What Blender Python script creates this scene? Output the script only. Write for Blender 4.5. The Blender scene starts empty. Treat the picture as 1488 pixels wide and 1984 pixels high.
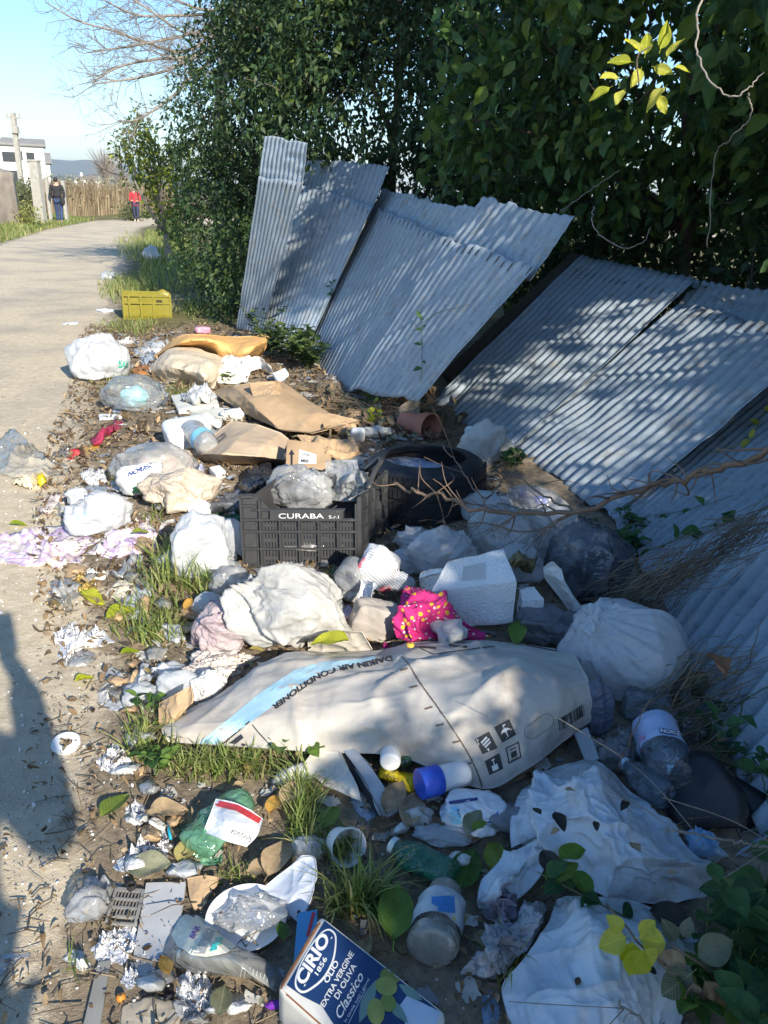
import bpy, bmesh, math, random
import numpy as np
from mathutils import Vector, Matrix
from mathutils.bvhtree import BVHTree
random.seed(7); RNG = np.random.default_rng(7)
S = bpy.context.scene
COL = S.collection
# ------------------------------------------------------------------ camera
FPX, CX, CY, H = 1527.0, 744.0, 992.0, 1.45
PITCH, ROLL = math.radians(21.7), math.radians(2.0)
_F = np.array([0, math.cos(PITCH), -math.sin(PITCH)])
_U0 = np.array([0, math.sin(PITCH), math.cos(PITCH)])
_R0 = np.array([1.0, 0, 0])
_R = _R0*math.cos(ROLL) + _U0*math.sin(ROLL)
_U = _U0*math.cos(ROLL) - _R0*math.sin(ROLL)
CAM = np.array([0, 0, H])
cd = bpy.data.cameras.new('camera'); cam = bpy.data.objects.new('camera', cd); COL.objects.link(cam)
cd.sensor_fit = 'VERTICAL'; cd.sensor_height = 24.0; cd.lens = 24.0*FPX/1984.0
cd.clip_start = 0.05; cd.clip_end = 12000
cam.matrix_world = Matrix(((_R[0], _U[0], -_F[0], 0), (_R[1], _U[1], -_F[1], 0), (_R[2], _U[2], -_F[2], H), (0, 0, 0, 1)))
S.camera = cam
def ray(px, py):
    return _F + _R*(px-CX)/FPX - _U*(py-CY)/FPX
# ------------------------------------------------------------------ sun and sky
_s = -ray(15, 1215)                     # the phone's own shadow fixes where the sun stands
SUN_EL = math.atan2(_s[2], math.hypot(_s[0], _s[1]))
SUN_AZ = math.atan2(_s[0], _s[1])       # clockwise from +Y
ld = bpy.data.lights.new('sun', 'SUN'); sun = bpy.data.objects.new('sun', ld); COL.objects.link(sun)
ld.energy = 4.9; ld.angle = math.radians(0.53); ld.color = (1.0, 0.93, 0.80)
sun.rotation_euler = Vector(tuple(_s)).to_track_quat('Z', 'Y').to_euler(); sun.location = (6, -10, 8)
W = bpy.data.worlds.new('World'); S.world = W; W.use_nodes = True
wn = W.node_tree; bg = wn.nodes['Background']
sky = wn.nodes.new('ShaderNodeTexSky'); sky.sky_type = 'NISHITA'; sky.sun_disc = False
sky.sun_elevation = SUN_EL; sky.sun_rotation = SUN_AZ; sky.air_density = 1.0; sky.dust_density = .25; sky.ozone_density = 3.0
hsv = wn.nodes.new('ShaderNodeHueSaturation'); hsv.inputs['Saturation'].default_value = 1.2; wn.links.new(sky.outputs[0], hsv.inputs['Color']); wn.links.new(hsv.outputs[0], bg.inputs[0]); bg.inputs[1].default_value = 0.128
vs = S.view_settings; vs.view_transform = 'Standard'; vs.look = 'None'; vs.gamma = 1.0; vs.use_curve_mapping = False; vs.exposure = 0.86
cy = S.cycles; cy.use_denoising = True; cy.max_bounces = 8; cy.transparent_max_bounces = 24; cy.diffuse_bounces = 3; cy.glossy_bounces = 3
cy.transmission_bounces = 6; cy.volume_bounces = 0; cy.caustics_reflective = False; cy.caustics_refractive = False; cy.sample_clamp_indirect = 6
# ------------------------------------------------------------------ numpy noise
def _hash(ix, iy, iz, s):
    h = (ix*374761393 + iy*668265263 + iz*2147483647 + s*1274126177) & 0xffffffff
    h = ((h ^ (h >> 13))*1274126177) & 0xffffffff
    h = ((h ^ (h >> 16))*2246822519) & 0xffffffff
    return ((h ^ (h >> 15)) & 0xffff)/32767.5 - 1.0
def vnoise(p, f=1.0, s=0):
    """smooth value noise in -1..1 at the rows of p (n x 3)"""
    q = np.asarray(p, float)*f + 1000.0
    i = np.floor(q).astype(np.int64); t = q - i; t = t*t*t*(t*(t*6-15)+10)
    r = 0
    for dx in (0, 1):
        for dy in (0, 1):
            for dz in (0, 1):
                w = (t[:, 0] if dx else 1-t[:, 0])*(t[:, 1] if dy else 1-t[:, 1])*(t[:, 2] if dz else 1-t[:, 2])
                r = r + w*_hash(i[:, 0]+dx, i[:, 1]+dy, i[:, 2]+dz, s)
    return r
def fbm(p, f=1.0, s=0, o=3):
    return sum(vnoise(p, f*2.03**k, s+k*17)*0.5**k for k in range(o))
def ridge(p, f=1.0, s=0, o=3):
    """creases: sharp ridges like folded film"""
    q = p + 0.35/f*np.stack([vnoise(p, f*.8, s+91), vnoise(p, f*.8, s+92), vnoise(p, f*.8, s+93)], 1)
    return sum((2*(1-np.minimum(np.abs(vnoise(q, f*1.9**k, s+k*13))*1.15, 1))**3-1)*0.5**k for k in range(o))
def n2(x, y, f, s=0):
    x = np.atleast_1d(np.asarray(x, float)); y = np.atleast_1d(np.asarray(y, float))
    return vnoise(np.stack([x.ravel(), y.ravel(), np.full(x.size, .37)], 1), f, s).reshape(x.shape)
# ------------------------------------------------------------------ terrain
EDGE = [(-.35, -4), (-.55, 0), (-.62, 1.2), (-.80, 2.0), (-1.15, 2.8), (-1.6, 3.8), (-2.1, 5.5), (-2.9, 8), (-4.2, 12.3), (-6.7, 21), (-10.4, 34), (-10.8, 39), (20, 43.5), (20, 210)]
_ex = np.array([e[0] for e in EDGE]); _ey = np.array([e[1] for e in EDGE])
LEDGE = [(-4.6, -4), (-4.8, 0), (-5.3, 5), (-7.3, 12), (-10.0, 20.5), (-12.5, 30), (-14.3, 40), (-13.5, 47), (20, 52), (40, 210)]
_lx = np.array([e[0] for e in LEDGE]); _ly = np.array([e[1] for e in LEDGE])
def edge_x(y): return np.interp(y, _ey, _ex)
def ledge_x(y): return np.interp(y, _ly, _lx)
def _terr(x, y):
    x = np.atleast_1d(np.asarray(x, float)); y = np.atleast_1d(np.asarray(y, float))
    d = x - edge_x(y)
    m = np.clip(d/1.0, 0, 1); m = m*m*(3-2*m)
    near = np.clip((14-y)/6, 0, 1)
    z = m*(.05 + near*(.035*n2(x, y, 2.3, 3) + .018*n2(x, y, 7, 4) + .006*n2(x, y, 23, 5)))
    z = z + .05*np.clip((d-1.1)/1.5, 0, 1)*near
    l = np.clip((ledge_x(y)-x)/1.5, 0, 1); z = z + l*(.12+.06*n2(x, y, .9, 8))
    z = z + (1-m)*(1-l)*.006*n2(x, y, 1.3, 9)
    return z
_X0, _X1, _Y0, _Y1, _ST = -6.0, 6.0, -1.0, 19.0, .02
_gx, _gy = np.meshgrid(np.arange(_X0, _X1, _ST), np.arange(_Y0, _Y1, _ST), indexing='ij')
_TZ = _terr(_gx.ravel(), _gy.ravel()).reshape(_gx.shape)
def terr(x, y):
    """height of the ground, from a table near the camera"""
    x = np.atleast_1d(np.asarray(x, float)); y = np.atleast_1d(np.asarray(y, float))
    if x.size > 2000: return _terr(x, y)
    u = (x-_X0)/_ST; v = (y-_Y0)/_ST; i = np.floor(u).astype(int); j = np.floor(v).astype(int)
    ok = (i >= 0) & (j >= 0) & (i < _TZ.shape[0]-1) & (j < _TZ.shape[1]-1)
    if not ok.all():
        out = np.empty(x.shape); out[~ok] = _terr(x[~ok], y[~ok])
        if ok.any(): out[ok] = terr(x[ok], y[ok])
        return out
    a, b = u-i, v-j
    return _TZ[i, j]*(1-a)*(1-b)+_TZ[i+1, j]*a*(1-b)+_TZ[i, j+1]*(1-a)*b+_TZ[i+1, j+1]*a*b
def hitv(PX, PY, DZ=0.0):
    """hit() for arrays"""
    PX = np.asarray(PX, float); PY = np.asarray(PY, float); DZ = np.broadcast_to(np.asarray(DZ, float), PX.shape)
    D = _F+_R*((PX-CX)/FPX)[:, None]-_U*((PY-CY)/FPX)[:, None]; z = DZ.copy(); dz = np.minimum(D[:, 2], -1e-4)
    for _ in range(7):
        P = CAM+D*((z-H)/dz)[:, None]; z = terr(P[:, 0], P[:, 1])+DZ
    return CAM+D*((z-H)/dz)[:, None]
def hit(px, py, dz=0.0):
    """point where the ray through a pixel meets the ground raised by dz"""
    d = ray(px, py); z = dz
    for _ in range(7):
        t = (z - H)/min(d[2], -1e-4); p = CAM + d*t
        z = float(terr(p[0], p[1])[0]) + dz
    return CAM + d*((z-H)/min(d[2], -1e-4))
def atz(px, py, z):
    d = ray(px, py); return CAM + d*((z-H)/d[2])
def atd(px, py, t): return CAM + ray(px, py)*t
def mpp(p): return float(np.dot(p-CAM, _F))/FPX
# ------------------------------------------------------------------ object helpers
def setp(o, label=None, cat=None, group=None, kind=None):
    if label: o['label'] = label
    if cat: o['category'] = cat
    if group: o['group'] = group
    if kind: o['kind'] = kind
    return o
def link(o, parent=None):
    COL.objects.link(o)
    if parent is not None: o.parent = parent
    return o
def empty(name, label, cat, loc=(0, 0, 0), group=None):
    o = bpy.data.objects.new(name, None); o.empty_display_size = .05; o.location = tuple(loc); link(o)
    return setp(o, label, cat, group)
def mesh(name, V, F, mat=None, smooth=True):
    """V n x 3; F a list of faces or an int array of equal-sized faces"""
    me = bpy.data.meshes.new(name); V = np.asarray(V, np.float32)
    if isinstance(F, np.ndarray):
        n, k = F.shape
        me.vertices.add(len(V)); me.vertices.foreach_set('co', V.ravel())
        me.loops.add(n*k); me.loops.foreach_set('vertex_index', F.astype(np.int32).ravel())
        me.polygons.add(n); me.polygons.foreach_set('loop_start', np.arange(0, n*k, k, dtype=np.int32))
        try: me.polygons.foreach_set('loop_total', np.full(n, k, np.int32))
        except Exception: pass
        me.update(calc_edges=True)
    else:
        me.from_pydata([tuple(map(float, v)) for v in V], [], [tuple(f) for f in F]); me.update()
    if smooth: me.polygons.foreach_set('use_smooth', np.ones(len(me.polygons), bool))
    for m in (mat if isinstance(mat, (list, tuple)) else [mat]):
        if m is not None: me.materials.append(m)
    return me
def obj(name, V, F, mat, parent=None, smooth=True, origin=True):
    """one mesh object; V in world space (when the parent is an Empty without rotation its location is subtracted)"""
    V = np.asarray(V, float)
    base = wloc(parent)
    if origin: c = np.array([V[:, 0].mean(), V[:, 1].mean(), V[:, 2].min()])
    else: c = base
    o = bpy.data.objects.new(name, mesh(name, V-c, F, mat, smooth)); o.location = tuple(c-base)
    return link(o, parent)
def wloc(o):
    p = np.zeros(3)
    while o is not None: p = p+np.array(o.location); o = o.parent
    return p
class MB:
    """collects simple shapes into one mesh"""
    def __init__(s): s.V = []; s.F = []; s.n = 0
    def add(s, V, F):
        V = np.asarray(V, float); s.V.append(V); s.F += [tuple(int(i)+s.n for i in f) for f in F]; s.n += len(V); return s
    def box(s, c, e, R=None):
        x, y, z = e[0]/2, e[1]/2, e[2]/2
        V = np.array([(a*x, b*y, d*z) for a in (-1, 1) for b in (-1, 1) for d in (-1, 1)])
        if R is not None: V = V@np.asarray(R).T
        return s.add(V+np.array(c), [(0, 1, 3, 2), (4, 6, 7, 5), (0, 4, 5, 1), (2, 3, 7, 6), (0, 2, 6, 4), (1, 5, 7, 3)])
    def tube(s, P, r, k=6, cap=True):
        V, F = tube(P, r, k, cap); return s.add(V, F)
    def build(s, name, mat, parent=None, smooth=False):
        return obj(name, np.concatenate(s.V), s.F, mat, parent, smooth)
def frame_from(d, up=(0, 0, 1)):
    d = np.asarray(d, float); d = d/max(np.linalg.norm(d), 1e-9)
    u = np.asarray(up, float)
    if abs(np.dot(d, u)) > .95: u = np.array([1.0, 0, 0])
    a = np.cross(u, d); a /= np.linalg.norm(a); b = np.cross(d, a)
    return a, b, d
def tube(P, r, k=6, cap=True):
    P = np.asarray(P, float); n = len(P); r = np.broadcast_to(np.asarray(r, float), (n,))
    T = np.gradient(P, axis=0); V = []
    a, b, _ = frame_from(T[0])
    for i in range(n):
        t = T[i]/max(np.linalg.norm(T[i]), 1e-9); a = a - t*np.dot(a, t); a /= max(np.linalg.norm(a), 1e-9); b = np.cross(t, a)
        for j in range(k):
            w = 2*math.pi*j/k; V.append(P[i]+r[i]*(math.cos(w)*a+math.sin(w)*b))
    F = [(i*k+j, i*k+(j+1) % k, (i+1)*k+(j+1) % k, (i+1)*k+j) for i in range(n-1) for j in range(k)]
    if cap: F += [tuple(range(k))[::-1], tuple(range((n-1)*k, n*k))]
    return np.array(V), F
def spline(P, n):
    """Catmull-Rom through P, n points"""
    P = np.asarray(P, float); m = len(P); Q = np.vstack([2*P[0]-P[1], P, 2*P[-1]-P[-2]])
    t = np.linspace(0, m-1-1e-9, n); i = t.astype(int); u = (t-i)[:, None]
    a, b, c, d = Q[i], Q[i+1], Q[i+2], Q[i+3]
    return .5*((2*b)+(-a+c)*u+(2*a-5*b+4*c-d)*u*u+(-a+3*b-3*c+d)*u**3)
def grid_faces(nu, nv, wrap=False):
    i, j = np.meshgrid(np.arange(nu-1), np.arange(nv if wrap else nv-1), indexing='ij')
    i = i.ravel(); j = j.ravel(); k = (j+1) % nv
    return np.stack([i*nv+j, i*nv+k, (i+1)*nv+k, (i+1)*nv+j], 1)
def normals(V, F):
    N = np.zeros_like(V); a = V[F[:, 0]]; n = np.cross(V[F[:, 1]]-a, V[F[:, 2]]-a)+np.cross(V[F[:, 2]]-a, V[F[:, -1]]-a)*(F.shape[1] > 3)
    for c in range(F.shape[1]): np.add.at(N, F[:, c], n)
    return N/np.maximum(np.linalg.norm(N, axis=1, keepdims=True), 1e-12)
def thicken(V, F, th, rim):
    """a sheet with both sides and a rim; rim = ordered boundary vertex indices"""
    N = normals(V, F); n = len(V); V2 = np.vstack([V, V-N*th])
    R = np.asarray(rim); q = np.stack([R, np.roll(R, -1), np.roll(R, -1)+n, R+n], 1)
    return V2, np.vstack([F, F[:, ::-1]+n, q[:, ::-1]])
# ------------------------------------------------------------------ materials
MATS = {}
def _ramp(nt, fac, stops):
    r = nt.nodes.new('ShaderNodeValToRGB'); e = r.color_ramp.elements
    while len(e) < len(stops): e.new(.5)
    for k, (p, c) in enumerate(stops): e[k].position = p; e[k].color = (*c, 1) if len(c) == 3 else c
    nt.links.new(fac, r.inputs[0]); return r.outputs[0]
def _noise(nt, vec, scale, detail=3, rough=.5, dist=0.0):
    n = nt.nodes.new('ShaderNodeTexNoise'); n.inputs['Scale'].default_value = scale; n.inputs['Detail'].default_value = detail
    n.inputs['Roughness'].default_value = rough; n.inputs['Distortion'].default_value = dist
    nt.links.new(vec, n.inputs['Vector']); return n.outputs['Fac']
def _mixc(nt, fac, a, b, mode='MIX'):
    m = nt.nodes.new('ShaderNodeMix'); m.data_type = 'RGBA'; m.blend_type = mode
    for v, s in ((fac, m.inputs[0]), (a, m.inputs[6]), (b, m.inputs[7])):
        if hasattr(v, 'is_output'): nt.links.new(v, s)
        elif isinstance(v, (int, float)): s.default_value = v
        else: s.default_value = (*v, 1)
    return m.outputs[2]
def _math(nt, op, a, b=0.0):
    m = nt.nodes.new('ShaderNodeMath'); m.operation = op
    for v, s in ((a, m.inputs[0]), (b, m.inputs[1])):
        if hasattr(v, 'is_output'): nt.links.new(v, s)
        else: s.default_value = v
    return m.outputs[0]
def mat(key, col=(.8, .8, .8), col2=None, vs=8, dirt=0.0, dscale=9, dcol=(.10, .075, .05), rough=.6, metal=0.0, alpha=1.0, transl=0.0, bump=0.0, bscale=60,
        btype='noise', spec=.5, trans=0.0, rvar=0.0, coat=0.0, obj_var=0.0, sheen=0.0, hue_var=0.0):
    if key in MATS: return MATS[key]
    m = bpy.data.materials.new(key); m.use_nodes = True; nt = m.node_tree; L = nt.links
    b = nt.nodes['Principled BSDF']; out = nt.nodes['Material Output']
    tc = nt.nodes.new('ShaderNodeTexCoord'); vec = tc.outputs['Object']
    c2 = col2 if col2 is not None else tuple(x*.82 for x in col)
    base = _ramp(nt, _noise(nt, vec, vs, 4, .6), [(.30, c2), (.68, col)])
    if dirt > 0:
        dn = _noise(nt, vec, dscale, 6, .68, .4); lo = .74-.34*dirt
        f = _ramp(nt, dn, [(lo, (0, 0, 0)), (min(lo+.22, .99), (.85, .85, .85))])
        base = _mixc(nt, f, base, dcol)
    if obj_var or hue_var:
        oi = nt.nodes.new('ShaderNodeObjectInfo'); hs = nt.nodes.new('ShaderNodeHueSaturation')
        mr = nt.nodes.new('ShaderNodeMapRange'); mr.inputs[3].default_value = 1-obj_var; mr.inputs[4].default_value = 1+obj_var
        L.new(oi.outputs['Random'], mr.inputs[0]); L.new(mr.outputs[0], hs.inputs['Value'])
        mh = nt.nodes.new('ShaderNodeMapRange'); mh.inputs[3].default_value = .5-hue_var; mh.inputs[4].default_value = .5+hue_var
        L.new(_math(nt, 'FRACT', _math(nt, 'MULTIPLY', oi.outputs['Random'], 7.3)), mh.inputs[0]); L.new(mh.outputs[0], hs.inputs['Hue'])
        L.new(base, hs.inputs['Color']); base = hs.outputs[0]
    L.new(base, b.inputs['Base Color'])
    b.inputs['Roughness'].default_value = rough; b.inputs['Metallic'].default_value = metal; b.inputs['Alpha'].default_value = alpha
    b.inputs['Specular IOR Level'].default_value = spec; b.inputs['Coat Weight'].default_value = coat
    if trans: b.inputs['Transmission Weight'].default_value = trans
    if rvar: L.new(_ramp(nt, _noise(nt, vec, vs*1.7, 3), [(.3, (max(rough-rvar, .03),)*3), (.7, (min(rough+rvar, 1),)*3)]), b.inputs['Roughness'])
    if bump:
        bm = nt.nodes.new('ShaderNodeBump'); bm.inputs['Distance'].default_value = .01; bm.inputs['Strength'].default_value = bump
        if btype == 'noise': h = _noise(nt, vec, bscale, 5, .6)
        elif btype == 'crease':
            a1 = _math(nt, 'ABSOLUTE', _math(nt, 'SUBTRACT', _noise(nt, vec, bscale, 2, .5, .8), .5))
            a2 = _math(nt, 'ABSOLUTE', _math(nt, 'SUBTRACT', _noise(nt, vec, bscale*2.1, 2, .5, .5), .5))
            pw = lambda q: _math(nt, 'POWER', _math(nt, 'MAXIMUM', _math(nt, 'SUBTRACT', 1.0, _math(nt, 'MULTIPLY', q, 3.2)), 0.0), 2.5)
            h = _math(nt, 'ADD', pw(a1), _math(nt, 'MULTIPLY', pw(a2), .35))
        elif btype == 'cells':
            v = nt.nodes.new('ShaderNodeTexVoronoi'); v.inputs['Scale'].default_value = bscale; L.new(vec, v.inputs['Vector']); h = v.outputs['Distance']
        L.new(h, bm.inputs['Height']); L.new(bm.outputs[0], b.inputs['Normal'])
    sh = b.outputs[0]
    if transl:
        t = nt.nodes.new('ShaderNodeBsdfTranslucent'); L.new(base, t.inputs[0]); mx = nt.nodes.new('ShaderNodeMixShader')
        mx.inputs[0].default_value = transl; L.new(sh, mx.inputs[1]); L.new(t.outputs[0], mx.inputs[2]); sh = mx.outputs[0]
        if alpha < 1:
            tr = nt.nodes.new('ShaderNodeBsdfTransparent'); m2 = nt.nodes.new('ShaderNodeMixShader'); b.inputs['Alpha'].default_value = 1
            m2.inputs[0].default_value = alpha; L.new(tr.outputs[0], m2.inputs[1]); L.new(sh, m2.inputs[2]); sh = m2.outputs[0]
    L.new(sh, out.inputs[0])
    MATS[key] = m; return m
def film(key, tint=(1, 1, 1), haze=.18, rough=.12, bump=.5, bscale=22, hcol=(.8, .82, .82), dirt=0.0):
    """thin clear plastic: mostly see-through, glossy glints, a little milky"""
    if key in MATS: return MATS[key]
    m = bpy.data.materials.new(key); m.use_nodes = True; nt = m.node_tree; L = nt.links; nt.nodes.remove(nt.nodes['Principled BSDF'])
    out = nt.nodes['Material Output']; vec = nt.nodes.new('ShaderNodeTexCoord').outputs['Object']
    bm = nt.nodes.new('ShaderNodeBump'); bm.inputs['Distance'].default_value = .01; bm.inputs['Strength'].default_value = bump
    a1 = _math(nt, 'ABSOLUTE', _math(nt, 'SUBTRACT', _noise(nt, vec, bscale, 3, .5, .8), .5)); L.new(_math(nt, 'POWER', _math(nt, 'MAXIMUM', _math(nt, 'SUBTRACT', 1.0, _math(nt, 'MULTIPLY', a1, 4.0)), 0.0), 2.0), bm.inputs['Height'])
    tr = nt.nodes.new('ShaderNodeBsdfTransparent'); tr.inputs[0].default_value = (*tint, 1)
    gl = nt.nodes.new('ShaderNodeBsdfGlossy'); gl.inputs['Roughness'].default_value = rough; L.new(bm.outputs[0], gl.inputs['Normal'])
    df = nt.nodes.new('ShaderNodeBsdfDiffuse'); L.new(bm.outputs[0], df.inputs['Normal']); df.inputs[0].default_value = (*hcol, 1)
    tl = nt.nodes.new('ShaderNodeBsdfTranslucent'); tl.inputs[0].default_value = (*hcol, 1)
    if dirt:
        dc = _ramp(nt, _noise(nt, vec, 14, 6, .7), [(.62-.2*dirt, hcol), (.8-.2*dirt, (.12, .09, .06))]); L.new(dc, df.inputs[0])
    dm = nt.nodes.new('ShaderNodeMixShader'); dm.inputs[0].default_value = .45; L.new(df.outputs[0], dm.inputs[1]); L.new(tl.outputs[0], dm.inputs[2])
    m1 = nt.nodes.new('ShaderNodeMixShader')
    hz = _ramp(nt, _noise(nt, vec, bscale*.8, 4, .6, .5), [(.35, (haze*.6,)*3), (.7, (min(haze*1.5, 1),)*3)])
    L.new(hz, m1.inputs[0]); L.new(tr.outputs[0], m1.inputs[1]); L.new(dm.outputs[0], m1.inputs[2])
    lw = nt.nodes.new('ShaderNodeLayerWeight'); lw.inputs[0].default_value = .35; L.new(bm.outputs[0], lw.inputs['Normal'])
    f = _math(nt, 'MINIMUM', _math(nt, 'ADD', _math(nt, 'MULTIPLY', lw.outputs['Fresnel'], .8), .03), .75)
    m2 = nt.nodes.new('ShaderNodeMixShader'); L.new(f, m2.inputs[0]); L.new(m1.outputs[0], m2.inputs[1]); L.new(gl.outputs[0], m2.inputs[2])
    L.new(m2.outputs[0], out.inputs[0]); MATS[key] = m; return m
# ================================================================== GROUND AND ROAD
def ground_mat():
    m = bpy.data.materials.new('ground_earth'); m.use_nodes = True; nt = m.node_tree; L = nt.links; b = nt.nodes['Principled BSDF']
    vec = nt.nodes.new('ShaderNodeTexCoord').outputs['Object']
    at = nt.nodes.new('ShaderNodeAttribute'); at.attribute_name = 'zone'; sep = nt.nodes.new('ShaderNodeSeparateColor'); L.new(at.outputs['Color'], sep.inputs[0])
    # gravelly asphalt, dusted with pale sand
    fine = _noise(nt, vec, 260, 3, .7); mid = _noise(nt, vec, 18, 5, .6); big = _noise(nt, vec, .9, 6, .65)
    asp = _ramp(nt, fine, [(.30, (.10, .095, .09)), (.52, (.235, .22, .20)), (.72, (.52, .49, .45))])
    dust = _ramp(nt, mid, [(.3, (.49, .40, .275)), (.7, (.70, .585, .42))])
    road = _mixc(nt, _ramp(nt, big, [(.32, (.42, .42, .42)), (.56, (.99, .99, .99))]), asp, dust)
    vo = nt.nodes.new('ShaderNodeTexVoronoi'); vo.inputs['Scale'].default_value = 95; L.new(vec, vo.inputs['Vector'])
    chip = _math(nt, 'MULTIPLY', _math(nt, 'LESS_THAN', vo.outputs['Distance'], .24), _math(nt, 'GREATER_THAN', _noise(nt, vec, 40, 2), .52))
    road = _mixc(nt, _math(nt, 'MULTIPLY', chip, .75), road, (.62, .60, .55))
    soil = _ramp(nt, _noise(nt, vec, 30, 7, .72), [(.28, (.075, .058, .04)), (.50, (.22, .172, .12)), (.74, (.40, .32, .225))])
    soil = _mixc(nt, _ramp(nt, _noise(nt, vec, 3.2, 4, .6), [(.4, (0, 0, 0)), (.65, (.6, .6, .6))]), soil, (.33, .265, .185))
    turf = _ramp(nt, _noise(nt, vec, 2.4, 6, .7), [(.3, (.09, .085, .035)), (.55, (.17, .155, .065)), (.75, (.30, .25, .14))])
    rn = _math(nt, 'ADD', sep.outputs[0], _math(nt, 'MULTIPLY', _math(nt, 'SUBTRACT', _noise(nt, vec, 6.5, 7, .7, .6), .5), 1.35))
    rf = _ramp(nt, rn, [(.42, (0, 0, 0)), (.62, (1, 1, 1))])
    gf = _ramp(nt, _math(nt, 'ADD', sep.outputs[1], _math(nt, 'MULTIPLY', _math(nt, 'SUBTRACT', _noise(nt, vec, 3, 5, .7), .5), .5)), [(.4, (0, 0, 0)), (.6, (1, 1, 1))])
    c = _mixc(nt, gf, soil, turf); c = _mixc(nt, rf, c, road); L.new(c, b.inputs['Base Color'])
    b.inputs['Roughness'].default_value = .92; b.inputs['Specular IOR Level'].default_value = .2
    bm = nt.nodes.new('ShaderNodeBump'); bm.inputs['Distance'].default_value = .012; bm.inputs['Strength'].default_value = .55
    L.new(_math(nt, 'ADD', _math(nt, 'MULTIPLY', fine, .5), _math(nt, 'MULTIPLY', _noise(nt, vec, 55, 5, .7), .9)), bm.inputs['Height']); L.new(bm.outputs[0], b.inputs['Normal'])
    return m
def build_ground():
    G = ground_mat()
    ax = lambda lo, hi, n, a, far: np.concatenate([-np.geomspace(far, -lo+a, 14)[:-1] if lo < 0 else [], np.linspace(lo, hi, n), np.geomspace(hi+a, far, 14)])
    xs = np.concatenate([-np.geomspace(5000, 19.5, 14), np.linspace(-18, -5, 50)[:-1], np.linspace(-5, 4, 160), np.geomspace(5.5, 5000, 14)]); ys = np.concatenate([[-5000, -900, -200, -50, -15], np.linspace(-6, 0.4, 26)[:-1], np.linspace(.4, 9, 180)[:-1], np.linspace(9, 60, 120), np.geomspace(66, 5000, 16)])
    X, Y = np.meshgrid(xs, ys, indexing='ij'); Z = terr(X.ravel(), Y.ravel())
    V = np.stack([X.ravel(), Y.ravel(), Z], 1); F = grid_faces(len(xs), len(ys))
    cx = V[F].mean(1); onroad = (cx[:, 0] < edge_x(cx[:, 1])+.25) & (cx[:, 0] > ledge_x(cx[:, 1])-.2) & (cx[:, 1] < 215) & (cx[:, 1] > -6)
    d = V[:, 0]-edge_x(V[:, 1]); dl = V[:, 0]-ledge_x(V[:, 1])
    w = .16+.02*np.maximum(V[:, 1], 0)
    rd = np.clip(.5-d/w*.5, 0, 1)*np.clip(.5+dl/.8, 0, 1)*(V[:, 1] < 215)
    gr = np.where(dl < 0, 1.0, 0.0)+np.clip((V[:, 1]-7.5)/3, 0, 1)*(d > .1); gr = np.clip(gr, 0, 1)
    for nm, sel in (('ground', ~onroad), ('road', onroad)):
        idx, inv = np.unique(F[sel], return_inverse=True); f = inv.reshape(-1, 4)
        me = mesh(nm, V[idx], f, G); a = me.color_attributes.new('zone', 'FLOAT_COLOR', 'POINT')
        c = np.zeros((len(idx), 4), np.float32); c[:, 0] = rd[idx]; c[:, 1] = gr[idx]; c[:, 3] = 1; a.data.foreach_set('color', c.ravel())
        o = bpy.data.objects.new(nm, me); link(o); setp(o, kind='structure')
build_ground()
# ================================================================== HILLS
def hill(name, x0, x1, y, h, seed, col, prof):
    m = mat('hill_'+name, col, tuple(c*.7 for c in col), vs=.01, rough=.95, spec=.1)
    nx, ny = 160, 14; X, T = np.meshgrid(np.linspace(x0, x1, nx), np.linspace(0, 1, ny), indexing='ij')
    px = np.interp(X, [p[0] for p in prof], [p[1] for p in prof])
    n = fbm(np.stack([X.ravel(), X.ravel()*0, T.ravel()*300], 1), .004, seed, 4).reshape(X.shape)
    V = np.stack([X.ravel(), (y+T*900).ravel(), (np.sin(T*math.pi)*(px*h*(1+.12*n))-4).ravel()], 1)
    o = obj(name, V, grid_faces(nx, ny), m, origin=False); setp(o, kind='structure')
hill('hills', -2600, 1500, 2600, 1, 5, (.10, .12, .08), [(-2600, 60), (-1500, 75), (-1190, 92), (-1080, 100), (-960, 80), (-800, 55), (-600, 30), (-300, 25), (100, 22), (1500, 30)])
hill('near_hills', -1600, 900, 1500, 1, 9, (.085, .10, .06), [(-1600, 25), (-700, 27), (-620, 36), (-540, 34), (-430, 26), (-200, 12), (0, 10), (900, 11)])
# air between the camera and the hills
hz = bpy.data.materials.new('haze_air'); hz.use_nodes = True; nt = hz.node_tree; nt.nodes.remove(nt.nodes['Principled BSDF'])
pv = nt.nodes.new('ShaderNodeVolumePrincipled'); pv.inputs['Color'].default_value = (.86, .92, 1, 1); pv.inputs['Density'].default_value = .00034; pv.inputs['Anisotropy'].default_value = .2
nt.links.new(pv.outputs[0], nt.nodes['Material Output'].inputs['Volume'])
HB = MB().box((0, 0, 59), (10800, 10800, 130)).build('haze', hz); setp(HB, kind='stuff')
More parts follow.
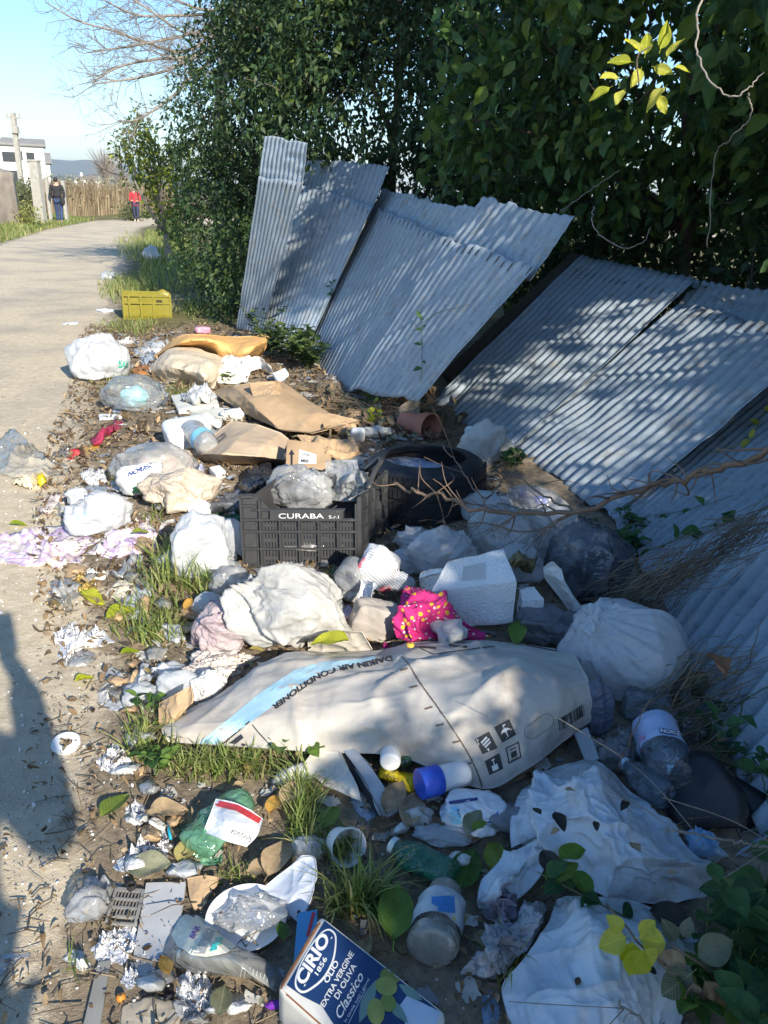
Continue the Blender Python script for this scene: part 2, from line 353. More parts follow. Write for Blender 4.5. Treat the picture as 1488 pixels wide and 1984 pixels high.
# ================================================================== CORRUGATED SHEETS
def sheet_mat():
    m = bpy.data.materials.new('galvanised_sheet'); m.use_nodes = True; nt = m.node_tree; L = nt.links; b = nt.nodes['Principled BSDF']
    vec = nt.nodes.new('ShaderNodeTexCoord').outputs['Object']
    base = _ramp(nt, _noise(nt, vec, 2.2, 5, .62), [(.3, (.30, .36, .41)), (.7, (.42, .485, .53))])
    oi = nt.nodes.new('ShaderNodeObjectInfo'); hs = nt.nodes.new('ShaderNodeHueSaturation'); mr = nt.nodes.new('ShaderNodeMapRange'); mr.inputs[3].default_value = .86; mr.inputs[4].default_value = 1.1
    L.new(oi.outputs['Random'], mr.inputs[0]); L.new(mr.outputs[0], hs.inputs['Value']); L.new(base, hs.inputs['Color']); base = hs.outputs[0]
    base = _mixc(nt, _ramp(nt, _noise(nt, vec, 70, 6, .75), [(.50, (0, 0, 0)), (.72, (.55, .55, .55))]), base, (.22, .25, .28))
    base = _mixc(nt, _ramp(nt, _noise(nt, vec, 5.5, 7, .75, .3), [(.56, (0, 0, 0)), (.72, (.5, .5, .5))]), base, (.60, .62, .62))
    base = _mixc(nt, _ramp(nt, _noise(nt, vec, 26, 5, .7, .2), [(.64, (0, 0, 0)), (.70, (.8, .8, .8))]), base, (.085, .085, .08))
    base = _mixc(nt, _ramp(nt, _noise(nt, vec, 4.5, 7, .75), [(.54, (0, 0, 0)), (.70, (.7, .7, .7))]), base, (.27, .20, .13))
    # crusted dirt that sits in the valleys of the corrugation
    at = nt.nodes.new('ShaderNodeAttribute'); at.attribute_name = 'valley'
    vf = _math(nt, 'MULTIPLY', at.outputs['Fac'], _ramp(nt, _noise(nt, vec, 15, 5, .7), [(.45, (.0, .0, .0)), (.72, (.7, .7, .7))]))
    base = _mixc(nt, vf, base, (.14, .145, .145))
    L.new(base, b.inputs['Base Color']); b.inputs['Metallic'].default_value = .12; b.inputs['Specular IOR Level'].default_value = .3
    L.new(_ramp(nt, _noise(nt, vec, 8, 4), [(.3, (.5, .5, .5)), (.7, (.75, .75, .75))]), b.inputs['Roughness'])
    bm = nt.nodes.new('ShaderNodeBump'); bm.inputs['Distance'].default_value = .006; bm.inputs['Strength'].default_value = .5; L.new(_noise(nt, vec, 110, 5, .7), bm.inputs['Height']); L.new(bm.outputs[0], b.inputs['Normal'])
    return m
SHM = sheet_mat(); NAIL = mat('nail_rust', (.10, .07, .05), rough=.8)
SHEETS = []
def csheet(BL, BR, TR, TL, label, seed, lift=0.0, amp=.0068, nails=None, bend=.02, crumple=0.0, pitchw=.076, cut=0.0):
    BL, BR, TR, TL = [np.asarray(p, float) for p in (BL, BR, TR, TL)]
    wdt = (np.linalg.norm(BR-BL)+np.linalg.norm(TR-TL))/2; nc = max(3, round(wdt/pitchw)); nu = nc*8+1; nv = 30
    u, v = np.meshgrid(np.linspace(0, 1, nu), np.linspace(0, 1, nv), indexing='ij'); U, Vv = u.ravel()[:, None], v.ravel()[:, None]
    P = (1-U)*(1-Vv)*BL+U*(1-Vv)*BR+U*Vv*TR+(1-U)*Vv*TL
    n = np.cross(BR-BL, TL-BL); n /= np.linalg.norm(n)
    if np.dot(n, CAM-P.mean(0)) < 0: n = -n
    ph = U[:, 0]*nc*2*math.pi
    uv = np.stack([U[:, 0]*wdt, Vv[:, 0]*2, np.full(len(U), seed*3.1)], 1)
    off = amp*np.cos(ph)*(1+.25*vnoise(uv, 1.7, seed))+bend*vnoise(uv, 1.1, seed+5)+.006*vnoise(uv, 5, seed+6)+lift
    if crumple:
        k = np.clip(1-np.linalg.norm(P-BL, axis=1)/.55, 0, 1); off = off+crumple*k*ridge(uv, 4, seed+2, 2)
    P = P+n*off[:, None]
    up = (TL-BL)/np.linalg.norm(TL-BL)
    P = P+up*((.02*vnoise(uv*np.array([1, 0, 1]), 6, seed+8)+cut*vnoise(uv*np.array([1, 0, 1]), 2.5, seed+3))*(2*Vv[:, 0]-1))[:, None]
    F = grid_faces(nu, nv)
    if np.dot(normals(P, F)[len(P)//2], n) < 0: F = F[:, ::-1]
    rim = [i*nv for i in range(nu)]+[(nu-1)*nv+j for j in range(1, nv)]+[i*nv+nv-1 for i in range(nu-2, -1, -1)]+[j for j in range(nv-2, 0, -1)]
    V2, F2 = thicken(P, F, .0012, rim)
    o = obj('corrugated_sheet', V2, F2, SHM); setp(o, label, 'metal sheet', 'corrugated metal sheets of the fallen fence')
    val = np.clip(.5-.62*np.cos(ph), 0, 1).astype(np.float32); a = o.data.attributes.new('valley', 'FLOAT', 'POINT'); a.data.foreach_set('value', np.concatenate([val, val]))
    SHEETS.append((BVHTree.FromPolygons([tuple(p) for p in P], [tuple(f) for f in F]), o))
    if nails:
        for k in range(nc):
            if (k*7+seed) % 5 == 4: continue
            uu = (k+.5)/nc; i = min(int(uu*(nu-1)), nu-1); j = int(nails*(nv-1)); q = P[i*nv+j]
            a_, b_, _ = frame_from(n, up); L = .016+.018*random.random()
            Vn = [q+n*.004+up*L*s+np.cross(up, n)*w_ for s, w_ in ((-1, -.004), (-1, .004), (1, .003), (1, -.003))]; Vn += [p-n*.006 for p in Vn]
            obj('nail_slot', Vn, [(0, 1, 2, 3), (7, 6, 5, 4), (0, 4, 5, 1), (1, 5, 6, 2), (2, 6, 7, 3), (3, 7, 4, 0)], NAIL, o, smooth=False)
    return o
Z0 = .06
# the upright group on the left: each sheet is a plane through its two feet and one top corner; the strips behind lie in the same planes
def onplane(px, py, P0, n, off=0.0):
    d = ray(px, py); return CAM+d*(np.dot(P0+n*off-CAM, n)/np.dot(d, n))
_PL = {}
def plane4(bl, br, tl, tr, ztl, label, seed, strip=None, slabel='', same=None, **kw):
    if same is None:
        BL, BR, TL = hit(*bl), hit(*br), atz(*tl, ztl); n = np.cross(BR-BL, TL-BL); n /= np.linalg.norm(n)
        if np.dot(n, CAM-BL) < 0: n = -n
    else:      # carries on in the plane of its neighbour, just over it
        P0, n, o_ = _PL[same]; P0 = P0+n*o_; BL, BR, TL = onplane(*bl, P0, n), onplane(*br, P0, n), onplane(*tl, P0, n)
    _PL[seed] = (BL, n, .05); TR = onplane(*tr, BL, n)
    csheet(BL, BR, TR, TL, label, seed, **kw)
    if strip:
        q = [onplane(x, y, BL, n, -.035-.01*k) for k, (x, y) in enumerate(strip)]
        csheet(*q, slabel, seed+30, bend=.006, pitchw=kw.get('pitchw', .076)*1.15)
plane4((458, 640), (506, 652), (503, 343), (588, 352), 1.60, 'narrow upright sheet, leftmost of the fence beside the hedge', 1, [(500, 362), (584, 372), (597, 277), (514, 262)], 'tall strip rising highest above the leftmost upright sheet', nails=.985, bend=.006, amp=.005)
plane4((506, 652), (590, 695), (572, 352), (722, 402), 1.58, 'upright sheet second from the left with a sunlit foot', 3, [(568, 375), (715, 425), (756, 322), (592, 308)], 'short strip behind the top of the second sheet, beside the orange fruit', nails=.97, lift=.012, bend=.012, amp=.005)
plane4((590, 695), (678, 762), (722, 398), (872, 462), 1.383, 'leaning sheet third from the left, above the dry weeds', 5, [(716, 420), (865, 482), (925, 406), (742, 368)], 'short strip behind the top of the third sheet under the hanging leaves', nails=.975, bend=.012, pitchw=.105, amp=.006)
plane4((680, 755), (812, 772), (870, 462), (1038, 524), 1.13, 'leaning sheet fourth from the left, beside the dark gap', 7, [(862, 482), (1030, 545), (1114, 420), (938, 383)], 'strip with the pointed right corner at the top of the fourth sheet', same=5, nails=.975, bend=.012, pitchw=.1, amp=.006)
# the fallen group on the right
plane4((826, 780), (992, 872), (1130, 496), (1352, 542), 1.08, 'large fallen sheet beside the dark gap with a crumpled lower corner behind the flowerpot', 9, bend=.02, crumple=.035, nails=.9)
plane4((985, 866), (1190, 1012), (1322, 590), (1600, 668), .90, 'large fallen sheet in the middle with the broad patch of dappled sun', 10, [(1300, 612), (1590, 700), (1640, 590), (1350, 542)], 'short strip behind the upper edge of the middle fallen sheet', lift=.018, bend=.02, nails=.97)
plane4((1180, 1005), (1345, 1260), (1600, 640), (1880, 950), .80, 'fallen sheet at the right under the long bare branch', 12, lift=.03, bend=.02)
plane4((1318, 1240), (1500, 1660), (1640, 835), (1960, 1190), .60, 'nearest fallen sheet at the right edge, lying over the dry stalks', 13, lift=.05, bend=.015, pitchw=.1, amp=.012)
plane4((1300, 1290), (1420, 1660), (1640, 980), (1900, 1300), .36, 'low fallen sheet beneath the nearest sheet at the right edge, behind the ivy', 14, lift=.0, bend=.015)
# dark timber rail seen in the gap between the two groups
WOOD = mat('old_timber', (.10, .075, .055), (.05, .04, .03), vs=20, rough=.9, bump=.4, bscale=60)
def plank(name, label, cat, a, b, w, h, m, group=None):
    a, b = np.asarray(a, float), np.asarray(b, float); X, Yv, D = frame_from(b-a); L = np.linalg.norm(b-a)
    n = 12; V = []
    for i in range(n):
        t = i/(n-1); c = a+(b-a)*t
        for sx, sy in ((-1, -1), (1, -1), (1, 1), (-1, 1)):
            V.append(c+X*sx*w/2*(1+.06*random.uniform(-1, 1))+Yv*sy*h/2*(1+.1*random.uniform(-1, 1)))
    F = [(i*4+j, i*4+(j+1) % 4, (i+1)*4+(j+1) % 4, (i+1)*4+j) for i in range(n-1) for j in range(4)]+[(3, 2, 1, 0), tuple(range(4*n-4, 4*n))]
    o = obj(name, np.array(V), F, m, smooth=False); return setp(o, label, cat, group)
plank('timber_beam', 'dark timber beam lying along the gap between the leaning and the fallen sheets', 'beam', atz(868, 735, .16), atz(1118, 500, 1.06)+[.02, .05, 0], .12, .09, WOOD)
# ================================================================== LEAVES, TREES, GRASS
def leaf_mat(key, dark, mid, light, transl=.35, rough=.42, dry=False):
    if key in MATS: return MATS[key]
    m = bpy.data.materials.new(key); m.use_nodes = True; nt = m.node_tree; L = nt.links; b = nt.nodes['Principled BSDF']
    vec = nt.nodes.new('ShaderNodeTexCoord').outputs['Object']
    at = nt.nodes.new('ShaderNodeAttribute'); at.attribute_name = 'tone'
    c = _ramp(nt, at.outputs['Fac'], [(.05, dark), (.55, mid), (.97, light)])
    c = _mixc(nt, _ramp(nt, _noise(nt, vec, 45, 4, .7), [(.45, (0, 0, 0)), (.75, (.5, .5, .5))]), c, tuple(x*.55 for x in mid))
    sx = nt.nodes.new('ShaderNodeSeparateXYZ'); L.new(vec, sx.inputs[0])       # side veins and midrib, in the leaf's own coordinates
    vv = _math(nt, 'SINE', _math(nt, 'MULTIPLY', _math(nt, 'SUBTRACT', sx.outputs[1], _math(nt, 'MULTIPLY', _math(nt, 'ABSOLUTE', sx.outputs[0]), .9)), 62.0))
    mid_ = _math(nt, 'LESS_THAN', _math(nt, 'ABSOLUTE', sx.outputs[0]), .010); vn = _math(nt, 'MAXIMUM', _math(nt, 'MULTIPLY', _math(nt, 'GREATER_THAN', vv, .86), .45), _math(nt, 'MULTIPLY', mid_, .8))
    c = _mixc(nt, vn, c, tuple(min(1, x*1.7+.02) for x in mid))
    c = _mixc(nt, _ramp(nt, _noise(nt, vec, 5, 5, .7), [(.60, (0, 0, 0)), (.72, (.55, .55, .55))]), c, (.16, .10, .04))
    geo = nt.nodes.new('ShaderNodeNewGeometry')
    c = _mixc(nt, _math(nt, 'MULTIPLY', geo.outputs['Backfacing'], .45), c, tuple(min(1, x*1.5+.03) for x in mid))
    L.new(c, b.inputs['Base Color']); b.inputs['Roughness'].default_value = rough; b.inputs['Specular IOR Level'].default_value = .28
    bm = nt.nodes.new('ShaderNodeBump'); bm.inputs['Distance'].default_value = .004; bm.inputs['Strength'].default_value = .5; L.new(_noise(nt, vec, 90, 3), bm.inputs['Height']); L.new(bm.outputs[0], b.inputs['Normal'])
    t = nt.nodes.new('ShaderNodeBsdfTranslucent'); hs = nt.nodes.new('ShaderNodeHueSaturation'); hs.inputs['Value'].default_value = 1.5; hs.inputs['Saturation'].default_value = 1.15; hs.inputs['Hue'].default_value = .49
    L.new(c, hs.inputs['Color']); L.new(hs.outputs[0], t.inputs[0])
    mx = nt.nodes.new('ShaderNodeMixShader'); mx.inputs[0].default_value = transl; L.new(b.outputs[0], mx.inputs[1]); L.new(t.outputs[0], mx.inputs[2]); L.new(mx.outputs[0], nt.nodes['Material Output'].inputs[0])
    MATS[key] = m; return m
CITRUS = leaf_mat('citrus_leaf', (.015, .036, .012), (.044, .10, .026), (.16, .23, .04))
DARKLEAF = leaf_mat('hedge_leaf', (.016, .036, .014), (.036, .076, .026), (.13, .17, .04), .3)
WEED = leaf_mat('weed_leaf', (.03, .08, .02), (.07, .16, .035), (.20, .30, .06), .35)
NETTLE = leaf_mat('nettle_leaf', (.02, .06, .025), (.04, .11, .04), (.08, .17, .05), .3, .5)
YLEAF = leaf_mat('yellow_leaf', (.30, .34, .03), (.48, .50, .05), (.66, .62, .14), .45, .45)
BROWNLEAF = leaf_mat('dead_leaf', (.06, .04, .022), (.20, .135, .075), (.46, .34, .20), .12, .75)
GRASSM = leaf_mat('grass_blade', (.05, .085, .018), (.15, .20, .045), (.46, .41, .19), .4, .5)
BARK = mat('bark', (.16, .125, .09), (.07, .055, .04), vs=30, rough=.9, bump=.6, bscale=50)
PALEBARK = mat('pale_bark', (.33, .29, .25), (.19, .16, .13), vs=25, rough=.9)
TEMPL = np.array([(0, 0, 0), (-.19, .28, .05), (0, .3, 0), (.19, .28, .05), (-.185, .62, .05), (0, .64, -.015), (.185, .62, .05), (0, 1, -.09)])
TF = np.array([(0, 2, 1), (0, 3, 2), (1, 2, 5), (1, 5, 4), (2, 3, 6), (2, 6, 5), (4, 5, 7), (5, 6, 7)])
TEML = np.array([(0, 0, 0), (-.2, .45, .05), (0, .45, -.01), (.2, .45, .05), (0, 1, -.09)]); TFL = np.array([(0, 2, 1), (0, 3, 2), (1, 2, 4), (2, 3, 4)])
def frames(d, n):
    """rows: leaf axis d, leaf normal about n -> (x, y, z) axes"""
    y = d/np.linalg.norm(d, axis=1, keepdims=True); x = np.cross(y, n); x /= np.maximum(np.linalg.norm(x, axis=1, keepdims=True), 1e-6)
    return x, y, np.cross(x, y)
def leaf_mesh_arrays(P, d, n, size, width=1.0, curl=None, low=False):
    x, y, z = frames(d, n); T = (TEML if low else TEMPL)[None]*np.ones((len(P), 1, 1)); T = T.copy(); T[:, :, 0] *= np.reshape(width, (-1, 1)) if np.ndim(width) else width
    if curl is not None: T[:, :, 2] -= curl[:, None]*T[:, :, 1]**2; T[:, :, 2] += curl[:, None]*.6*np.abs(T[:, :, 0])*2
    T = T*size[:, None, None]
    V = P[:, None]+T[:, :, 0:1]*x[:, None]+T[:, :, 1:2]*y[:, None]+T[:, :, 2:3]*z[:, None]
    F = ((TFL if low else TF)[None]+(5 if low else 8)*np.arange(len(P))[:, None, None]).reshape(-1, 3)
    return V.reshape(-1, 3), F
def set_tone(me, tone):
    a = me.attributes.new('tone', 'FLOAT', 'POINT'); a.data.foreach_set('value', np.asarray(tone, np.float32))
_LM = {}
def leaf_variant(m, k, width=1.0, fine=True):
    """shared leaf meshes of unit length, with a bent blade, midrib fold, short stalk"""
    key = (m.name, k, round(width, 2))
    if key in _LM: return _LM[key]
    r = np.random.default_rng(k*31+7); nv, nu = 11, 5; cu = r.uniform(-.1, .5); tw = r.uniform(-.5, .5); wv = r.uniform(.01, .04)
    V = []
    for i in range(nv):
        t = i/(nv-1); w = .225*width*max(math.sin(math.pi*t**.85), .0)**.8*(1.05-.25*t)+.004
        for j in range(nu):
            s = (j-(nu-1)/2)/((nu-1)/2); V.append((s*w, t, .10*abs(s)*w*4-cu*.45*t*t+wv*math.sin(9*t+k+3*s)+tw*s*w*t))
    for t in (-.16, -.08, 0.02):
        for s in (-1, 1): V.append((s*.008, t, .1*t*t))
    F = [(i*nu+j, i*nu+j+1, (i+1)*nu+j+1, (i+1)*nu+j) for i in range(nv-1) for j in range(nu-1)]; b = nv*nu
    F += [(b, b+1, b+3, b+2), (b+2, b+3, b+5, b+4)]
    me = mesh('leaf', np.array(V), F, m); tone = r.uniform(.1, .95) if k % 4 else .95
    tn = np.clip(tone+.12*r.standard_normal(len(V)), 0, 1); tn[(nu-1)//2:nv*nu:nu] += .25; set_tone(me, tn); _LM[key] = me; return me
def leaf_obj(name, P, d, n, size, m, k, parent=None, width=1.0):
    o = bpy.data.objects.new(name, leaf_variant(m, k, width)); x, y, z = frames(np.array([d], float), np.array([n], float)); base = wloc(parent)
    M = Matrix.Identity(4)
    for i in range(3): M[i][0], M[i][1], M[i][2], M[i][3] = x[0][i]*size, y[0][i]*size, z[0][i]*size, P[i]-base[i]
    link(o, parent); o.matrix_basis = M; return o
def project(P):
    D = P-CAM; z = D@_F; return CX+FPX*(D@_R)/z, CY-FPX*(D@_U)/z, z
_SN = _s/np.linalg.norm(_s)
_SB = np.array([hit(*q)[:2] for q in [(850, 2040), (835, 1984), (760, 1760), (760, 1640), (840, 1520), (905, 1420), (905, 1290), (820, 1200), (800, 1120), (770, 1010), (712, 930), (700, 860), (700, 790), (640, 740)]]); _SB = _SB[np.argsort(_SB[:, 1])]
def _onsheet(x, y):
    d = ray(x, y); L = np.linalg.norm(d); best = None
    for bt, _o in SHEETS:
        h_ = bt.ray_cast(Vector(CAM), Vector(d/L))
        if h_[0] is not None and (best is None or h_[3] < best): best = h_[3]
    return CAM+d/L*best if best else hit(x, y)
_HOLES = [(_onsheet(x, y), r_) for x, y, r_ in [(1165, 645, .17), (1120, 690, .09), (1090, 730, .07), (1110, 845, .15), (1050, 905, .20), (1180, 850, .15), (1010, 960, .10), (1260, 790, .08), (1240, 730, .08), (950, 720, .09), (1210, 575, .05), (1300, 580, .06), (1370, 610, .05), (1340, 690, .05), (870, 760, .10), (1080, 600, .05), (1420, 650, .06), (1450, 800, .06), (560, 655, .20), (585, 640, .12), (650, 590, .05), (640, 735, .08), (915, 430, .06), (745, 540, .05), (1000, 430, .04), (1100, 800, .12), (1000, 1000, .06), (1330, 860, .05)]]
def sungaps(c):
    """where the crowns let the sun through: no leaves that would shade the open strip by the road, and a few gaps over the sheets"""
    g = c-_SN*((c[:, 2]-.12)/_SN[2])[:, None]; xb = np.interp(g[:, 1], _SB[:, 1], _SB[:, 0])+.07*n2(g[:, 0]*0, g[:, 1], 2.3, 5)
    keep = ~((g[:, 0] < xb) & (g[:, 1] < _SB[-1, 1]) & (g[:, 1] > -.2) & (c[:, 2] > .3)); rg = np.random.default_rng(9)
    for p, r_ in _HOLES:
        v = c-p; t_ = v@_SN; dd = np.linalg.norm(v-t_[:, None]*_SN, axis=1); keep &= ~((t_ > .25) & (dd < r_*1.0+.08) & (rg.random(len(c)) < .97))
    return keep
def crown(blobs, nclus, per, size, seed, droop=.5, shell=.45, spread=1.25, clear=None):
    r = np.random.default_rng(seed); w = np.array([b[1][0]*b[1][1]*b[1][2] for b in blobs]); w = w/w.sum()
    which = r.choice(len(blobs), nclus, p=w); C = np.array([b[0] for b in blobs])[which]; Rr = np.array([b[1] for b in blobs])[which]
    u = r.standard_normal((nclus, 3)); u /= np.linalg.norm(u, axis=1, keepdims=True)
    rad = 1-shell*r.random(nclus)**1.6; bump = 1+.22*vnoise(C+u*Rr, 1.3, seed)+.12*vnoise(C+u*Rr, 3.1, seed+1)
    cc = C+u*Rr*(rad*bump)[:, None]
    k = sungaps(cc); cc, u = cc[k], u[k]
    if clear is not None: k = clear(cc); cc, u = cc[k], u[k]
    n = len(cc)*per; c = np.repeat(cc, per, 0); out = np.repeat(u, per, 0)
    tw = np.repeat(r.standard_normal((len(cc), 3)), per, 0); tw /= np.linalg.norm(tw, axis=1, keepdims=True); tw = tw+out*.6-np.array([0, 0, droop])
    al = np.tile(np.linspace(-1, 1, per), len(cc)); P = c+tw*(al*size*spread)[:, None]+r.normal(0, size*.25, (n, 3))
    d = r.standard_normal((n, 3))*.8+tw*.6+out*.3-np.array([0, 0, droop]); nr = out*.5+r.standard_normal((n, 3))*.7+np.array([0, 0, .7])
    sz = size*r.uniform(.6, 1.2, n); return P, d, nr, sz, cc, r
def tree(name, label, blobs, trunk, nclus, per, size, m, seed, nparts=0, cat='tree', trunk_r=.07, group=None, width=1.0, droop=.5, tone_hi=.12, limbs=6, clear=None, twigs=60, bark=None, shell=.45, low=False):
    t = empty(name, label, cat, (trunk[0], trunk[1], float(terr(trunk[0], trunk[1])[0])), group)
    P, d, nr, sz, cc, r = crown(blobs, nclus, per, size, seed, droop, shell, clear=clear); n = len(P)
    tone = np.clip(r.normal(.42, .2, n)+.38*vnoise(P, 1.1, seed+4), 0, 1); y = r.random(n) < tone_hi; tone[y] = r.uniform(.7, 1, y.sum())
    take = np.zeros(n, bool)
    if nparts:
        px, py, z = project(P); vis = (z > .5) & (px > -20) & (px < 1508) & (py > -20) & (py < 2000); sc = np.where(vis, sz/np.maximum(z, .1), 0)
        dist = z+np.random.default_rng(1).random(n)*.3; sc = sc/np.maximum(dist, .5)
        take[np.argsort(-sc)[:nparts]] = True; take &= vis
    V, F = leaf_mesh_arrays(P[~take], d[~take], nr[~take], sz[~take], width*r.uniform(.9, 1.4, (~take).sum()), r.uniform(-.1, .4, (~take).sum()), low)
    o = bpy.data.objects.new('foliage', mesh('foliage', V-np.array(t.location), F, m)); link(o, t); setp(o, kind='stuff'); set_tone(o.data, np.repeat(tone[~take], 5 if low else 8))
    for i in np.nonzero(take)[0]: leaf_obj('leaf', P[i], d[i], nr[i], sz[i]*1.1, m, int(r.integers(0, 12)), t, width*1.15)
    mb = MB(); base = np.array(t.location); top = np.mean([b[0] for b in blobs], 0); nb = bark or BARK
    tp = spline([base-[0, 0, .1], base*.55+top*.45+r.normal(0, .08, 3), top], 12); o = obj('trunk', *tube(tp, np.linspace(trunk_r, trunk_r*.5, 12), 8), nb, t)
    for k in range(limbs):
        b = blobs[k % len(blobs)]; s = tp[int(r.integers(3, 10))]; e = np.array(b[0])+r.uniform(-.7, .7, 3)*np.array(b[1])
        mb.tube(spline([s, (s+e)/2+r.normal(0, .15, 3), e], 9), np.linspace(trunk_r*.5, .008, 9), 5)
    for c in cc[r.choice(len(cc), min(twigs, len(cc)), replace=False)]:
        s = c+(tp[7]-c)*r.uniform(.25, .5)+r.normal(0, .1, 3); mb.tube(spline([s, (s+c)/2+r.normal(0, .07, 3), c], 6), np.linspace(.009, .003, 6), 4)
    o = mb.build('branches', nb, t, True); setp(o, kind='stuff')
    return t
HG = 'evergreen trees of the hedge behind the fallen fence'
def offsheet(c):   # the crowns stay behind the sheets and do not hang down over them, save a few sprays
    keep = np.ones(len(c), bool); px, py, z = project(c); rg = np.random.default_rng(2)
    for k in range(len(c)):
        if z[k] < .4 or not (300 < px[k] < 1500 and 200 < py[k] < 1200): continue
        v = c[k]-CAM; v = v/np.linalg.norm(v)
        for bt, _o in SHEETS:
            if bt.ray_cast(Vector(c[k]-v*.1), Vector(v), 30)[0] is not None:
                keep[k] = rg.random() < .04; break
    return keep
tree('citrus_tree', 'nearest dark citrus tree with large glossy leaves, at the upper right over the fallen sheets', [((2.95, 3.0, 2.35), (1.35, 1.5, .95)), ((3.5, 2.6, 3.9), (1.5, 1.6, 1.3)), ((2.25, 4.0, 2.6), (.85, .9, .8)), ((3.4, 4.2, 1.9), (1.0, .9, .9)), ((2.7, 3.9, 1.35), (.7, .8, .5))],
     (3.4, 3.0), 2700, 7, .122, CITRUS, 11, 190, width=1.2, tone_hi=.2, twigs=150, limbs=10, trunk_r=.08, clear=offsheet)
tree('citrus_tree', 'dark tree in the middle of the hedge, above the pointed corner of the fourth sheet', [((1.75, 6.2, 2.6), (1.3, 1.2, 1.2)), ((2.3, 6.8, 4.2), (1.6, 1.6, 1.4)), ((2.9, 5.6, 2.0), (1.0, 1.0, 1.0)), ((1.0, 6.9, 2.0), (.8, .8, 1.0))],
     (2.5, 6.8), 2900, 7, .112, CITRUS, 12, 60, width=1.15, tone_hi=.17, twigs=110, limbs=8, clear=offsheet)
tree('hedge_tree', 'dark evergreen tree rising behind the tallest upright sheet', [((-.35, 9.2, 2.5), (1.3, 1.1, 1.3)), ((.5, 9.6, 4.3), (1.6, 1.5, 1.5)), ((.9, 8.6, 2.3), (1.0, 1.0, 1.1)), ((-.9, 10.0, 3.6), (1.1, 1.1, 1.2))],
     (0, 9.6), 5400, 7, .092, DARKLEAF, 13, 20, low=True, twigs=90, clear=offsheet)
tree('hedge_tree', 'dense dark bush reaching down to the ground left of the upright sheets', [((-2.05, 10.6, 1.0), (.75, 1.0, 1.15)), ((-2.0, 10.9, 2.3), (.78, 1.0, 1.0)), ((-1.5, 10.6, 1.9), (.8, 1.0, 1.9)), ((-1.75, 9.5, .55), (.42, .7, .75)), ((-1.3, 11.2, 3.7), (1.0, 1.1, 1.0))],
     (-2.1, 10.9), 6800, 7, .066, DARKLEAF, 14, 0, twigs=60, tone_hi=.1, low=True, clear=offsheet)
tree('citrus_tree', 'small bright yellow-green citrus tree at the far left end of the hedge', [((-5.0, 16.8, 2.15), (.42, .6, .55)), ((-4.5, 17.2, 1.5), (.5, .6, 1.0)), ((-4.95, 17.0, 2.6), (.25, .3, .3))],
     (-4.6, 17), 620, 7, .10, leaf_mat('sunny_citrus', (.03, .06, .015), (.09, .14, .03), (.45, .46, .05)), 15, 0, tone_hi=.22, twigs=60, bark=PALEBARK, low=True)  # lighter, yellower leaf tones than the rest of the hedge
tree('citrus_tree', 'tall citrus tree of the hedge right beside the viewer', [((3.4, -1.0, 2.1), (1.8, 2.2, 1.6)), ((5.3, -1.3, 4.0), (1.7, 2.0, 1.4)), ((3.7, 1.2, 1.9), (1.2, 1.1, 1.1)), ((3.7, -3.4, 2.4), (2.0, 1.8, 1.7))], (4.6, -1.1), 6400, 7, .14, CITRUS, 16, 0, twigs=40, low=True)
tree('citrus_tree', 'tall citrus tree of the hedge behind the viewer', [((6.0, -5.2, 2.8), (1.9, 2.2, 1.8)), ((6.4, -5.4, 4.7), (1.8, 2.0, 1.5))], (6.2, -5.2), 1900, 7, .15, CITRUS, 17, 0, twigs=30, low=True)
for k, (x, y, z, rx, rz, n_) in enumerate([(a_, b_, c_, d_, e_, int(f_*1.7)) for a_, b_, c_, d_, e_, f_ in [(2.9, 5.0, .8, .8, .8, 420), (3.9, 3.4, .8, .8, .8, 420), (1.9, 7.2, .8, .9, .9, 420), (4.6, 1.9, .7, .8, .8, 300), (4.9, 5.2, 1.6, 1.3, 1.5, 700), (6.1, 3.4, 1.7, 1.4, 1.6, 600), (3.6, 7.8, 1.7, 1.5, 1.6, 700), (1.6, 10.4, 1.8, 1.5, 1.7, 700)]]):
    tree('undergrowth_shrub', ['low leafy shrub behind the top of the fallen sheet by the dark gap', 'low leafy shrub behind the upper edge of the middle fallen sheet', 'low dark shrub behind the third leaning sheet', 'low dark shrub behind the nearest fallen sheet', 'round dark tree in the shade beyond the hedge, behind the fallen sheets', 'round dark tree in the shade beyond the hedge at the right edge', 'round dark tree beyond the hedge behind the pointed fourth sheet', 'round dark tree beyond the hedge behind the second upright sheet'][k],
         [((x, y, z), (rx, rx, rz))], (x, y), n_, 6, .10 if k < 4 else .13, DARKLEAF, 200+k, 0, cat='shrub' if k < 4 else 'tree', limbs=5, twigs=20, trunk_r=.04, shell=.7, low=True)  # the back-row trees are added to darken the gaps behind the hedge
# spray in the upper right, sunlight put into its bright yellow-green leaf colour
sp = empty('leafy_spray', 'spray of bright yellow-green young leaves hanging in the dark tree at upper right', 'branch', atd(1235, 150, 3.1))
rr = np.random.default_rng(3)
for (px, py, sx, sy, s) in [(1180, 170, -1, .5, .085), (1195, 150, -.7, .2, .09), (1235, 100, -.5, -1, .10), (1250, 105, .1, -1, .085), (1275, 95, .2, -1, .1), (1290, 110, .7, -.7, .09), (1215, 120, -1, -.2, .09), (1240, 135, -.2, .4, .08), (1265, 130, .5, .3, .08), (1275, 185, .3, .5, .075), (1300, 130, 1, .1, .07), (1205, 175, -.6, .9, .07), (1285, 170, -.4, .4, .1)]:
    leaf_obj('leaf', atd(px+10*rr.random(), py, 3.0+.1*rr.random()), _R*sx-_U*sy+_F*rr.uniform(-.4, .4), -_F+np.array([0, 0, .7])+rr.normal(0, .35, 3), s, YLEAF, int(rr.integers(0, 12)), sp, 1.3)
obj('stem', *tube(spline([atd(1238, 165, 3.05), atd(1235, 110, 3.05), atd(1262, 90, 3.05)], 8), .003, 5), BARK, sp)
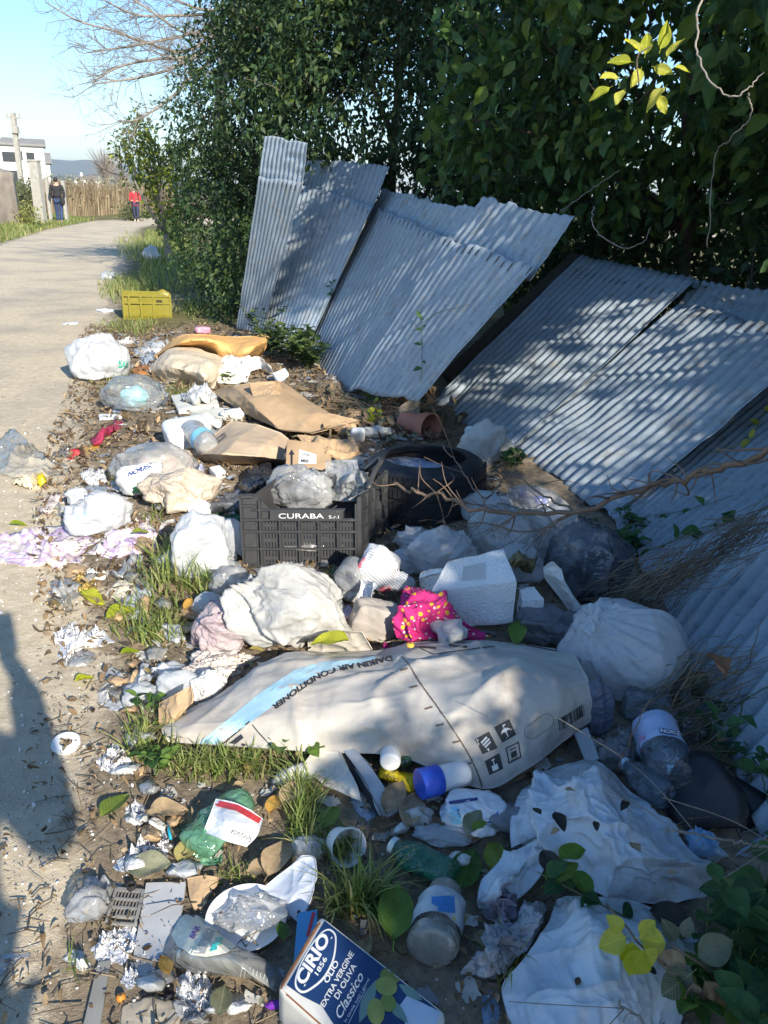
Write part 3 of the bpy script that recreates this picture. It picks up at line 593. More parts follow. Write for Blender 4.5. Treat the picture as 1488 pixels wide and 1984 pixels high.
# vines looping down in front of the dark tree
def vine(label, pts, r, m=PALEBARK, cat='vine', n=40, leaves=(), lm=None, name='vine', twigs=0, seed=0, group=None):
    P = spline(pts, n); rg = np.random.default_rng(seed)
    P[1:-1] += rg.normal(0, r*.8, (n-2, 3)); R_ = np.linspace(r, r*.55, n)
    if not leaves and not twigs: return setp(obj(name, *tube(P, R_, 6), m), label, cat, group)
    t = empty(name, label, cat, P[0], group); obj('stem', *tube(P, R_, 6), m, t)
    if twigs:
        for _ in range(twigs):
            i = int(rg.integers(4, n-2)); s = P[i]; T = P[min(i+2, n-1)]-P[i-2]; T /= np.linalg.norm(T); e = rg.normal(0, 1, 3); e = T*.8+e*.55; L = rg.uniform(.05, .22)*(1+10*r)
            q = spline([s, s+e*L*.5+rg.normal(0, L*.08, 3), s+e*L+rg.normal(0, L*.12, 3)], 7); obj('twig', *tube(q, np.linspace(R_[i]*.45, .001, 7), 4), m, t)
    for (f, s, sx, sy) in leaves:
        i = int(f*(n-1)); leaf_obj('leaf', P[i], _R*sx-_U*sy-_F*.2, -_F*.7+np.array([0, 0, .6])+rg.normal(0, .3, 3), s, lm or WEED, int(rg.integers(0, 12)), t, 1.3)
    return t
vine('pale vine looping down from the top edge at the upper right', [atd(1365, -40, 2.9), atd(1350, 60, 2.9), atd(1358, 130, 2.85), atd(1412, 188, 2.8), atd(1450, 172, 2.8), atd(1480, 140, 2.85)], .0045)
vine('thin vine hanging from the loop down to the fallen sheets', [atd(1450, 180, 2.8), atd(1455, 225, 2.85), atd(1415, 270, 2.9), atd(1385, 310, 3.0), atd(1370, 480, 3.1)], .003, seed=2)
vine('thin dry vine sagging over the dark gap above the fallen sheets', [atd(1150, 400, 3.9), atd(1150, 440, 3.8), atd(1200, 478, 3.7), atd(1245, 470, 3.6), atd(1260, 440, 3.6)], .003, seed=3)
vine('straight dry stem slanting across the dark gap above the fourth sheet', [atd(1085, 410, 4.8), atd(1120, 385, 4.6), atd(1200, 330, 4.3)], .004, seed=4)
# orange fruit
def ico(sub=3):
    bm = bmesh.new(); bmesh.ops.create_icosphere(bm, subdivisions=sub, radius=1); V = np.array([v.co[:] for v in bm.verts]); F = np.array([[v.index for v in f.verts] for f in bm.faces]); bm.free(); return V, F
IC = {k: ico(k) for k in (1, 2, 3, 4, 5, 6)}
ORANGE = mat('orange_peel', (.75, .27, .03), (.6, .2, .02), rough=.45, bump=.3, bscale=300)
def fruit(name, label, c, r, m=ORANGE, sq=.9):
    V, F = IC[3]; V = V*np.array([1, 1, sq])*r*(1+.03*vnoise(V, 2, 3))[:, None]; t = empty(name, label, 'fruit', c-[0, 0, r*sq]); obj('flesh', V+c, F, m, t)
    obj('stalk_scar', *tube([c+[0, 0, r*sq*.9], c+[0, 0, r*sq*1.05]], [.004, .003], 6), BARK, t)
fruit('orange', 'orange fruit showing behind the top edge of the second sheet', atd(603, 313, 8.9), .05)
fruit('orange', 'tiny orange fruit lying on the dirt at the lower left', hit(235, 1938)+[0, 0, .008], .009)
fruit('lemon', 'orange-yellow fruit lying on top of the carton', atz(795, 1250, .235), .012, mat('lemon_peel', (.8, .42, .05), rough=.5), .6)
fruit('melon', 'mottled green fruit among dry stalks on the right', atz(1352, 1325, .12), .034, mat('green_peel', (.11, .17, .09), (.05, .10, .05), vs=25, rough=.6), 1.2)
# bare tree on the left
def bare_tree():
    base = np.array([-2.7, 13.2, .05]); t = empty('bare_tree', 'bare grey tree spreading leafless twigs across the blue sky', 'tree', base); r = np.random.default_rng(21)
    top = base+[.1, 0, 3.2]; obj('trunk', *tube(spline([base, base+[-.05, 0, 1.6], top], 10), np.linspace(.11, .08, 10), 9), PALEBARK, t)
    fine = MB()
    def grow(p, d, L, rad, lvl, mb):
        n = 7; P = [p]; q = d.copy()
        for i in range(n-1):
            q = q+r.normal(0, .15, 3)+np.array([-.03, 0, .015]); q /= np.linalg.norm(q); P.append(P[-1]+q*L/(n-1))
        mb.tube(P, np.linspace(rad, rad*.6, n), 5 if lvl < 2 else 3, False)
        if lvl >= 4 or L < .1: return
        for k in range(r.integers(3, 5) if lvl < 3 else 3):
            i = int(r.integers(2, n)); e = q+r.normal(0, .62, 3); e[1] *= .7; e /= np.linalg.norm(e)
            grow(P[i], e, L*r.uniform(.48, .72), rad*.55, lvl+1, mb)
    A = lambda px, py, y: atd(px, py, y)
    mains = [[(498, 45), (440, 70), (405, 72), (350, 60), (290, 20), (230, -20)], [(470, 60), (400, 60), (330, 75), (250, 90), (170, 102)], [(440, 90), (370, 110), (300, 115), (230, 130), (180, 160)],
             [(430, 60), (360, 100), (290, 85), (220, 60), (150, 40), (90, 5)], [(480, 20), (400, 20), (330, -5), (260, -40)], [(420, 110), (370, 150), (330, 190), (270, 230), (230, 235)],
             [(430, 40), (350, 30), (270, 30), (200, 0)], [(460, 10), (430, -40), (380, -90)], [(420, 90), (340, 130), (270, 150), (185, 162)], [(520, 30), (480, -30), (400, -60), (330, -60)], [(500, 80), (440, 130), (390, 140), (355, 120), (300, 100)]]
    for k, mm in enumerate(mains):
        P = spline([top if k % 2 else top+[0, 0, -.3]]+[A(x, y, 12.6-.12*i+.15*r.standard_normal()) for i, (x, y) in enumerate(mm)], 22)
        b = obj('branch', *tube(P, np.linspace(.036, .010, 22), 6), PALEBARK, t)
        tw = MB()
        for i in range(5, 22):
            for _ in range(1+(i % 2)):
                d = P[i]-P[i-1]; d = d/np.linalg.norm(d)+r.normal(0, .6, 3); d[1] *= .6; d /= np.linalg.norm(d); grow(P[i], d, r.uniform(.25, .6), .007, 2, tw)
        setp(tw.build('twigs', PALEBARK, b, True), kind='stuff')
bare_tree()
# ---------------------------------------------------------------- grass
def blades(pts, hgt, seed, m=GRASSM, w=.004, lean=.6, tone=(.2, .85), dry=.12, name='grass', label=None):
    r = np.random.default_rng(seed); n = len(pts); k = 6; h = hgt*r.uniform(.45, 1.15, n); a = r.uniform(0, 2*math.pi, n); ln = r.uniform(.15, 1.1, n)*lean
    t = np.linspace(0, 1, k)[None]; b = np.stack([np.cos(a), np.sin(a)], 1)
    out = (h*ln)[:, None]*t**1.8; z = h[:, None]*(t-.35*(ln[:, None])*t**3)
    C = np.stack([pts[:, 0, None]+b[:, 0, None]*out, pts[:, 1, None]+b[:, 1, None]*out, pts[:, 2, None]+z-.01], 2)
    s = np.stack([-b[:, 1], b[:, 0]], 1)+r.normal(0, .5, (n, 2)); s /= np.linalg.norm(s, axis=1, keepdims=True); ww = (w*r.uniform(.6, 1.3, n))[:, None]*(1-t**2.5*.95)
    L = C.copy(); Rr = C.copy()
    for ax in (0, 1): L[:, :, ax] -= s[:, ax, None]*ww; Rr[:, :, ax] += s[:, ax, None]*ww
    V = np.stack([L, Rr], 2).reshape(-1, 3); i = np.arange(k-1); q = np.stack([2*i, 2*i+1, 2*i+3, 2*i+2], 1)
    F = (q[None]+(2*k)*np.arange(n)[:, None, None]).reshape(-1, 4)
    o = obj(name, V, F, m); tn = r.uniform(tone[0], tone[1], n); tn[r.random(n) < dry] = 1; set_tone(o.data, np.repeat(tn, 2*k)); setp(o, label, 'grass' if label else None, kind='stuff'); return o
def tuft(px, py, wpx, hpx, n, hgt, seed, label, lift=0.0, w=.004, lean=.7, dry=.12, tone=(.2, .85)):
    r = np.random.default_rng(seed); pts = []
    while len(pts) < n:
        a, b = r.normal(0, .45, 2)
        if a*a+b*b > 1: continue
        p = hit(px+a*wpx/2, py+b*hpx/2); pts.append([p[0], p[1], p[2]+lift])
    return blades(np.array(pts), hgt, seed, w=w, lean=lean, dry=dry, label=label, name='grass', tone=tone)
GR = [(335, 1120, 150, 110, 300, .20, 'tall green grass tuft in front of the white bag by the black crate', .0040), (300, 1215, 170, 110, 420, .12, 'green grass below the white bag on the left', .0034), (400, 1150, 70, 60, 90, .16, 'small grass tuft at the foot of the big white bag', .0034),
      (430, 1488, 270, 70, 520, .10, 'mat of green grass under the front edge of the carton', .0026), (585, 1575, 70, 190, 420, .12, 'narrow upright strip of grass right of the green bottle', .0022), (655, 1655, 80, 90, 160, .10, 'grass round the white cup', .0024),
      (690, 1760, 140, 60, 240, .17, 'spiky grass tuft above the oil tin', .0030), (290, 1440, 130, 100, 260, .10, 'weedy grass at the left tip of the carton', .003), (460, 1700, 90, 40, 60, .07, 'thin dry grass below the green bottle', .0022),
      (240, 745, 120, 60, 240, .12, 'grass between the white bag and the clear bag', .004), (350, 765, 110, 40, 200, .10, 'grass in front of the beige sack', .004), (250, 635, 150, 40, 520, .12, 'grass in front of the yellow crate', .005), (380, 600, 110, 40, 300, .16, 'shaded grass beside the yellow crate', .005),
      (245, 560, 120, 60, 900, .22, 'long grass behind the yellow crate', .006), (270, 480, 110, 60, 900, .32, 'tall dry grass at the foot of the hedge', .008), (300, 1010, 60, 30, 60, .11, 'small grass tuft above the lilac sheet', .003),
      (1440, 1890, 120, 120, 120, .16, 'long shaded grass blades in the lower right corner', .0028), (980, 1870, 60, 120, 40, .14, 'few thin grass blades by the grey rags', .0022), (150, 1870, 60, 50, 25, .06, 'few thick grass shoots near the viewer shadow', .003)]
for k, (px, py, w_, h_, n, hg, lb, bw) in enumerate(GR): tuft(px, py, w_, h_, int(n*.75), hg*.85, 100+k, lb, w=bw, dry=.28 if k != 14 else .7, lean=.95)
r = np.random.default_rng(55)
def verge(n, ys, off, hgt, seed, label, w):
    y = r.uniform(ys[0], ys[1], n); x = off(y, n); p = np.stack([x, y, terr(x, y)], 1); return blades(p, hgt, seed, w=w, label=label, dry=.3)
verge(7000, (19, 40), lambda y, n: ledge_x(y)-r.random(n)**.8*2.2, .20, 61, 'strip of green grass along the far side of the road', .014)
verge(3500, (12, 30), lambda y, n: edge_x(y)+.35+r.random(n)**1.1*1.3, .20, 62, 'grass strip between the road and the far end of the hedge', .010)
# ---------------------------------------------------------------- ground litter: nobody could count it
def inpile(n, ylo, yhi, seed, xr=2.6, lo=-.15, p=1.0):
    r = np.random.default_rng(seed); y = ylo+(yhi-ylo)*r.random(n)**1.3; x = edge_x(y)+lo+(xr-lo)*r.random(n)**p
    return np.stack([x, y, terr(x, y)], 1), r
P, r = inpile(15000, .7, 9, 70, 2.3, -.22, 1.15); n = len(P)
d = r.normal(0, 1, (n, 3)); d[:, 2] *= .25; nr = np.stack([r.normal(0, .35, n), r.normal(0, .35, n), np.ones(n)], 1); sz = (.012+.045*r.random(n)**2.5)*np.clip(P[:, 1]/3.2, .42, 1.1)
V, F = leaf_mesh_arrays(P+np.array([0, 0, .012])+np.stack([0*sz, 0*sz, r.random(n)*.02], 1), d, nr, sz, r.uniform(.7, 1.5, n), r.uniform(-.8, 1.2, n))
o = obj('dead_leaf_litter', V, F, BROWNLEAF); set_tone(o.data, np.repeat(np.clip(r.normal(.45, .28, n), 0, 1), 8)); setp(o, 'scattered dead brown leaves lying all over the rubbish strip', 'leaves', kind='stuff')
def sticks(n, seed, name, label, rr, LL, m, ylo=.7, yhi=9, lo=-.35, flat=.12, xr=2.4):
    P, r = inpile(n, ylo, yhi, seed, xr, lo); a = r.uniform(0, 2*math.pi, n); L = r.uniform(*LL, n); rad = r.uniform(*rr, n); Vs, Fs = [], []
    for i in range(n):
        d = np.array([math.cos(a[i]), math.sin(a[i]), r.normal(0, flat)]); b = np.array([-d[1], d[0], 0])*r.normal(0, .15)*L[i]; q = P[i]+[0, 0, .006+.01*r.random()]
        V_, F_ = tube([q, q+d*L[i]*.5+b, q+d*L[i]], [rad[i], rad[i], rad[i]*.6], 3, False); Fs += [tuple(k+9*i for k in f) for f in F_]; Vs.append(V_)
    return setp(obj(name, np.concatenate(Vs), Fs, m), label, 'twigs', kind='stuff')
STRAW = mat('straw', (.36, .28, .17), (.17, .12, .07), vs=12, rough=.85)
sticks(3000, 71, 'twig_litter', 'thin twigs and stalks strewn over the dirt', (.0008, .0022), (.03, .11), BARK, lo=-.12)
sticks(2600, 72, 'straw_litter', 'pale straw and dry stalks strewn over the dirt', (.0007, .0018), (.03, .12), STRAW, lo=-.15)
def crumbs(n, seed, size, lo, xr, ylo, yhi, m, name, label, p=1.0):
    P, r = inpile(n, ylo, yhi, seed, xr, lo, p); V0, F0 = IC[1]; s = size*r.lognormal(0, .5, n); q = V0[None]*(1+.35*r.standard_normal((n, len(V0), 1)))
    V = P[:, None]+q*s[:, None, None]+np.array([0, 0, .5])*s[:, None, None]; F = (F0[None]+len(V0)*np.arange(n)[:, None, None]).reshape(-1, 3)
    return setp(obj(name, V.reshape(-1, 3), F, m, smooth=False), label, 'crumbs', kind='stuff')
crumbs(3400, 73, .0019, -.5, 1.0, .7, 5, mat('foam_crumb', (.72, .72, .70), rough=.8), 'foam_crumbs', 'tiny white foam crumbs sprinkled on the dirt by the road')
crumbs(2600, 74, .0026, -1.6, 2.2, .7, 7, mat('gravel_grain', (.33, .30, .26), (.16, .14, .12), vs=40, rough=.9), 'gravel', 'small gravel on the road edge', 1.0)
def scraps(n, seed, cols, name, label, size, ylo=.8, yhi=8.5, lo=.1, xr=2.2):
    P, r = inpile(n, ylo, yhi, seed, xr, lo); k = 5; G = np.stack(np.meshgrid(np.linspace(-1, 1, k), np.linspace(-1, 1, k), indexing='ij'), -1).reshape(-1, 2); g0 = grid_faces(k, k); Vs = []
    for i in range(n):
        s = size*min(r.lognormal(0, .4), 1.7); a = r.uniform(0, 6.3); c, s_ = math.cos(a), math.sin(a); g = G*(1+.10*r.standard_normal((k*k, 1)))*[1, r.uniform(.4, 1)]+.08*r.standard_normal((k*k, 2))
        s = s*float(np.clip(P[i, 1]/3.0, .5, 1.2)); z = .17*fbm(np.column_stack([g*1.0+i*7, g[:, 0]*0]), 1.3, seed)+.12; Vs.append(np.column_stack([(g[:, 0]*c-g[:, 1]*s_)*s+P[i, 0], (g[:, 0]*s_+g[:, 1]*c)*s+P[i, 1], P[i, 2]+.004+z*s]))
    F = (g0[None]+k*k*np.arange(n)[:, None, None]).reshape(-1, 4); o = obj(name, np.concatenate(Vs), F, cols); setp(o, label, 'scraps', kind='stuff')
scraps(620, 80, mat('paper_scrap', (.68, .67, .63), (.5, .48, .44), vs=5, dirt=.5, rough=.75, transl=.15), 'paper_scraps', 'small torn white paper and plastic scraps all through the heap', .028)
scraps(200, 81, mat('grey_scrap', (.30, .31, .33), (.17, .17, .18), vs=5, dirt=.5, rough=.4), 'grey_scraps', 'small grey plastic scraps all through the heap', .028)
scraps(220, 82, mat('brown_scrap', (.36, .26, .16), (.24, .17, .1), vs=5, dirt=.3, rough=.8), 'cardboard_scraps', 'small brown cardboard scraps all through the heap', .03)
scraps(60, 83, mat('blue_scrap', (.08, .25, .55), (.5, .55, .6), vs=9, dirt=.4, rough=.4), 'blue_scraps', 'small blue plastic scraps all through the heap', .02)
def cube_grid_(n):
    bm = bmesh.new(); bmesh.ops.create_cube(bm, size=2); bmesh.ops.subdivide_edges(bm, edges=bm.edges[:], cuts=n, use_grid_fill=True); V = np.array([v.co[:] for v in bm.verts]); F = np.array([[v.index for v in f.verts] for f in bm.faces]); bm.free(); return V, F
# ================================================================== FAR BACKGROUND
CONC = mat('concrete', (.42, .40, .35), (.30, .285, .25), vs=6, dirt=.3, rough=.9, bump=.3, bscale=30)
WALLW = mat('white_render', (.80, .79, .76), (.72, .71, .68), vs=.6, rough=.85)
ROOFG = mat('grey_roof', (.27, .26, .25), (.20, .19, .18), vs=1.2, rough=.9)
DARKW = mat('dark_window', (.04, .045, .05), rough=.2)
def pole_like(name, label, cat, px, py, dist, w, h, m, cross=0):
    base = atd(px, py, dist); base[2] = float(terr(base[0], base[1])[0]); t = empty(name, label, cat, base)
    MB().box(base+[0, 0, h/2-.1], (w, w, h+.2)).build('post', m, t)
    if cross: MB().box(base+[0, 0, h-.3], (1.0, .1, .1)).box(base+[-.4, 0, h-.15], (.08, .08, .25)).box(base+[.4, 0, h-.15], (.08, .08, .25)).box(base+[0, 0, h-1.5], (.5, .12, .1)).box(base+[.1, -.12, h-1.0], (.35, .3, .4)).build('crossarm', m, t)
    else: MB().box(base+[0, 0, h+.03], (w*1.15, w*1.15, .06)).build('cap', m, t)
    return t
def building(name, label, corner, wx, wy, hh, roof_h, windows, seed=0, rot=0.0):
    c = np.asarray(corner, float); t = empty(name, label, 'building', c); cr, sr = math.cos(rot), math.sin(rot)
    def Rt(V): V = np.asarray(V, float); return np.column_stack([V[:, 0]*cr-V[:, 1]*sr, V[:, 0]*sr+V[:, 1]*cr, V[:, 2]])+c
    def bx(nm, c0, e, m, par=t):
        mb = MB().box(c0, e); return obj(nm, Rt(np.concatenate(mb.V)), mb.F, m, par, smooth=False)
    wall = bx('wall', (wx/2, wy/2, hh/2), (wx, wy, hh), WALLW)
    V = [(-.3, -.35, hh), (wx+.3, -.35, hh), (wx+.3, wy+.35, hh), (-.3, wy+.35, hh), (-.3, wy/2, hh+roof_h), (wx+.3, wy/2, hh+roof_h)]
    V2 = V+[(x, y, z-.25) for x, y, z in V[:4]]
    rf = obj('roof', Rt(V2), [(0, 1, 5, 4), (2, 3, 4, 5), (0, 4, 3), (1, 2, 5), (0, 6, 7, 1), (1, 7, 8, 2), (2, 8, 9, 3), (3, 9, 6, 0), (9, 8, 7, 6)], ROOFG, t, smooth=False)
    bx('chimney', (wx*.3, wy*.45, hh+roof_h+.1), (.7, .7, 1.6), WALLW, rf)
    for (x, z, w, h) in windows:
        f = bx('window', (x, -.03, z), (w+.24, .12, h+.24), WALLW); bx('pane', (x, -.10, z), (w, .06, h), DARKW, f)
    return t
# white house on the left: its walls cover x 10..90 px, 285..390 px
D = 95.0; b0 = atd(-30, 372, D); sc = D/FPX; b0[2] = .0
building('white_house', 'large white house with grey roof and dark windows, furthest left behind the wall', b0, 115*sc, 5, (378-305)*sc+1.6, .7, [(52*sc, 4.6, 1.5, 1.1), (50*sc, 2.2, 1.6, 1.8), (72*sc, 4.8, .5, 1.0), (90*sc, 4.6, .9, 1.2), (20*sc, 4.6, 1.3, 1.1), (20*sc, 2.2, 1.3, 1.6), (95*sc, 2.2, .9, 1.4)], rot=.40)
b1 = atd(78, 372, D+14); b1[2] = 0
building('white_house', 'narrow gabled white house standing right of the large one', b1, 1.6, 6, 4.6, 1.2, [(.8, 3.2, .6, 1.0), (.8, 1.4, .6, 1.0)], rot=.40)
b2 = atd(146, 365, 260); b2[2] = 0
building('distant_building', 'long low white building far away below the hills', b2, 8, 8, 4.2, 1.0, [(1.5+1.6*k, 2.6, .8, .9) for k in range(4)], rot=.38)
b3 = atd(172, 367, 300); b3[2] = 0
building('distant_building', 'low white shed at the right end of the far buildings', b3, 6, 8, 3.8, .8, [(1.2+1.6*k, 2.4, .8, .8) for k in range(3)], rot=.36)
pole_like('utility_pole', 'tall concrete utility pole with crossarm and transformer by the white house', 'pole', 47, 396, 52, .28, 5.6, CONC, 1)
pole_like('concrete_post', 'thick concrete gatepost behind the man in black', 'post', 79, 418, 31, .34, 2.25, CONC)
pole_like('concrete_post', 'thin concrete post just left of the man in black', 'post', 98, 416, 33, .12, 1.7, CONC)
pole_like('concrete_post', 'thin concrete post just right of the man in black', 'post', 128, 412, 34, .12, 1.6, CONC)
# old wall stub at the left edge
p = atd(-52, 425, 27); p[2] = 0
V, F = cube_grid_(10); V = V*np.array([.75, 1.6, 1.1]); w = obj('stone_wall', p+np.array([0, .4, .95])+V*(1+.06*fbm(V, 1.7, 4))[:, None]-np.array([0, 0, 1])*(.25*np.clip(V[:, :1], 0, 1)*(V[:, 2:3] > .5)), F, mat('old_plaster', (.40, .34, .27), (.25, .2, .16), vs=1.5, dirt=.5, rough=.95, bump=.6, bscale=6)); setp(w, 'crumbling old plaster wall end at the left edge', 'wall')
# reed fence: posts and dry reed mass
POSTW = mat('grey_wood_post', (.33, .28, .23), (.2, .17, .14), vs=6, rough=.9)
rf = empty('reed_fence', 'long fence overgrown with dry reeds and creeper across the far side of the road', 'fence', atd(130, 412, 36)*[1, 1, 0])
A_, B_ = atd(92, 412, 37)*[1, 1, 0], atd(330, 405, 53)*[1, 1, 0]
for k in range(14):
    q = A_+(B_-A_)*k/13; MB().box(q+[0, 0, .8], (.11, .11, 1.9)).build('post', POSTW, rf)
r = np.random.default_rng(31); n = 9000; tq = r.random(n); q = A_+(B_-A_)*tq[:, None]+r.normal(0, .22, (n, 3))*[.4, 1, 0]; q[:, 2] = 0
top = 1.75+.25*vnoise(q, .5, 3)
o = blades(q, 1.0, 33, m=leaf_mat('dry_reed', (.10, .08, .045), (.24, .185, .115), (.42, .34, .22), .2, .9), w=.022, lean=.25, name='reeds'); o.scale = (1, 1, 1.75); o.location = tuple(np.array(o.location)-np.array(rf.location)); o.parent = rf
nl = 2600; tq = r.random(nl); q = A_+(B_-A_)*tq[:, None]+r.normal(0, .3, (nl, 3))*[.4, 1, 0]; q[:, 2] = r.uniform(.3, 2.0, nl)
V, F = leaf_mesh_arrays(q, r.normal(0, 1, (nl, 3)), r.normal(0, 1, (nl, 3)), r.uniform(.06, .14, nl), 1.6); o = obj('creeper', V, F, leaf_mat('dry_creeper', (.06, .07, .03), (.20, .19, .09), (.58, .5, .33), .25, .8), rf); setp(o, kind='stuff'); set_tone(o.data, np.repeat(r.random(nl), 8))
# shrubs and hazy bare trees far away
def shrub(name, label, px, py, dist, rad, hh, n, size, m, seed, group=None):
    c = atd(px, py, dist); c[2] = hh*.5
    return tree(name, label, [(tuple(c), (rad, rad, hh*.55))], (c[0], c[1]), n, 6, size, m, seed, 0, cat='shrub', trunk_r=.05, limbs=4, twigs=20, group=group, shell=.9)
OLIVE = leaf_mat('far_shrub_leaf', (.05, .07, .03), (.12, .14, .06), (.3, .29, .14), .3, .7)
shrub('shrub', 'round green shrub below the windows of the white house', 25, 395, 44, 1.1, 1.7, 420, .14, OLIVE, 41)
shrub('shrub', 'grey-green shrub behind the concrete gatepost', 62, 398, 42, .9, 1.9, 400, .14, OLIVE, 42)
shrub('shrub', 'yellowish weedy bush at the foot of the old wall', 30, 418, 29, .9, .9, 400, .10, leaf_mat('yellow_weed', (.08, .1, .03), (.2, .22, .06), (.42, .4, .14), .3, .7), 43)
shrub('shrub', 'low prickly bush beside the reed fence at the far bend', 255, 412, 39, .7, .8, 300, .1, OLIVE, 44)
def hazy_tree(label, px, dist, hh, seed):
    b = atd(px, 372, dist); b[2] = 0; t = empty('winter_tree', label, 'tree', b); r = np.random.default_rng(seed); M = mat('far_bark', (.34, .29, .25), rough=.95)
    obj('trunk', *tube([b, b+[0, 0, hh*.4]], [hh*.03, hh*.02], 6), M, t); mb = MB()
    for k in range(260):
        a = r.uniform(0, 6.3); e = b+[math.cos(a)*hh*.42*r.random(), math.sin(a)*hh*.2, hh*(.45+.55*r.random()**.7)]; mb.tube(spline([b+[0, 0, hh*r.uniform(.2, .5)], (b+e)/2+[0, 0, hh*.2], e], 5), np.linspace(hh*.006, hh*.0025, 5), 3, False)
    setp(mb.build('branches', M, t, True), kind='stuff')
hazy_tree('round bare winter tree standing far off below the hills', 208, 120, 7.2, 51); hazy_tree('small bare winter tree to the right of the round one', 238, 120, 4.6, 52); hazy_tree('small bare winter tree to the left of the round one', 180, 120, 3.6, 53)
vine('dead branch sticking out against the hills, left of the small citrus tree', [atd(240, 345, 15), atd(222, 336, 15), atd(205, 330, 15), atd(190, 322, 15), atd(180, 315, 15)], .012, BARK, 'branch', n=16, name='dead_branch')
bush = [atd(262, 372, 15), atd(250, 350, 15), atd(235, 325, 15), atd(228, 302, 15)]
vine('thin bare sapling leaning left below the small citrus tree', [atd(300, 392, 15.5)]+bush, .012, PALEBARK, 'sapling', n=24, name='bare_sapling', twigs=14, seed=8)
# ================================================================== PEOPLE
def skinned(name, J, E, R_, m, parent, lvl=2):
    me = bpy.data.meshes.new(name); me.from_pydata([tuple(j) for j in J], E, []); me.materials.append(m); o = bpy.data.objects.new(name, me); link(o, parent)
    md = o.modifiers.new('skin', 'SKIN'); sk = me.skin_vertices[0].data
    for v, rr_ in zip(sk, R_): v.radius = (rr_, rr_) if np.ndim(rr_) == 0 else tuple(rr_)
    sk[0].use_root = True; s = o.modifiers.new('sub', 'SUBSURF'); s.levels = s.render_levels = lvl; md.use_smooth_shade = True
    dg = bpy.context.evaluated_depsgraph_get(); ev = o.evaluated_get(dg); me2 = bpy.data.meshes.new_from_object(ev); o.modifiers.clear(); o.data = me2
    me2.materials.clear(); me2.materials.append(m); me2.polygons.foreach_set('use_smooth', np.ones(len(me2.polygons), bool)); return o
SKIN = mat('skin', (.52, .33, .24), rough=.6)
def person(label, base, face, h, coat, legs, hair, shoes, arms, stride=.12, hood=False):
    """arms: two lists of three joints (elbow, wrist, hand tip) in body space: x right, y forward, z up, as shares of the height"""
    t = empty('person', label, 'person', base); t.rotation_euler = (0, 0, face)
    q = lambda *a: [(x*h, y*h, z*h) for x, y, z in a]
    hip = .055; sh = .115
    J = q((0, 0, .53), (0, -.005, .60), (0, 0, .72), (0, 0, .80), (0, .005, .855), (0, .01, .90), (0, .012, .945),
          (-hip, 0, .50), (-hip, .02+stride*.3, .28), (-hip, stride*.5-.01, .045), (-hip, stride*.5+.06, .02), (hip, 0, .50), (hip, .02-stride*.2, .28), (hip, -stride*.5-.01, .045), (hip, -stride*.5+.06, .02),
          (-sh, 0, .80), *arms[0], (sh, 0, .80), *arms[1])
    E = [(0, 1), (1, 2), (2, 3), (3, 4), (4, 5), (5, 6), (0, 7), (7, 8), (8, 9), (9, 10), (0, 11), (11, 12), (12, 13), (13, 14), (3, 15), (15, 16), (16, 17), (17, 18), (3, 19), (19, 20), (20, 21), (21, 22)]
    R_ = [(.075*h, .055*h), (.07*h, .05*h), (.085*h, .058*h), (.07*h, .05*h), .03*h, .05*h, .048*h]+[.047*h, .034*h, .022*h, .018*h]*2+[.034*h, .026*h, .018*h, .016*h]*2
    body = skinned('body', J, E, R_, SKIN, t)
    f = .013*h; Jc = [J[i] for i in (0, 1, 2, 3)]+[J[15], J[16], J[17], J[19], J[20], J[21], (0, 0, .46*h), (0, -.01*h, .845*h)]
    skinned('jacket', Jc, [(0, 1), (1, 2), (2, 3), (3, 4), (4, 5), (5, 6), (3, 7), (7, 8), (8, 9), (0, 10), (3, 11)], [(.088*h, .068*h), (.085*h, .065*h), (.10*h, .072*h), (.085*h, .062*h), .045*h, .036*h, .028*h, .045*h, .036*h, .028*h, (.09*h, .072*h), (.05*h if hood else .036*h, .045*h if hood else .036*h)], coat, t)
    skinned('trousers', [J[0], J[7], J[8], (J[9][0], J[9][1], .06*h), J[11], J[12], (J[13][0], J[13][1], .06*h)], [(0, 1), (1, 2), (2, 3), (0, 4), (4, 5), (5, 6)], [(.078*h, .06*h), .056*h, .043*h, .035*h, .056*h, .043*h, .035*h], legs, t)
    for a, b in ((9, 10), (13, 14)): skinned('shoe', [(J[a][0], J[a][1]-.015*h, .022*h), (J[a][0], J[a][1]+.03*h, .022*h), (J[b][0], J[b][1]+.02*h, .018*h)], [(0, 1), (1, 2)], [.024*h, .026*h, .02*h], shoes, t, 1)
    V, F = IC[3]; Vh = V*np.array([.05, .058, .055])*h*(1+.06*fbm(V, 3, 2))[:, None]; k = (V[F].mean(1)[:, 1] < .35) | (V[F].mean(1)[:, 2] > .45); F2 = F[k]
    hr = bpy.data.objects.new('hair', mesh('hair', Vh+np.array([0, -.004, .942])*h, F2, hair)); link(hr, t)
    # face: nose and ears grown from small ellipsoids
    V1, F1 = IC[2]
    for nm, c, e in (('nose', (0, .062, .925), (.008, .012, .014)), ('ear', (-.05, .005, .925), (.006, .012, .018)), ('ear', (.05, .005, .925), (.006, .012, .018)), ('eye', (-.019, .05, .938), (.007, .007, .005)), ('eye', (.019, .05, .938), (.007, .007, .005)), ('mouth', (0, .054, .905), (.016, .006, .004))):
        o = bpy.data.objects.new(nm, mesh(nm, V1*np.array(e)*h+np.array(c)*h, F1, hair if nm == 'eye' else SKIN)); link(o, t)
    return t, J
BLK = mat('black_cloth', (.022, .022, .026), rough=.85); DEN = mat('denim', (.035, .065, .16), (.02, .04, .1), vs=8, rough=.85); HAIR = mat('dark_hair', (.025, .018, .014), rough=.6)
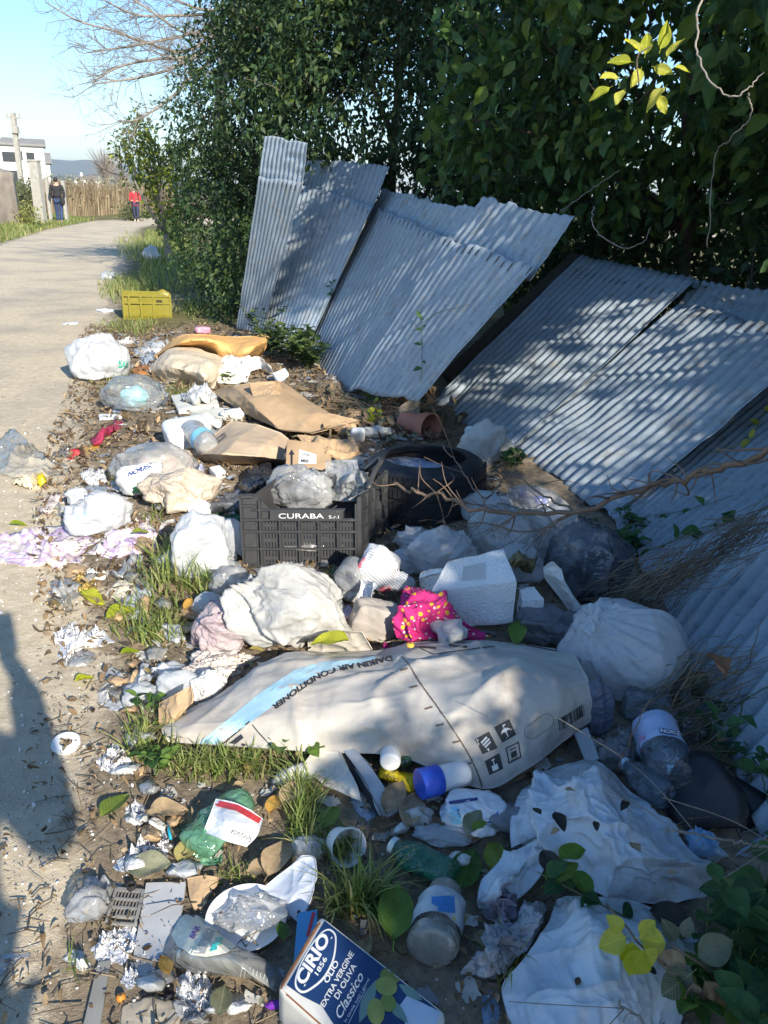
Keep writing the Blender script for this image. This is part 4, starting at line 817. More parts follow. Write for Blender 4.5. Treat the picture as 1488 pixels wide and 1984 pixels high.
WSH = mat('white_shoe', (.7, .7, .7), rough=.6); RED = mat('red_cloth', (.55, .03, .045), rough=.7); NAVY = mat('navy_cloth', (.03, .035, .08), rough=.8); GREYC = mat('grey_cloth', (.2, .2, .22), rough=.8)
relaxed = [[(-.15, 0, .63), (-.13, .05, .50), (-.125, .07, .44)], [(.15, 0, .63), (.13, .05, .50), (.125, .07, .44)]]
def onroad(px, py):
    p = hit(px, py); return p
person('man walking away in a black hooded jacket, blue jeans and white shoes', onroad(117, 433), math.radians(8), 1.78, BLK, DEN, HAIR, WSH, [[(-.155, -.01, .64), (-.10, .02, .53), (-.06, .06, .50)], [(.155, -.01, .64), (.13, -.02, .52), (.12, 0, .46)]], hood=True)
bagp = onroad(124, 410); 
V, F = IC[3]; b = hit(117, 433); o = obj('shoulder_bag', b+np.array([.24, -.12, .86])+V*np.array([.10, .09, .17]), F, BLK); setp(o, 'black bag hanging at the right hip of the man in black', 'bag')
person('person in a red jacket and dark leggings walking towards the viewer', onroad(265, 429), math.radians(188), 1.60, RED, NAVY, HAIR, WSH, [[(-.155, 0, .64), (-.10, .09, .58), (-.02, .11, .58)], [(.155, 0, .64), (.10, .09, .58), (.03, .11, .60)]])
# the photographer, whose shadow falls on the road at the lower left: right hand holds the phone at eye height
ph = np.array([.07, -.52]); hh = 1.76; f_ = 1/hh
person('photographer in a dark coat holding up a phone at the edge of the road', np.array([ph[0], ph[1]-.12, 0]), 0, hh, GREYC, DEN, HAIR, WSH,
       [[(-.14, .12, .66), (-.09, .24, .76), (-.055, .30, .80)], [(.125, .10, .655), (.02, .27, .775), (-.03, .315, .80)]], stride=.05)
MB().box((0, -.03, H+.0), (.076, .009, .155)).build('phone', BLK); setp(bpy.data.objects['phone'], 'black phone held up by the photographer', 'phone')
# ================================================================== BUILDERS FOR THE RUBBISH
def fit(cx, cy, w, h, ar=.8, lift=0.0):
    """centre, half sizes and axes of a lump that fills a given place on the ground"""
    g = hit(cx, cy+h*.30, lift); s = mpp(g); rx = w/2*s; hh = h/2*s; d = g-CAM; th = math.atan2(-d[2], math.hypot(d[0], d[1]))
    ry = rx*ar; rz2 = (hh*hh-(ry*math.sin(th))**2)/max(math.cos(th)**2, .05)
    if rz2 < (.3*hh)**2: ry = min(ry, hh*.88/max(math.sin(th), .05)); rz2 = max((hh*hh-(ry*math.sin(th))**2)/max(math.cos(th)**2, .05), (.3*hh)**2)
    rz = math.sqrt(rz2); z = float(terr(g[0], g[1])[0])+lift+rz*.82; c = atz(cx, cy, z)
    f = np.array([d[0], d[1], 0]); f /= np.linalg.norm(f); return c, rx, ry, rz, np.array([f[1], -f[0], 0]), f
PLW = mat('white_bag_plastic', (.80, .81, .82), (.68, .70, .72), vs=3, dirt=.34, dscale=5, dcol=(.45, .42, .38), rough=.20, transl=.45, bump=.38, bscale=10, btype='crease', spec=.5)
PLT = mat('thin_white_plastic', (.80, .82, .84), (.66, .69, .72), vs=4, rough=.3, transl=.4, alpha=.74, bump=.42, bscale=10, btype='crease')
PLD = mat('dirty_white_plastic', (.74, .73, .70), (.58, .57, .54), vs=5, dirt=.62, dscale=6, dcol=(.22, .18, .13), rough=.24, transl=.38, bump=.4, bscale=9, btype='crease')
PLG = mat('grey_bag_plastic', (.34, .35, .37), (.22, .23, .25), vs=4, rough=.3, transl=.3, alpha=.72, bump=.4, bscale=10, btype='crease')
PLB = mat('black_bag_plastic', (.035, .036, .04), (.02, .02, .022), rough=.25, bump=.45, bscale=12, btype='crease', alpha=1)
CLR = film('clear_film', haze=.30, rough=.07, bscale=10, hcol=(.86, .87, .87)); CLM = film('milky_film', haze=.46, rough=.08, bscale=9, hcol=(.84, .85, .85)); CLD = film('dirty_film', haze=.58, bscale=10, dirt=.35, hcol=(.66, .63, .56)); GRF = film('smoky_film', tint=(.55, .58, .62), haze=.4, hcol=(.34, .37, .42), bscale=11)
def shape(V, box):
    if not box: return V
    m = np.abs(V).max(1, keepdims=True); return V*(1-box)+V/np.maximum(m, 1e-6)*box*.82
def bag(name, label, cat, cx, cy, w, h, m, seed, ar=.8, lift=0.0, rot=0, fold=.12, knot=None, pleat=.05, npl=13, sub=5, box=0.0, low=.2, flat=.6, kmat=None, ksize=.35, parent=None, fine=1.0, group=None, hollow=None):
    c, rx, ry, rz, ax, af = fit(cx, cy, w, h, ar, lift); sub = min(sub, 4) if w < 92 else sub; rx *= 1.09; ry *= 1.09; rz *= 1.07; V, F = IC[sub]; U = V.copy(); P = shape(V, box); so = V*1.0+seed*3.7
    if m.name in ('clear_film', 'milky_film', 'thin_white_plastic'): fold *= .62; low *= .8
    st = frame_from(np.random.default_rng(seed).normal(0, 1, 3)+np.array([0, 0, 1.2])) if knot is None else frame_from(knot)
    sq = so@np.column_stack([st[0], st[1], st[2]*.42])            # creases run lengthwise, as in gathered film
    r = 1+low*fbm(so, 1.0, seed, 2)+fold*.85*(ridge(sq, 1.25, seed+3, 2)+.1)+fold*.24*fine*ridge(sq, 3.4, seed+9, 2)
    if knot is not None:
        k = np.array(knot, float); k /= np.linalg.norm(k); a, b, _ = frame_from(k); cs = U@k; ang = np.arctan2(U@b, U@a); q = np.clip((cs-.0)/.98, 0, 1)
        r += pleat*q**1.2*np.cos(npl*ang+2.5*vnoise(so, 1.5, seed+20)+1.5*np.sin(2*ang))*(1.05-q**4)+.4*pleat*q*np.cos((npl*2+3)*ang+3*vnoise(so, 2.5, seed+21)); r += .10*np.exp(-((1-cs)/.03)); r -= .10*np.exp(-((1-cs)/.25))
    P = P*r[:, None]; P[:, 2] = np.where(P[:, 2] < -flat, -flat+(P[:, 2]+flat)*.12, P[:, 2])
    cr, sr = math.cos(math.radians(rot)), math.sin(math.radians(rot))
    P = np.stack([P[:, 0]*rx, P[:, 1]*ry, P[:, 2]*rz], 1)
    P = np.stack([P[:, 0]*cr-P[:, 2]*sr, P[:, 1], P[:, 0]*sr+P[:, 2]*cr], 1)
    Wd = c+P[:, :1]*ax+P[:, 1:2]*af+P[:, 2:3]*np.array([0, 0, 1])
    Wd[:, 2] = np.maximum(Wd[:, 2], terr(Wd[:, 0], Wd[:, 1])-.012)
    if knot is None: o = obj(name, Wd, F, m, parent); return setp(o, label, cat, group)
    t = empty(name, label, cat, [c[0], c[1], c[2]-rz*.8], group) if parent is None else parent; obj('body' if parent is None else name, Wd, F, m, t)
    i = int(np.argmax(cs)); kp = Wd[i]; kd = (kp-c)/np.linalg.norm(kp-c); a, b, _ = frame_from(kd); L = ksize*rx; nr_, na = 12, 64
    R_, A_ = np.meshgrid(np.linspace(0, 1, nr_), np.linspace(0, 2*math.pi, na, endpoint=False), indexing='ij'); rr_ = R_.ravel(); aa = A_.ravel()
    flare = L*(.12+.75*rr_**1.3)*(1+.35*np.cos(2*aa+seed)+.1*vnoise(np.stack([np.cos(aa)*3, np.sin(aa)*3, rr_], 1), 1.5, seed)); hz_ = L*(.5*rr_-.35*rr_**2)+L*.16*rr_*np.cos(9*aa+seed)+L*.1*rr_*np.cos(17*aa)
    Kv = kp-kd*L*.1+np.outer(np.cos(aa)*flare, a)+np.outer(np.sin(aa)*flare, b)+np.outer(hz_, kd)
    obj('knot', Kv, grid_faces(nr_, na, True), kmat or m, t); return t
def poly_resample(pts, n, jit=0.0, seed=0, smooth=True):
    P = np.array(pts+[pts[0]], float); L = np.concatenate([[0], np.cumsum(np.linalg.norm(np.diff(P, axis=0), axis=1))]); s = np.linspace(0, L[-1], n, endpoint=False)
    Q = np.stack([np.interp(s, L, P[:, k]) for k in (0, 1)], 1)
    if smooth: Q = (np.roll(Q, 1, 0)+2*Q+np.roll(Q, -1, 0))/4
    if jit:
        nn = vnoise(np.stack([Q[:, 0], Q[:, 1], Q[:, 0]*0+seed], 1), .12, seed)+.5*vnoise(np.stack([Q[:, 0], Q[:, 1], Q[:, 0]*0+seed], 1), .33, seed+1); c = Q.mean(0); d = Q-c; Q = Q+d/np.linalg.norm(d, axis=1, keepdims=True)*(nn*jit)[:, None]
    return Q
def patch(name, label, cat, pts, m, seed=0, dome=.03, lift=.006, amp=.012, freq=9, th=.0012, jit=2.0, rings=16, n=72, parent=None, smooth=True, tilt=(0, 0), high=.3, pw=.8, edge=0.0, group=None, sides=False, center=None, sag=0):
    amp = amp if not smooth else min(amp, .024)
    Q = poly_resample(pts, n, jit, seed); c = np.array(center, float) if center else Q.mean(0); rr_ = np.linspace(0, 1, rings+1)[1:]; PX = [c[0]]; PY = [c[1]]; RR = [0.0]
    for r_ in rr_: PX += list(c[0]+(Q[:, 0]-c[0])*r_); PY += list(c[1]+(Q[:, 1]-c[1])*r_); RR += [r_]*n
    PX, PY, RR = map(np.array, (PX, PY, RR)); hx = np.ptp(Q[:, 0])/2+1; hy = np.ptp(Q[:, 1])/2+1
    dz = lift+dome*(1-RR**2)**pw+tilt[0]*(PX-c[0])/hx+tilt[1]*(c[1]-PY)/hy; P = hitv(PX, PY, np.maximum(dz, .003))
    q = P*[1, 1, .3]+[seed*1.3, 0, 0]; rn = ridge(q, freq*.6, seed, 2)*(1-.0*RR); k = amp*(rn-.2)+amp*high*ridge(q, freq*3.1, seed+7, 2)+edge*RR**3*vnoise(q, freq*.8, seed+3)
    P[:, 2] += k; P[:, 0] += amp*.5*vnoise(q, freq*1.5, seed+11); P[:, 1] += amp*.5*vnoise(q, freq*1.5, seed+12)
    P[:, 2] = np.maximum(P[:, 2], terr(P[:, 0], P[:, 1])+.002)
    tri = np.array([(0, 1+(j+1) % n, 1+j) for j in range(n)])
    quad = grid_faces(rings, n, True)+1; Fall = [tuple(t) for t in tri]+[tuple(t) for t in quad]
    N = normals(P, quad); up = N[:, 2] < 0
    if up.mean() > .5: Fall = [f[::-1] for f in Fall]; N = -N
    nv = len(P); th_ = th; V2 = np.vstack([P, P-N*th_]); rim = list(range(nv-n, nv)); F2 = Fall+[tuple(i+nv for i in f[::-1]) for f in Fall]
    for j in range(n):
        a, b = rim[j], rim[(j+1) % n]; F2.append((b, a, a+nv, b+nv) if up.mean() > .5 else (a, b, b+nv, a+nv))
    o = obj(name, V2, F2, m, parent, smooth); return setp(o, label, cat, group)
def qsheet(name, label, cat, rows, m, th=.004, amp=.004, freq=6, seed=0, nu=48, nv=36, parent=None, lin=False, group=None, under=True, world=False, high=.3):
    """rows of control points (px, py, height above ground) -> a smooth sheet"""
    R_ = np.array([[(p if world else hit(p[0], p[1], p[2])) for p in row] for row in rows], float)
    def interp(A, n):
        if lin or len(A) < 3:
            t = np.linspace(0, len(A)-1-1e-9, n); i = t.astype(int); u = (t-i).reshape(-1, *([1]*(A.ndim-1))); return A[i]*(1-u)+A[i+1]*u
        sh = A.shape; return spline(A.reshape(sh[0], -1), n).reshape(n, *sh[1:])
    G = interp(R_, nv); G = np.swapaxes(interp(np.swapaxes(G, 0, 1), nu), 0, 1)   # nv x nu x 3
    P = G.reshape(-1, 3); F = grid_faces(nv, nu); N = normals(P, F)
    if np.mean(np.sum(N*(CAM-P), 1)) < 0: F = F[:, ::-1]; N = -N
    q = P+seed*2.1; gi, gj = np.divmod(np.arange(len(P)), nu); ew = np.minimum(np.minimum(gi, nv-1-gi)/(nv*.12), np.minimum(gj, nu-1-gj)/(nu*.12)); ew = .25+.75*np.clip(ew, 0, 1)
    P = P+N*(ew*(amp*(ridge(q, freq, seed, 2)-.3)+amp*high*ridge(q, freq*3.3, seed+5, 2)))[:, None]+np.array([0, 0, 1])*(amp*.8*vnoise(q, freq*.7, seed+8))[:, None]
    P[:, 2] = np.maximum(P[:, 2], terr(P[:, 0], P[:, 1])+.003)
    rim = list(range(nu))+[j*nu+nu-1 for j in range(1, nv)]+[(nv-1)*nu+i for i in range(nu-2, -1, -1)]+[j*nu for j in range(nv-2, 0, -1)]
    V2, F2 = thicken(P, F, th, rim); o = obj(name, V2, F2, m, parent); return setp(o, label, cat, group)
def sharp(o, ang=35):
    o.data.set_sharp_from_angle(angle=math.radians(ang)); return o
_CUBE = {}
def cube_grid(n):
    if n in _CUBE: return _CUBE[n]
    bm = bmesh.new(); bmesh.ops.create_cube(bm, size=2); bmesh.ops.subdivide_edges(bm, edges=bm.edges[:], cuts=n, use_grid_fill=True); V = np.array([v.co[:] for v in bm.verts]); F = np.array([[v.index for v in f.verts] for f in bm.faces]); bm.free(); _CUBE[n] = (V, F); return V, F
def hexa(name, label, cat, top, depth, m, amp=.0, freq=8, seed=0, cuts=8, parent=None, taper=1.0, rnd=.12, group=None, down=None, ang=35):
    """solid from four top corners (world, in order round the face) going down by depth"""
    T = np.array(top, float); n = np.cross(T[1]-T[0], T[3]-T[0]); n /= np.linalg.norm(n)
    if np.dot(n, CAM-T.mean(0)) < 0: n = -n
    dn = -n if down is None else np.array(down, float); B = T+dn*depth; c = B.mean(0); B = c+(B-c)*taper
    V, F = cube_grid(cuts); e = V.copy()
    L = np.sum(np.maximum(np.abs(V)-(1-rnd), 0)**2, 1)**.5; ex = np.maximum(np.abs(V)-(1-rnd), 0); k = np.where(L > rnd, rnd/np.maximum(L, 1e-9), 1); e = np.sign(V)*(np.minimum(np.abs(V), 1-rnd)+ex*k[:, None])
    u, v, w = ((e+1)/2).T; f = lambda Q: np.outer((1-u)*(1-v), Q[0])+np.outer(u*(1-v), Q[1])+np.outer(u*v, Q[2])+np.outer((1-u)*v, Q[3])
    P = f(T)*w[:, None]+f(B)*(1-w)[:, None]
    if np.dot(np.cross(P[F[0][1]]-P[F[0][0]], P[F[0][2]]-P[F[0][0]]), P[F[0]].mean(0)-P.mean(0)) < 0: F = F[:, ::-1]
    if amp:
        N = normals(P, F); P = P+N*(amp*fbm(P+seed, freq, seed, 3))[:, None]
    o = obj(name, P, F, m, parent); sharp(o, ang); return setp(o, label, cat, group)
def H4(*pts): return [hit(*p) for p in pts]
# ---- printing on surfaces: flat shapes laid a hair above the thing they are printed on
_BV = {}
def bvh(o):
    if o.name in _BV: return _BV[o.name]
    w = wloc(o); me = o.data; v = np.empty(len(me.vertices)*3); me.vertices.foreach_get('co', v); v = v.reshape(-1, 3)+w
    b = BVHTree.FromPolygons([tuple(p) for p in v], [tuple(p.vertices) for p in me.polygons]); _BV[o.name] = b; return b
def lay(o, V2, F, m, name='print', off=.0012, parent=None):
    """V2: places seen through pixels -> points on the surface of o"""
    b = bvh(o); out = []; last = None
    for x, y in V2:
        d = ray(x, y); L = np.linalg.norm(d); h_ = b.ray_cast(Vector(CAM), Vector(d/L))
        if h_[0] is not None:
            p = np.array(h_[0]); nn = np.array(h_[1]); nn = nn if np.dot(nn, d) < 0 else -nn; last = np.linalg.norm(p-CAM)/L; out.append(p+nn*off)
        else: out.append(None)
    ok = [i for i, p in enumerate(out) if p is not None]
    if len(ok) < 3: return None
    F = [tuple(f) for f in F if all(out[i] is not None for i in f)]
    if not F: return None
    used = sorted({i for f in F for i in f}); mp = {i: k for k, i in enumerate(used)}
    return obj(name, np.array([out[i] for i in used]), [tuple(mp[i] for i in f) for f in F], m, parent or o, smooth=False)
def refine(V, F, maxlen):
    bm = bmesh.new(); vs_ = [bm.verts.new((x, y, 0)) for x, y in V]
    for f in F:
        try: bm.faces.new([vs_[i] for i in f])
        except ValueError: pass
    bmesh.ops.triangulate(bm, faces=bm.faces[:])
    for _ in range(4):
        es = [e for e in bm.edges if e.calc_length() > maxlen]
        if not es: break
        bmesh.ops.subdivide_edges(bm, edges=es, cuts=1); bmesh.ops.triangulate(bm, faces=[f for f in bm.faces if len(f.verts) > 3])
    bm.verts.index_update(); V2 = [(v.co.x, v.co.y) for v in bm.verts]; F2 = [[v.index for v in f.verts] for f in bm.faces]; bm.free(); return V2, F2
def pr_poly(o, polys, m, name='print', off=.0012, maxlen=14):
    V, F = [], []
    for p in polys: F.append(list(range(len(V), len(V)+len(p)))); V += [tuple(q) for q in p]
    V, F = refine(V, F, maxlen); return lay(o, V, F, m, name, off)
def glyphs(s, bold=0.0, shear=0.0, sp=1.0):
    cu = bpy.data.curves.new('t', 'FONT'); cu.body = s; cu.size = 1.0; cu.offset = bold; cu.shear = shear; cu.space_character = sp; cu.resolution_u = 4; cu.fill_mode = 'BOTH'
    ob = bpy.data.objects.new('t', cu); COL.objects.link(ob); bpy.context.view_layer.update(); me = bpy.data.meshes.new_from_object(ob.evaluated_get(bpy.context.evaluated_depsgraph_get()))
    V = np.array([v.co[:2] for v in me.vertices]); F = [list(p.vertices) for p in me.polygons]; bpy.data.objects.remove(ob); bpy.data.curves.remove(cu); bpy.data.meshes.remove(me); return V, F
def pr_text(o, s, at, dx, dy, m, size=None, bold=.0, shear=0.0, align='l', off=.0016, sp=1.0, length=None, path=None):
    """at: start px of the baseline; dx, dy: px vectors of one text unit to the right and up"""
    V, F = glyphs(s, bold, shear, sp); wd = V[:, 0].max()-V[:, 0].min(); V = V-[V[:, 0].min(), 0]
    dx, dy = np.array(dx, float), np.array(dy, float)
    if length: dx = dx/np.linalg.norm(dx)*length/wd
    if align == 'c': V = V-[wd/2, 0]
    if path is not None:
        Pp = np.array(path, float); L = np.concatenate([[0], np.cumsum(np.linalg.norm(np.diff(Pp, axis=0), axis=1))]); u = V[:, 0]/wd*L[-1]; B = np.stack([np.interp(u, L, Pp[:, k]) for k in (0, 1)], 1); W2 = B+V[:, 1:2]*dy
    else: W2 = np.array(at)+V[:, :1]*dx+V[:, 1:2]*dy
    V2, F2 = refine([tuple(p) for p in W2], F, 9); return lay(o, V2, F2, m, 'lettering', off)
INK = mat('black_ink', (.03, .03, .035), rough=.6); WINK = mat('white_ink', (.82, .82, .80), rough=.5)
def bars(o, a, b, up, m=INK, seed=0, n=26, name='barcode'):
    r = np.random.default_rng(seed); a, b, up = map(lambda q: np.array(q, float), (a, b, up)); t = 0; P = []
    ws = r.choice([1, 1, 2, 3], n*2); T = np.concatenate([[0], np.cumsum(ws)])/ws.sum()
    for k in range(n): p, q = a+(b-a)*T[2*k], a+(b-a)*T[2*k+1]; P.append([p, q, q+up, p+up])
    return pr_poly(o, P, m, name)
# ---- things turned on an axis
def lathe(p, q, prof, k=28, crush=0.0, seed=0, squash=1.0, up=(0, 0, 1)):
    """prof: (share of the length, radius in m); p, q world"""
    p, q = np.asarray(p, float), np.asarray(q, float); ax = q-p; L = np.linalg.norm(ax); a, b, d = frame_from(ax, up); pr = np.array(prof, float); pts = []
    n = max(24, len(pr)*3); t = np.linspace(0, len(pr)-1, n); tt = np.interp(t, range(len(pr)), pr[:, 0]); rr_ = np.interp(t, range(len(pr)), pr[:, 1])
    th_ = np.linspace(0, 2*math.pi, k, endpoint=False); V = (p+np.outer(tt, ax))[:, None]+rr_[:, None, None]*(np.cos(th_)[:, None]*a+squash*np.sin(th_)[:, None]*b)[None]
    V = V.reshape(-1, 3)
    if crush: V = V+(V-(p+np.repeat(np.outer(tt, ax), k, 0)))*(crush*(ridge(V*1.0+seed, 9/ max(L/.25, .3), seed, 2)-.6))[:, None]
    return V, grid_faces(n, k, True), n
def bottle(name, label, p0, p1, rpx, m, capm=None, labm=None, labr=(.3, .6), crush=0.0, seed=0, lift=0.0, prof=None, squash=1.0, ribs=0, lift1=None, group=None, cat='bottle', capr=.36, caplen=.08):
    A = hit(*p0, lift); s = mpp(A); r = rpx*s; A = hit(*p0, lift+r*squash*.95); B = hit(*p1, (lift if lift1 is None else lift1)+r*squash*.9); t = empty(name, label, cat, A-[0, 0, r])
    pf = prof or [(0, .0), (.0, .55), (.03, .92), (.08, 1), (.62, 1), (.74, .93), (.86, .55), (.92, .36), (.93, .36), (.985, .36)]
    if ribs: pf = [q for q in pf if q[0] <= .08]+[(.1+.5*k/(ribs*2), 1-.05*(k % 2)) for k in range(ribs*2+1)]+[q for q in pf if q[0] > .62]
    P2 = [(a, b*r) for a, b in pf]; V, F, n = lathe(A, B, P2, 28, crush, seed, squash); obj('body', V, F, m, t)
    if labm is not None:
        rr_ = [(labr[0], r*1.015), (labr[1], r*1.015)]; V, F, n = lathe(A, B, [(labr[0]+(labr[1]-labr[0])*k/6, r*1.02) for k in range(7)], 32, crush, seed, squash); N = V.shape[0]; V2 = np.vstack([V, V]); o = obj('label', V, F, labm, t)
    if capm is not None:
        V, F, n = lathe(A, B, [(1-caplen, 0), (1-caplen, r*capr*1.15), (1.0, r*capr*1.15), (1.0, 0)], 20, 0, 0, squash); sharp(obj('cap', V, F, capm, t))
    return t
def part(t, nm):
    for c in t.children:
        if c.name.split('.')[0] == nm: return c
# ================================================================== THE RUBBISH, FAR TO NEAR
CARD = mat('cardboard', (.50, .345, .20), (.40, .27, .155), vs=6, dirt=.2, rough=.85, bump=.25, bscale=90)
CARDP = mat('pale_cardboard', (.58, .44, .30), (.50, .37, .25), vs=6, dirt=.2, rough=.85, bump=.25, bscale=90)
CARDW = mat('white_card', (.74, .72, .68), (.66, .64, .6), vs=4, dirt=.4, dscale=5, dcol=(.34, .29, .24), rough=.7, bump=.2, bscale=30)
FOIL = mat('tin_foil', (.88, .88, .90), (.78, .79, .81), vs=20, rough=.4, metal=.55, bump=.45, bscale=60, btype='crease')
FOAM = mat('polystyrene', (.80, .81, .81), (.73, .74, .74), vs=10, dirt=.25, dscale=7, dcol=(.36, .34, .30), rough=.75, bump=.5, bscale=130, btype='cells')
CRATE = mat('black_crate_plastic', (.055, .057, .06), (.04, .04, .042), vs=8, dirt=.6, dscale=7, dcol=(.17, .15, .12), rough=.42)
PAPER = mat('white_paper', (.76, .76, .74), (.68, .68, .66), vs=4, dirt=.2, rough=.75, transl=.2, bump=.3, bscale=25, btype='crease')
WPL = mat('white_plastic', (.78, .79, .79), (.72, .73, .73), vs=3, dirt=.12, rough=.35)
BLUEP = mat('blue_plastic', (.03, .09, .55), rough=.3); YELP = mat('yellow_plastic', (.80, .60, .02), (.7, .5, .02), dirt=.15, rough=.4, bump=.3, bscale=20, btype='crease')
TEAL = mat('teal_print', (.05, .5, .48), rough=.5); LBLUE = mat('light_blue', (.22, .60, .78), (.30, .66, .82), vs=12, rough=.55); SKY = mat('sky_blue_print', (.33, .60, .72), (.47, .64, .70), vs=9, rough=.55)
REDP = mat('red_plastic', (.62, .05, .06), rough=.45); DKBLUE = mat('dark_blue_print', (.02, .05, .22), rough=.5)
# -- far end of the strip
bag('plastic_bag', 'crumpled white bag at the foot of the hedge, farthest up the road edge', 'bag', 292, 492, 34, 28, PLW, 1, sub=4)
patch('paper_wad', 'small white paper wad at the edge of the road, far up the strip', 'paper', [(192, 532), (205, 524), (222, 526), (228, 534), (212, 541), (198, 540)], PAPER, 2, dome=.05, amp=.05, freq=12, jit=1)
patch('flat_tray', 'flattened pale tray lying in the shade left of the yellow crate', 'tray', [(185, 600), (205, 596), (222, 601), (203, 606)], WPL, 3, dome=.02, jit=.4)
patch('drink_can', 'flattened grey packet on the dirt left of the yellow crate', 'packet', [(120, 625), (150, 622), (152, 627), (124, 629)], WPL, 4, dome=.01, jit=.3)
# yellow crate
def box_crate(name, label, origin, ux, uy, W_, D_, Hh, m, rimh=.02):
    t = empty(name, label, 'crate', origin); uz = np.cross(ux, uy); uz /= np.linalg.norm(uz); Rm = np.column_stack([ux, uy, uz])
    return t, uz, Rm
YC = mat('yellow_crate_plastic', (.27, .23, .025), (.21, .18, .02), vs=6, dirt=.45, rough=.45)
o0 = hit(240, 619); o1 = hit(333, 618); ux = (o1-o0); Wc = np.linalg.norm(ux[:2]); ux = np.array([ux[0], ux[1], 0])/Wc; uy = np.array([-ux[1], ux[0], 0]); uy = uy*.97-ux*.24; uy /= np.linalg.norm(uy)
t = empty('yellow_crate', 'broken yellow plastic crate on its side in the grass by the road', 'crate', o0); Hh = .36; Dd = .30; Rm = np.column_stack([ux, uy, [0, 0, 1]])
def yb(nm, c, e, m=YC): q = o0+Rm@np.array(c); MB().box(q, e, Rm).build(nm, m, t)
V = []; top = lambda x: Hh*(.84+.16*np.exp(-((x/Wc-.84)/.13)**2))
n = 30; P = []
for i in range(n+1):
    x = Wc*i/n
    for z in np.linspace(0, 1, 6): P.append(o0+ux*x+uy*(.01*math.sin(9*x+z))+np.array([0, 0, z*top(x)]))
P = np.array(P); F = grid_faces(n+1, 6); N = normals(P, F); F = F if np.mean(N@(CAM-P[0])) > 0 else F[:, ::-1]
rim = [i*6 for i in range(n+1)]+[n*6+j for j in range(1, 6)]+[i*6+5 for i in range(n-1, -1, -1)]+[j for j in range(4, 0, -1)]
V2, F2 = thicken(P, F, .008, rim); obj('front_wall', V2, F2, YC, t)
yb('side_wall', (0, Dd/2, Hh*.42), (.01, Dd, Hh*.84)); yb('side_wall', (Wc, Dd/2, Hh*.42), (.01, Dd, Hh*.84)); yb('back_wall', (Wc/2, Dd, Hh*.42), (Wc, .01, Hh*.84)); yb('floor', (Wc/2, Dd/2, .01), (Wc, Dd, .01))
for x in (.0, .12, .36, .62, .97): yb('rib', (Wc*x+.01, -.012, Hh*.42), (.022, .02, Hh*.84))
for z in (.03, .55, .78): yb('rim', (Wc/2, -.014, Hh*z+.0), (Wc*1.02, .018, .018))
yb('tear', (Wc*.76, -.012, Hh*.58), (.07, .012, .055), mat('dark_gap', (.05, .045, .02), rough=.9))  # dark block on the wall, painted for the shade inside a torn hole
bag('food_packet', 'small pink and white box half hidden under the fence weeds beyond the orange cushion', 'box', 392, 640, 32, 16, mat('pink_print', (.55, .12, .25), (.6, .5, .5), vs=14, rough=.5), 5, box=.8, sub=3, fold=.04)
patch('plastic_wrap', 'grey and white plastic wrap in the grass right of the knotted bag', 'wrap', [(262, 668), (300, 655), (330, 660), (322, 682), (285, 690), (262, 685)], PLT, 6, dome=.03, amp=.04, jit=3)
patch('plastic_wrap', 'white scraps of torn wrap at the far edge of the clear bag grass', 'wrap', [(215, 658), (240, 650), (268, 656), (262, 666), (228, 668)], PAPER, 7, dome=.02, amp=.03, jit=3)
patch('blue_wrap', 'dull blue scrap of film left of the beige sack', 'wrap', [(272, 690), (288, 676), (302, 682), (296, 705), (276, 706)], mat('dull_blue_film', (.28, .34, .42), rough=.35), 8, dome=.03, amp=.03, jit=2)
w = bag('white_bag', 'bright white tied bag alone by the road, with a green 50 on its side', 'bag', 195, 699, 96, 84, PLW, 11, ar=.85, fold=.12, knot=(-.2, .3, 1), pleat=.06, ksize=.22)
pr_text(part(w, 'body'), '50', (229, 712), (19, 1), (0, -19), mat('green_ink', (.02, .42, .30), rough=.5), bold=.04)
c1 = bag('clear_bag', 'clear bag holding a blue packet beside the white bag with the green 50', 'bag', 255, 765, 105, 72, CLR, 12, ar=.8, fold=.16, knot=(1, -.4, -.25), pleat=.1, ksize=.3)
bag('blue_packet', 'turquoise packet inside the clear bag', 'packet', 262, 772, 48, 40, mat('turquoise_print', (.03, .50, .62), (.5, .75, .78), vs=14, rough=.4), 13, lift=.02, sub=4, fold=.2)
bag('yellow_scrap', 'yellow foil scrap at the mouth of the clear bag', 'wrapper', 307, 771, 24, 18, YELP, 14, sub=3, fold=.2)
# orange cushion
ORC = mat('orange_cloth', (.78, .46, .17), (.70, .38, .12), vs=5, rough=.8, bump=.35, bscale=14, btype='crease')
qsheet('orange_cushion', 'long orange cushion lying in front of the fence', 'cushion',
       [[(298, 690, .02), (345, 652, .22), (395, 647, .24), (445, 652, .20), (490, 650, .20), (522, 647, .18)],
        [(300, 692, .02), (345, 665, .22), (395, 658, .25), (448, 664, .22), (495, 668, .22), (522, 660, .16)],
        [(302, 693, .01), (340, 676, .14), (390, 672, .16), (440, 684, .16), (478, 690, .14), (515, 676, .10)],
        [(304, 694, .0), (340, 690, .0), (392, 694, .0), (430, 706, .0), (472, 706, .0), (508, 690, .0)]], ORC, th=.004, amp=.006, freq=4, seed=3)
SACK = mat('paper_sack', (.66, .56, .42), (.55, .45, .32), vs=4, dirt=.25, dcol=(.36, .29, .21), rough=.75, bump=.35, bscale=18, btype='crease')
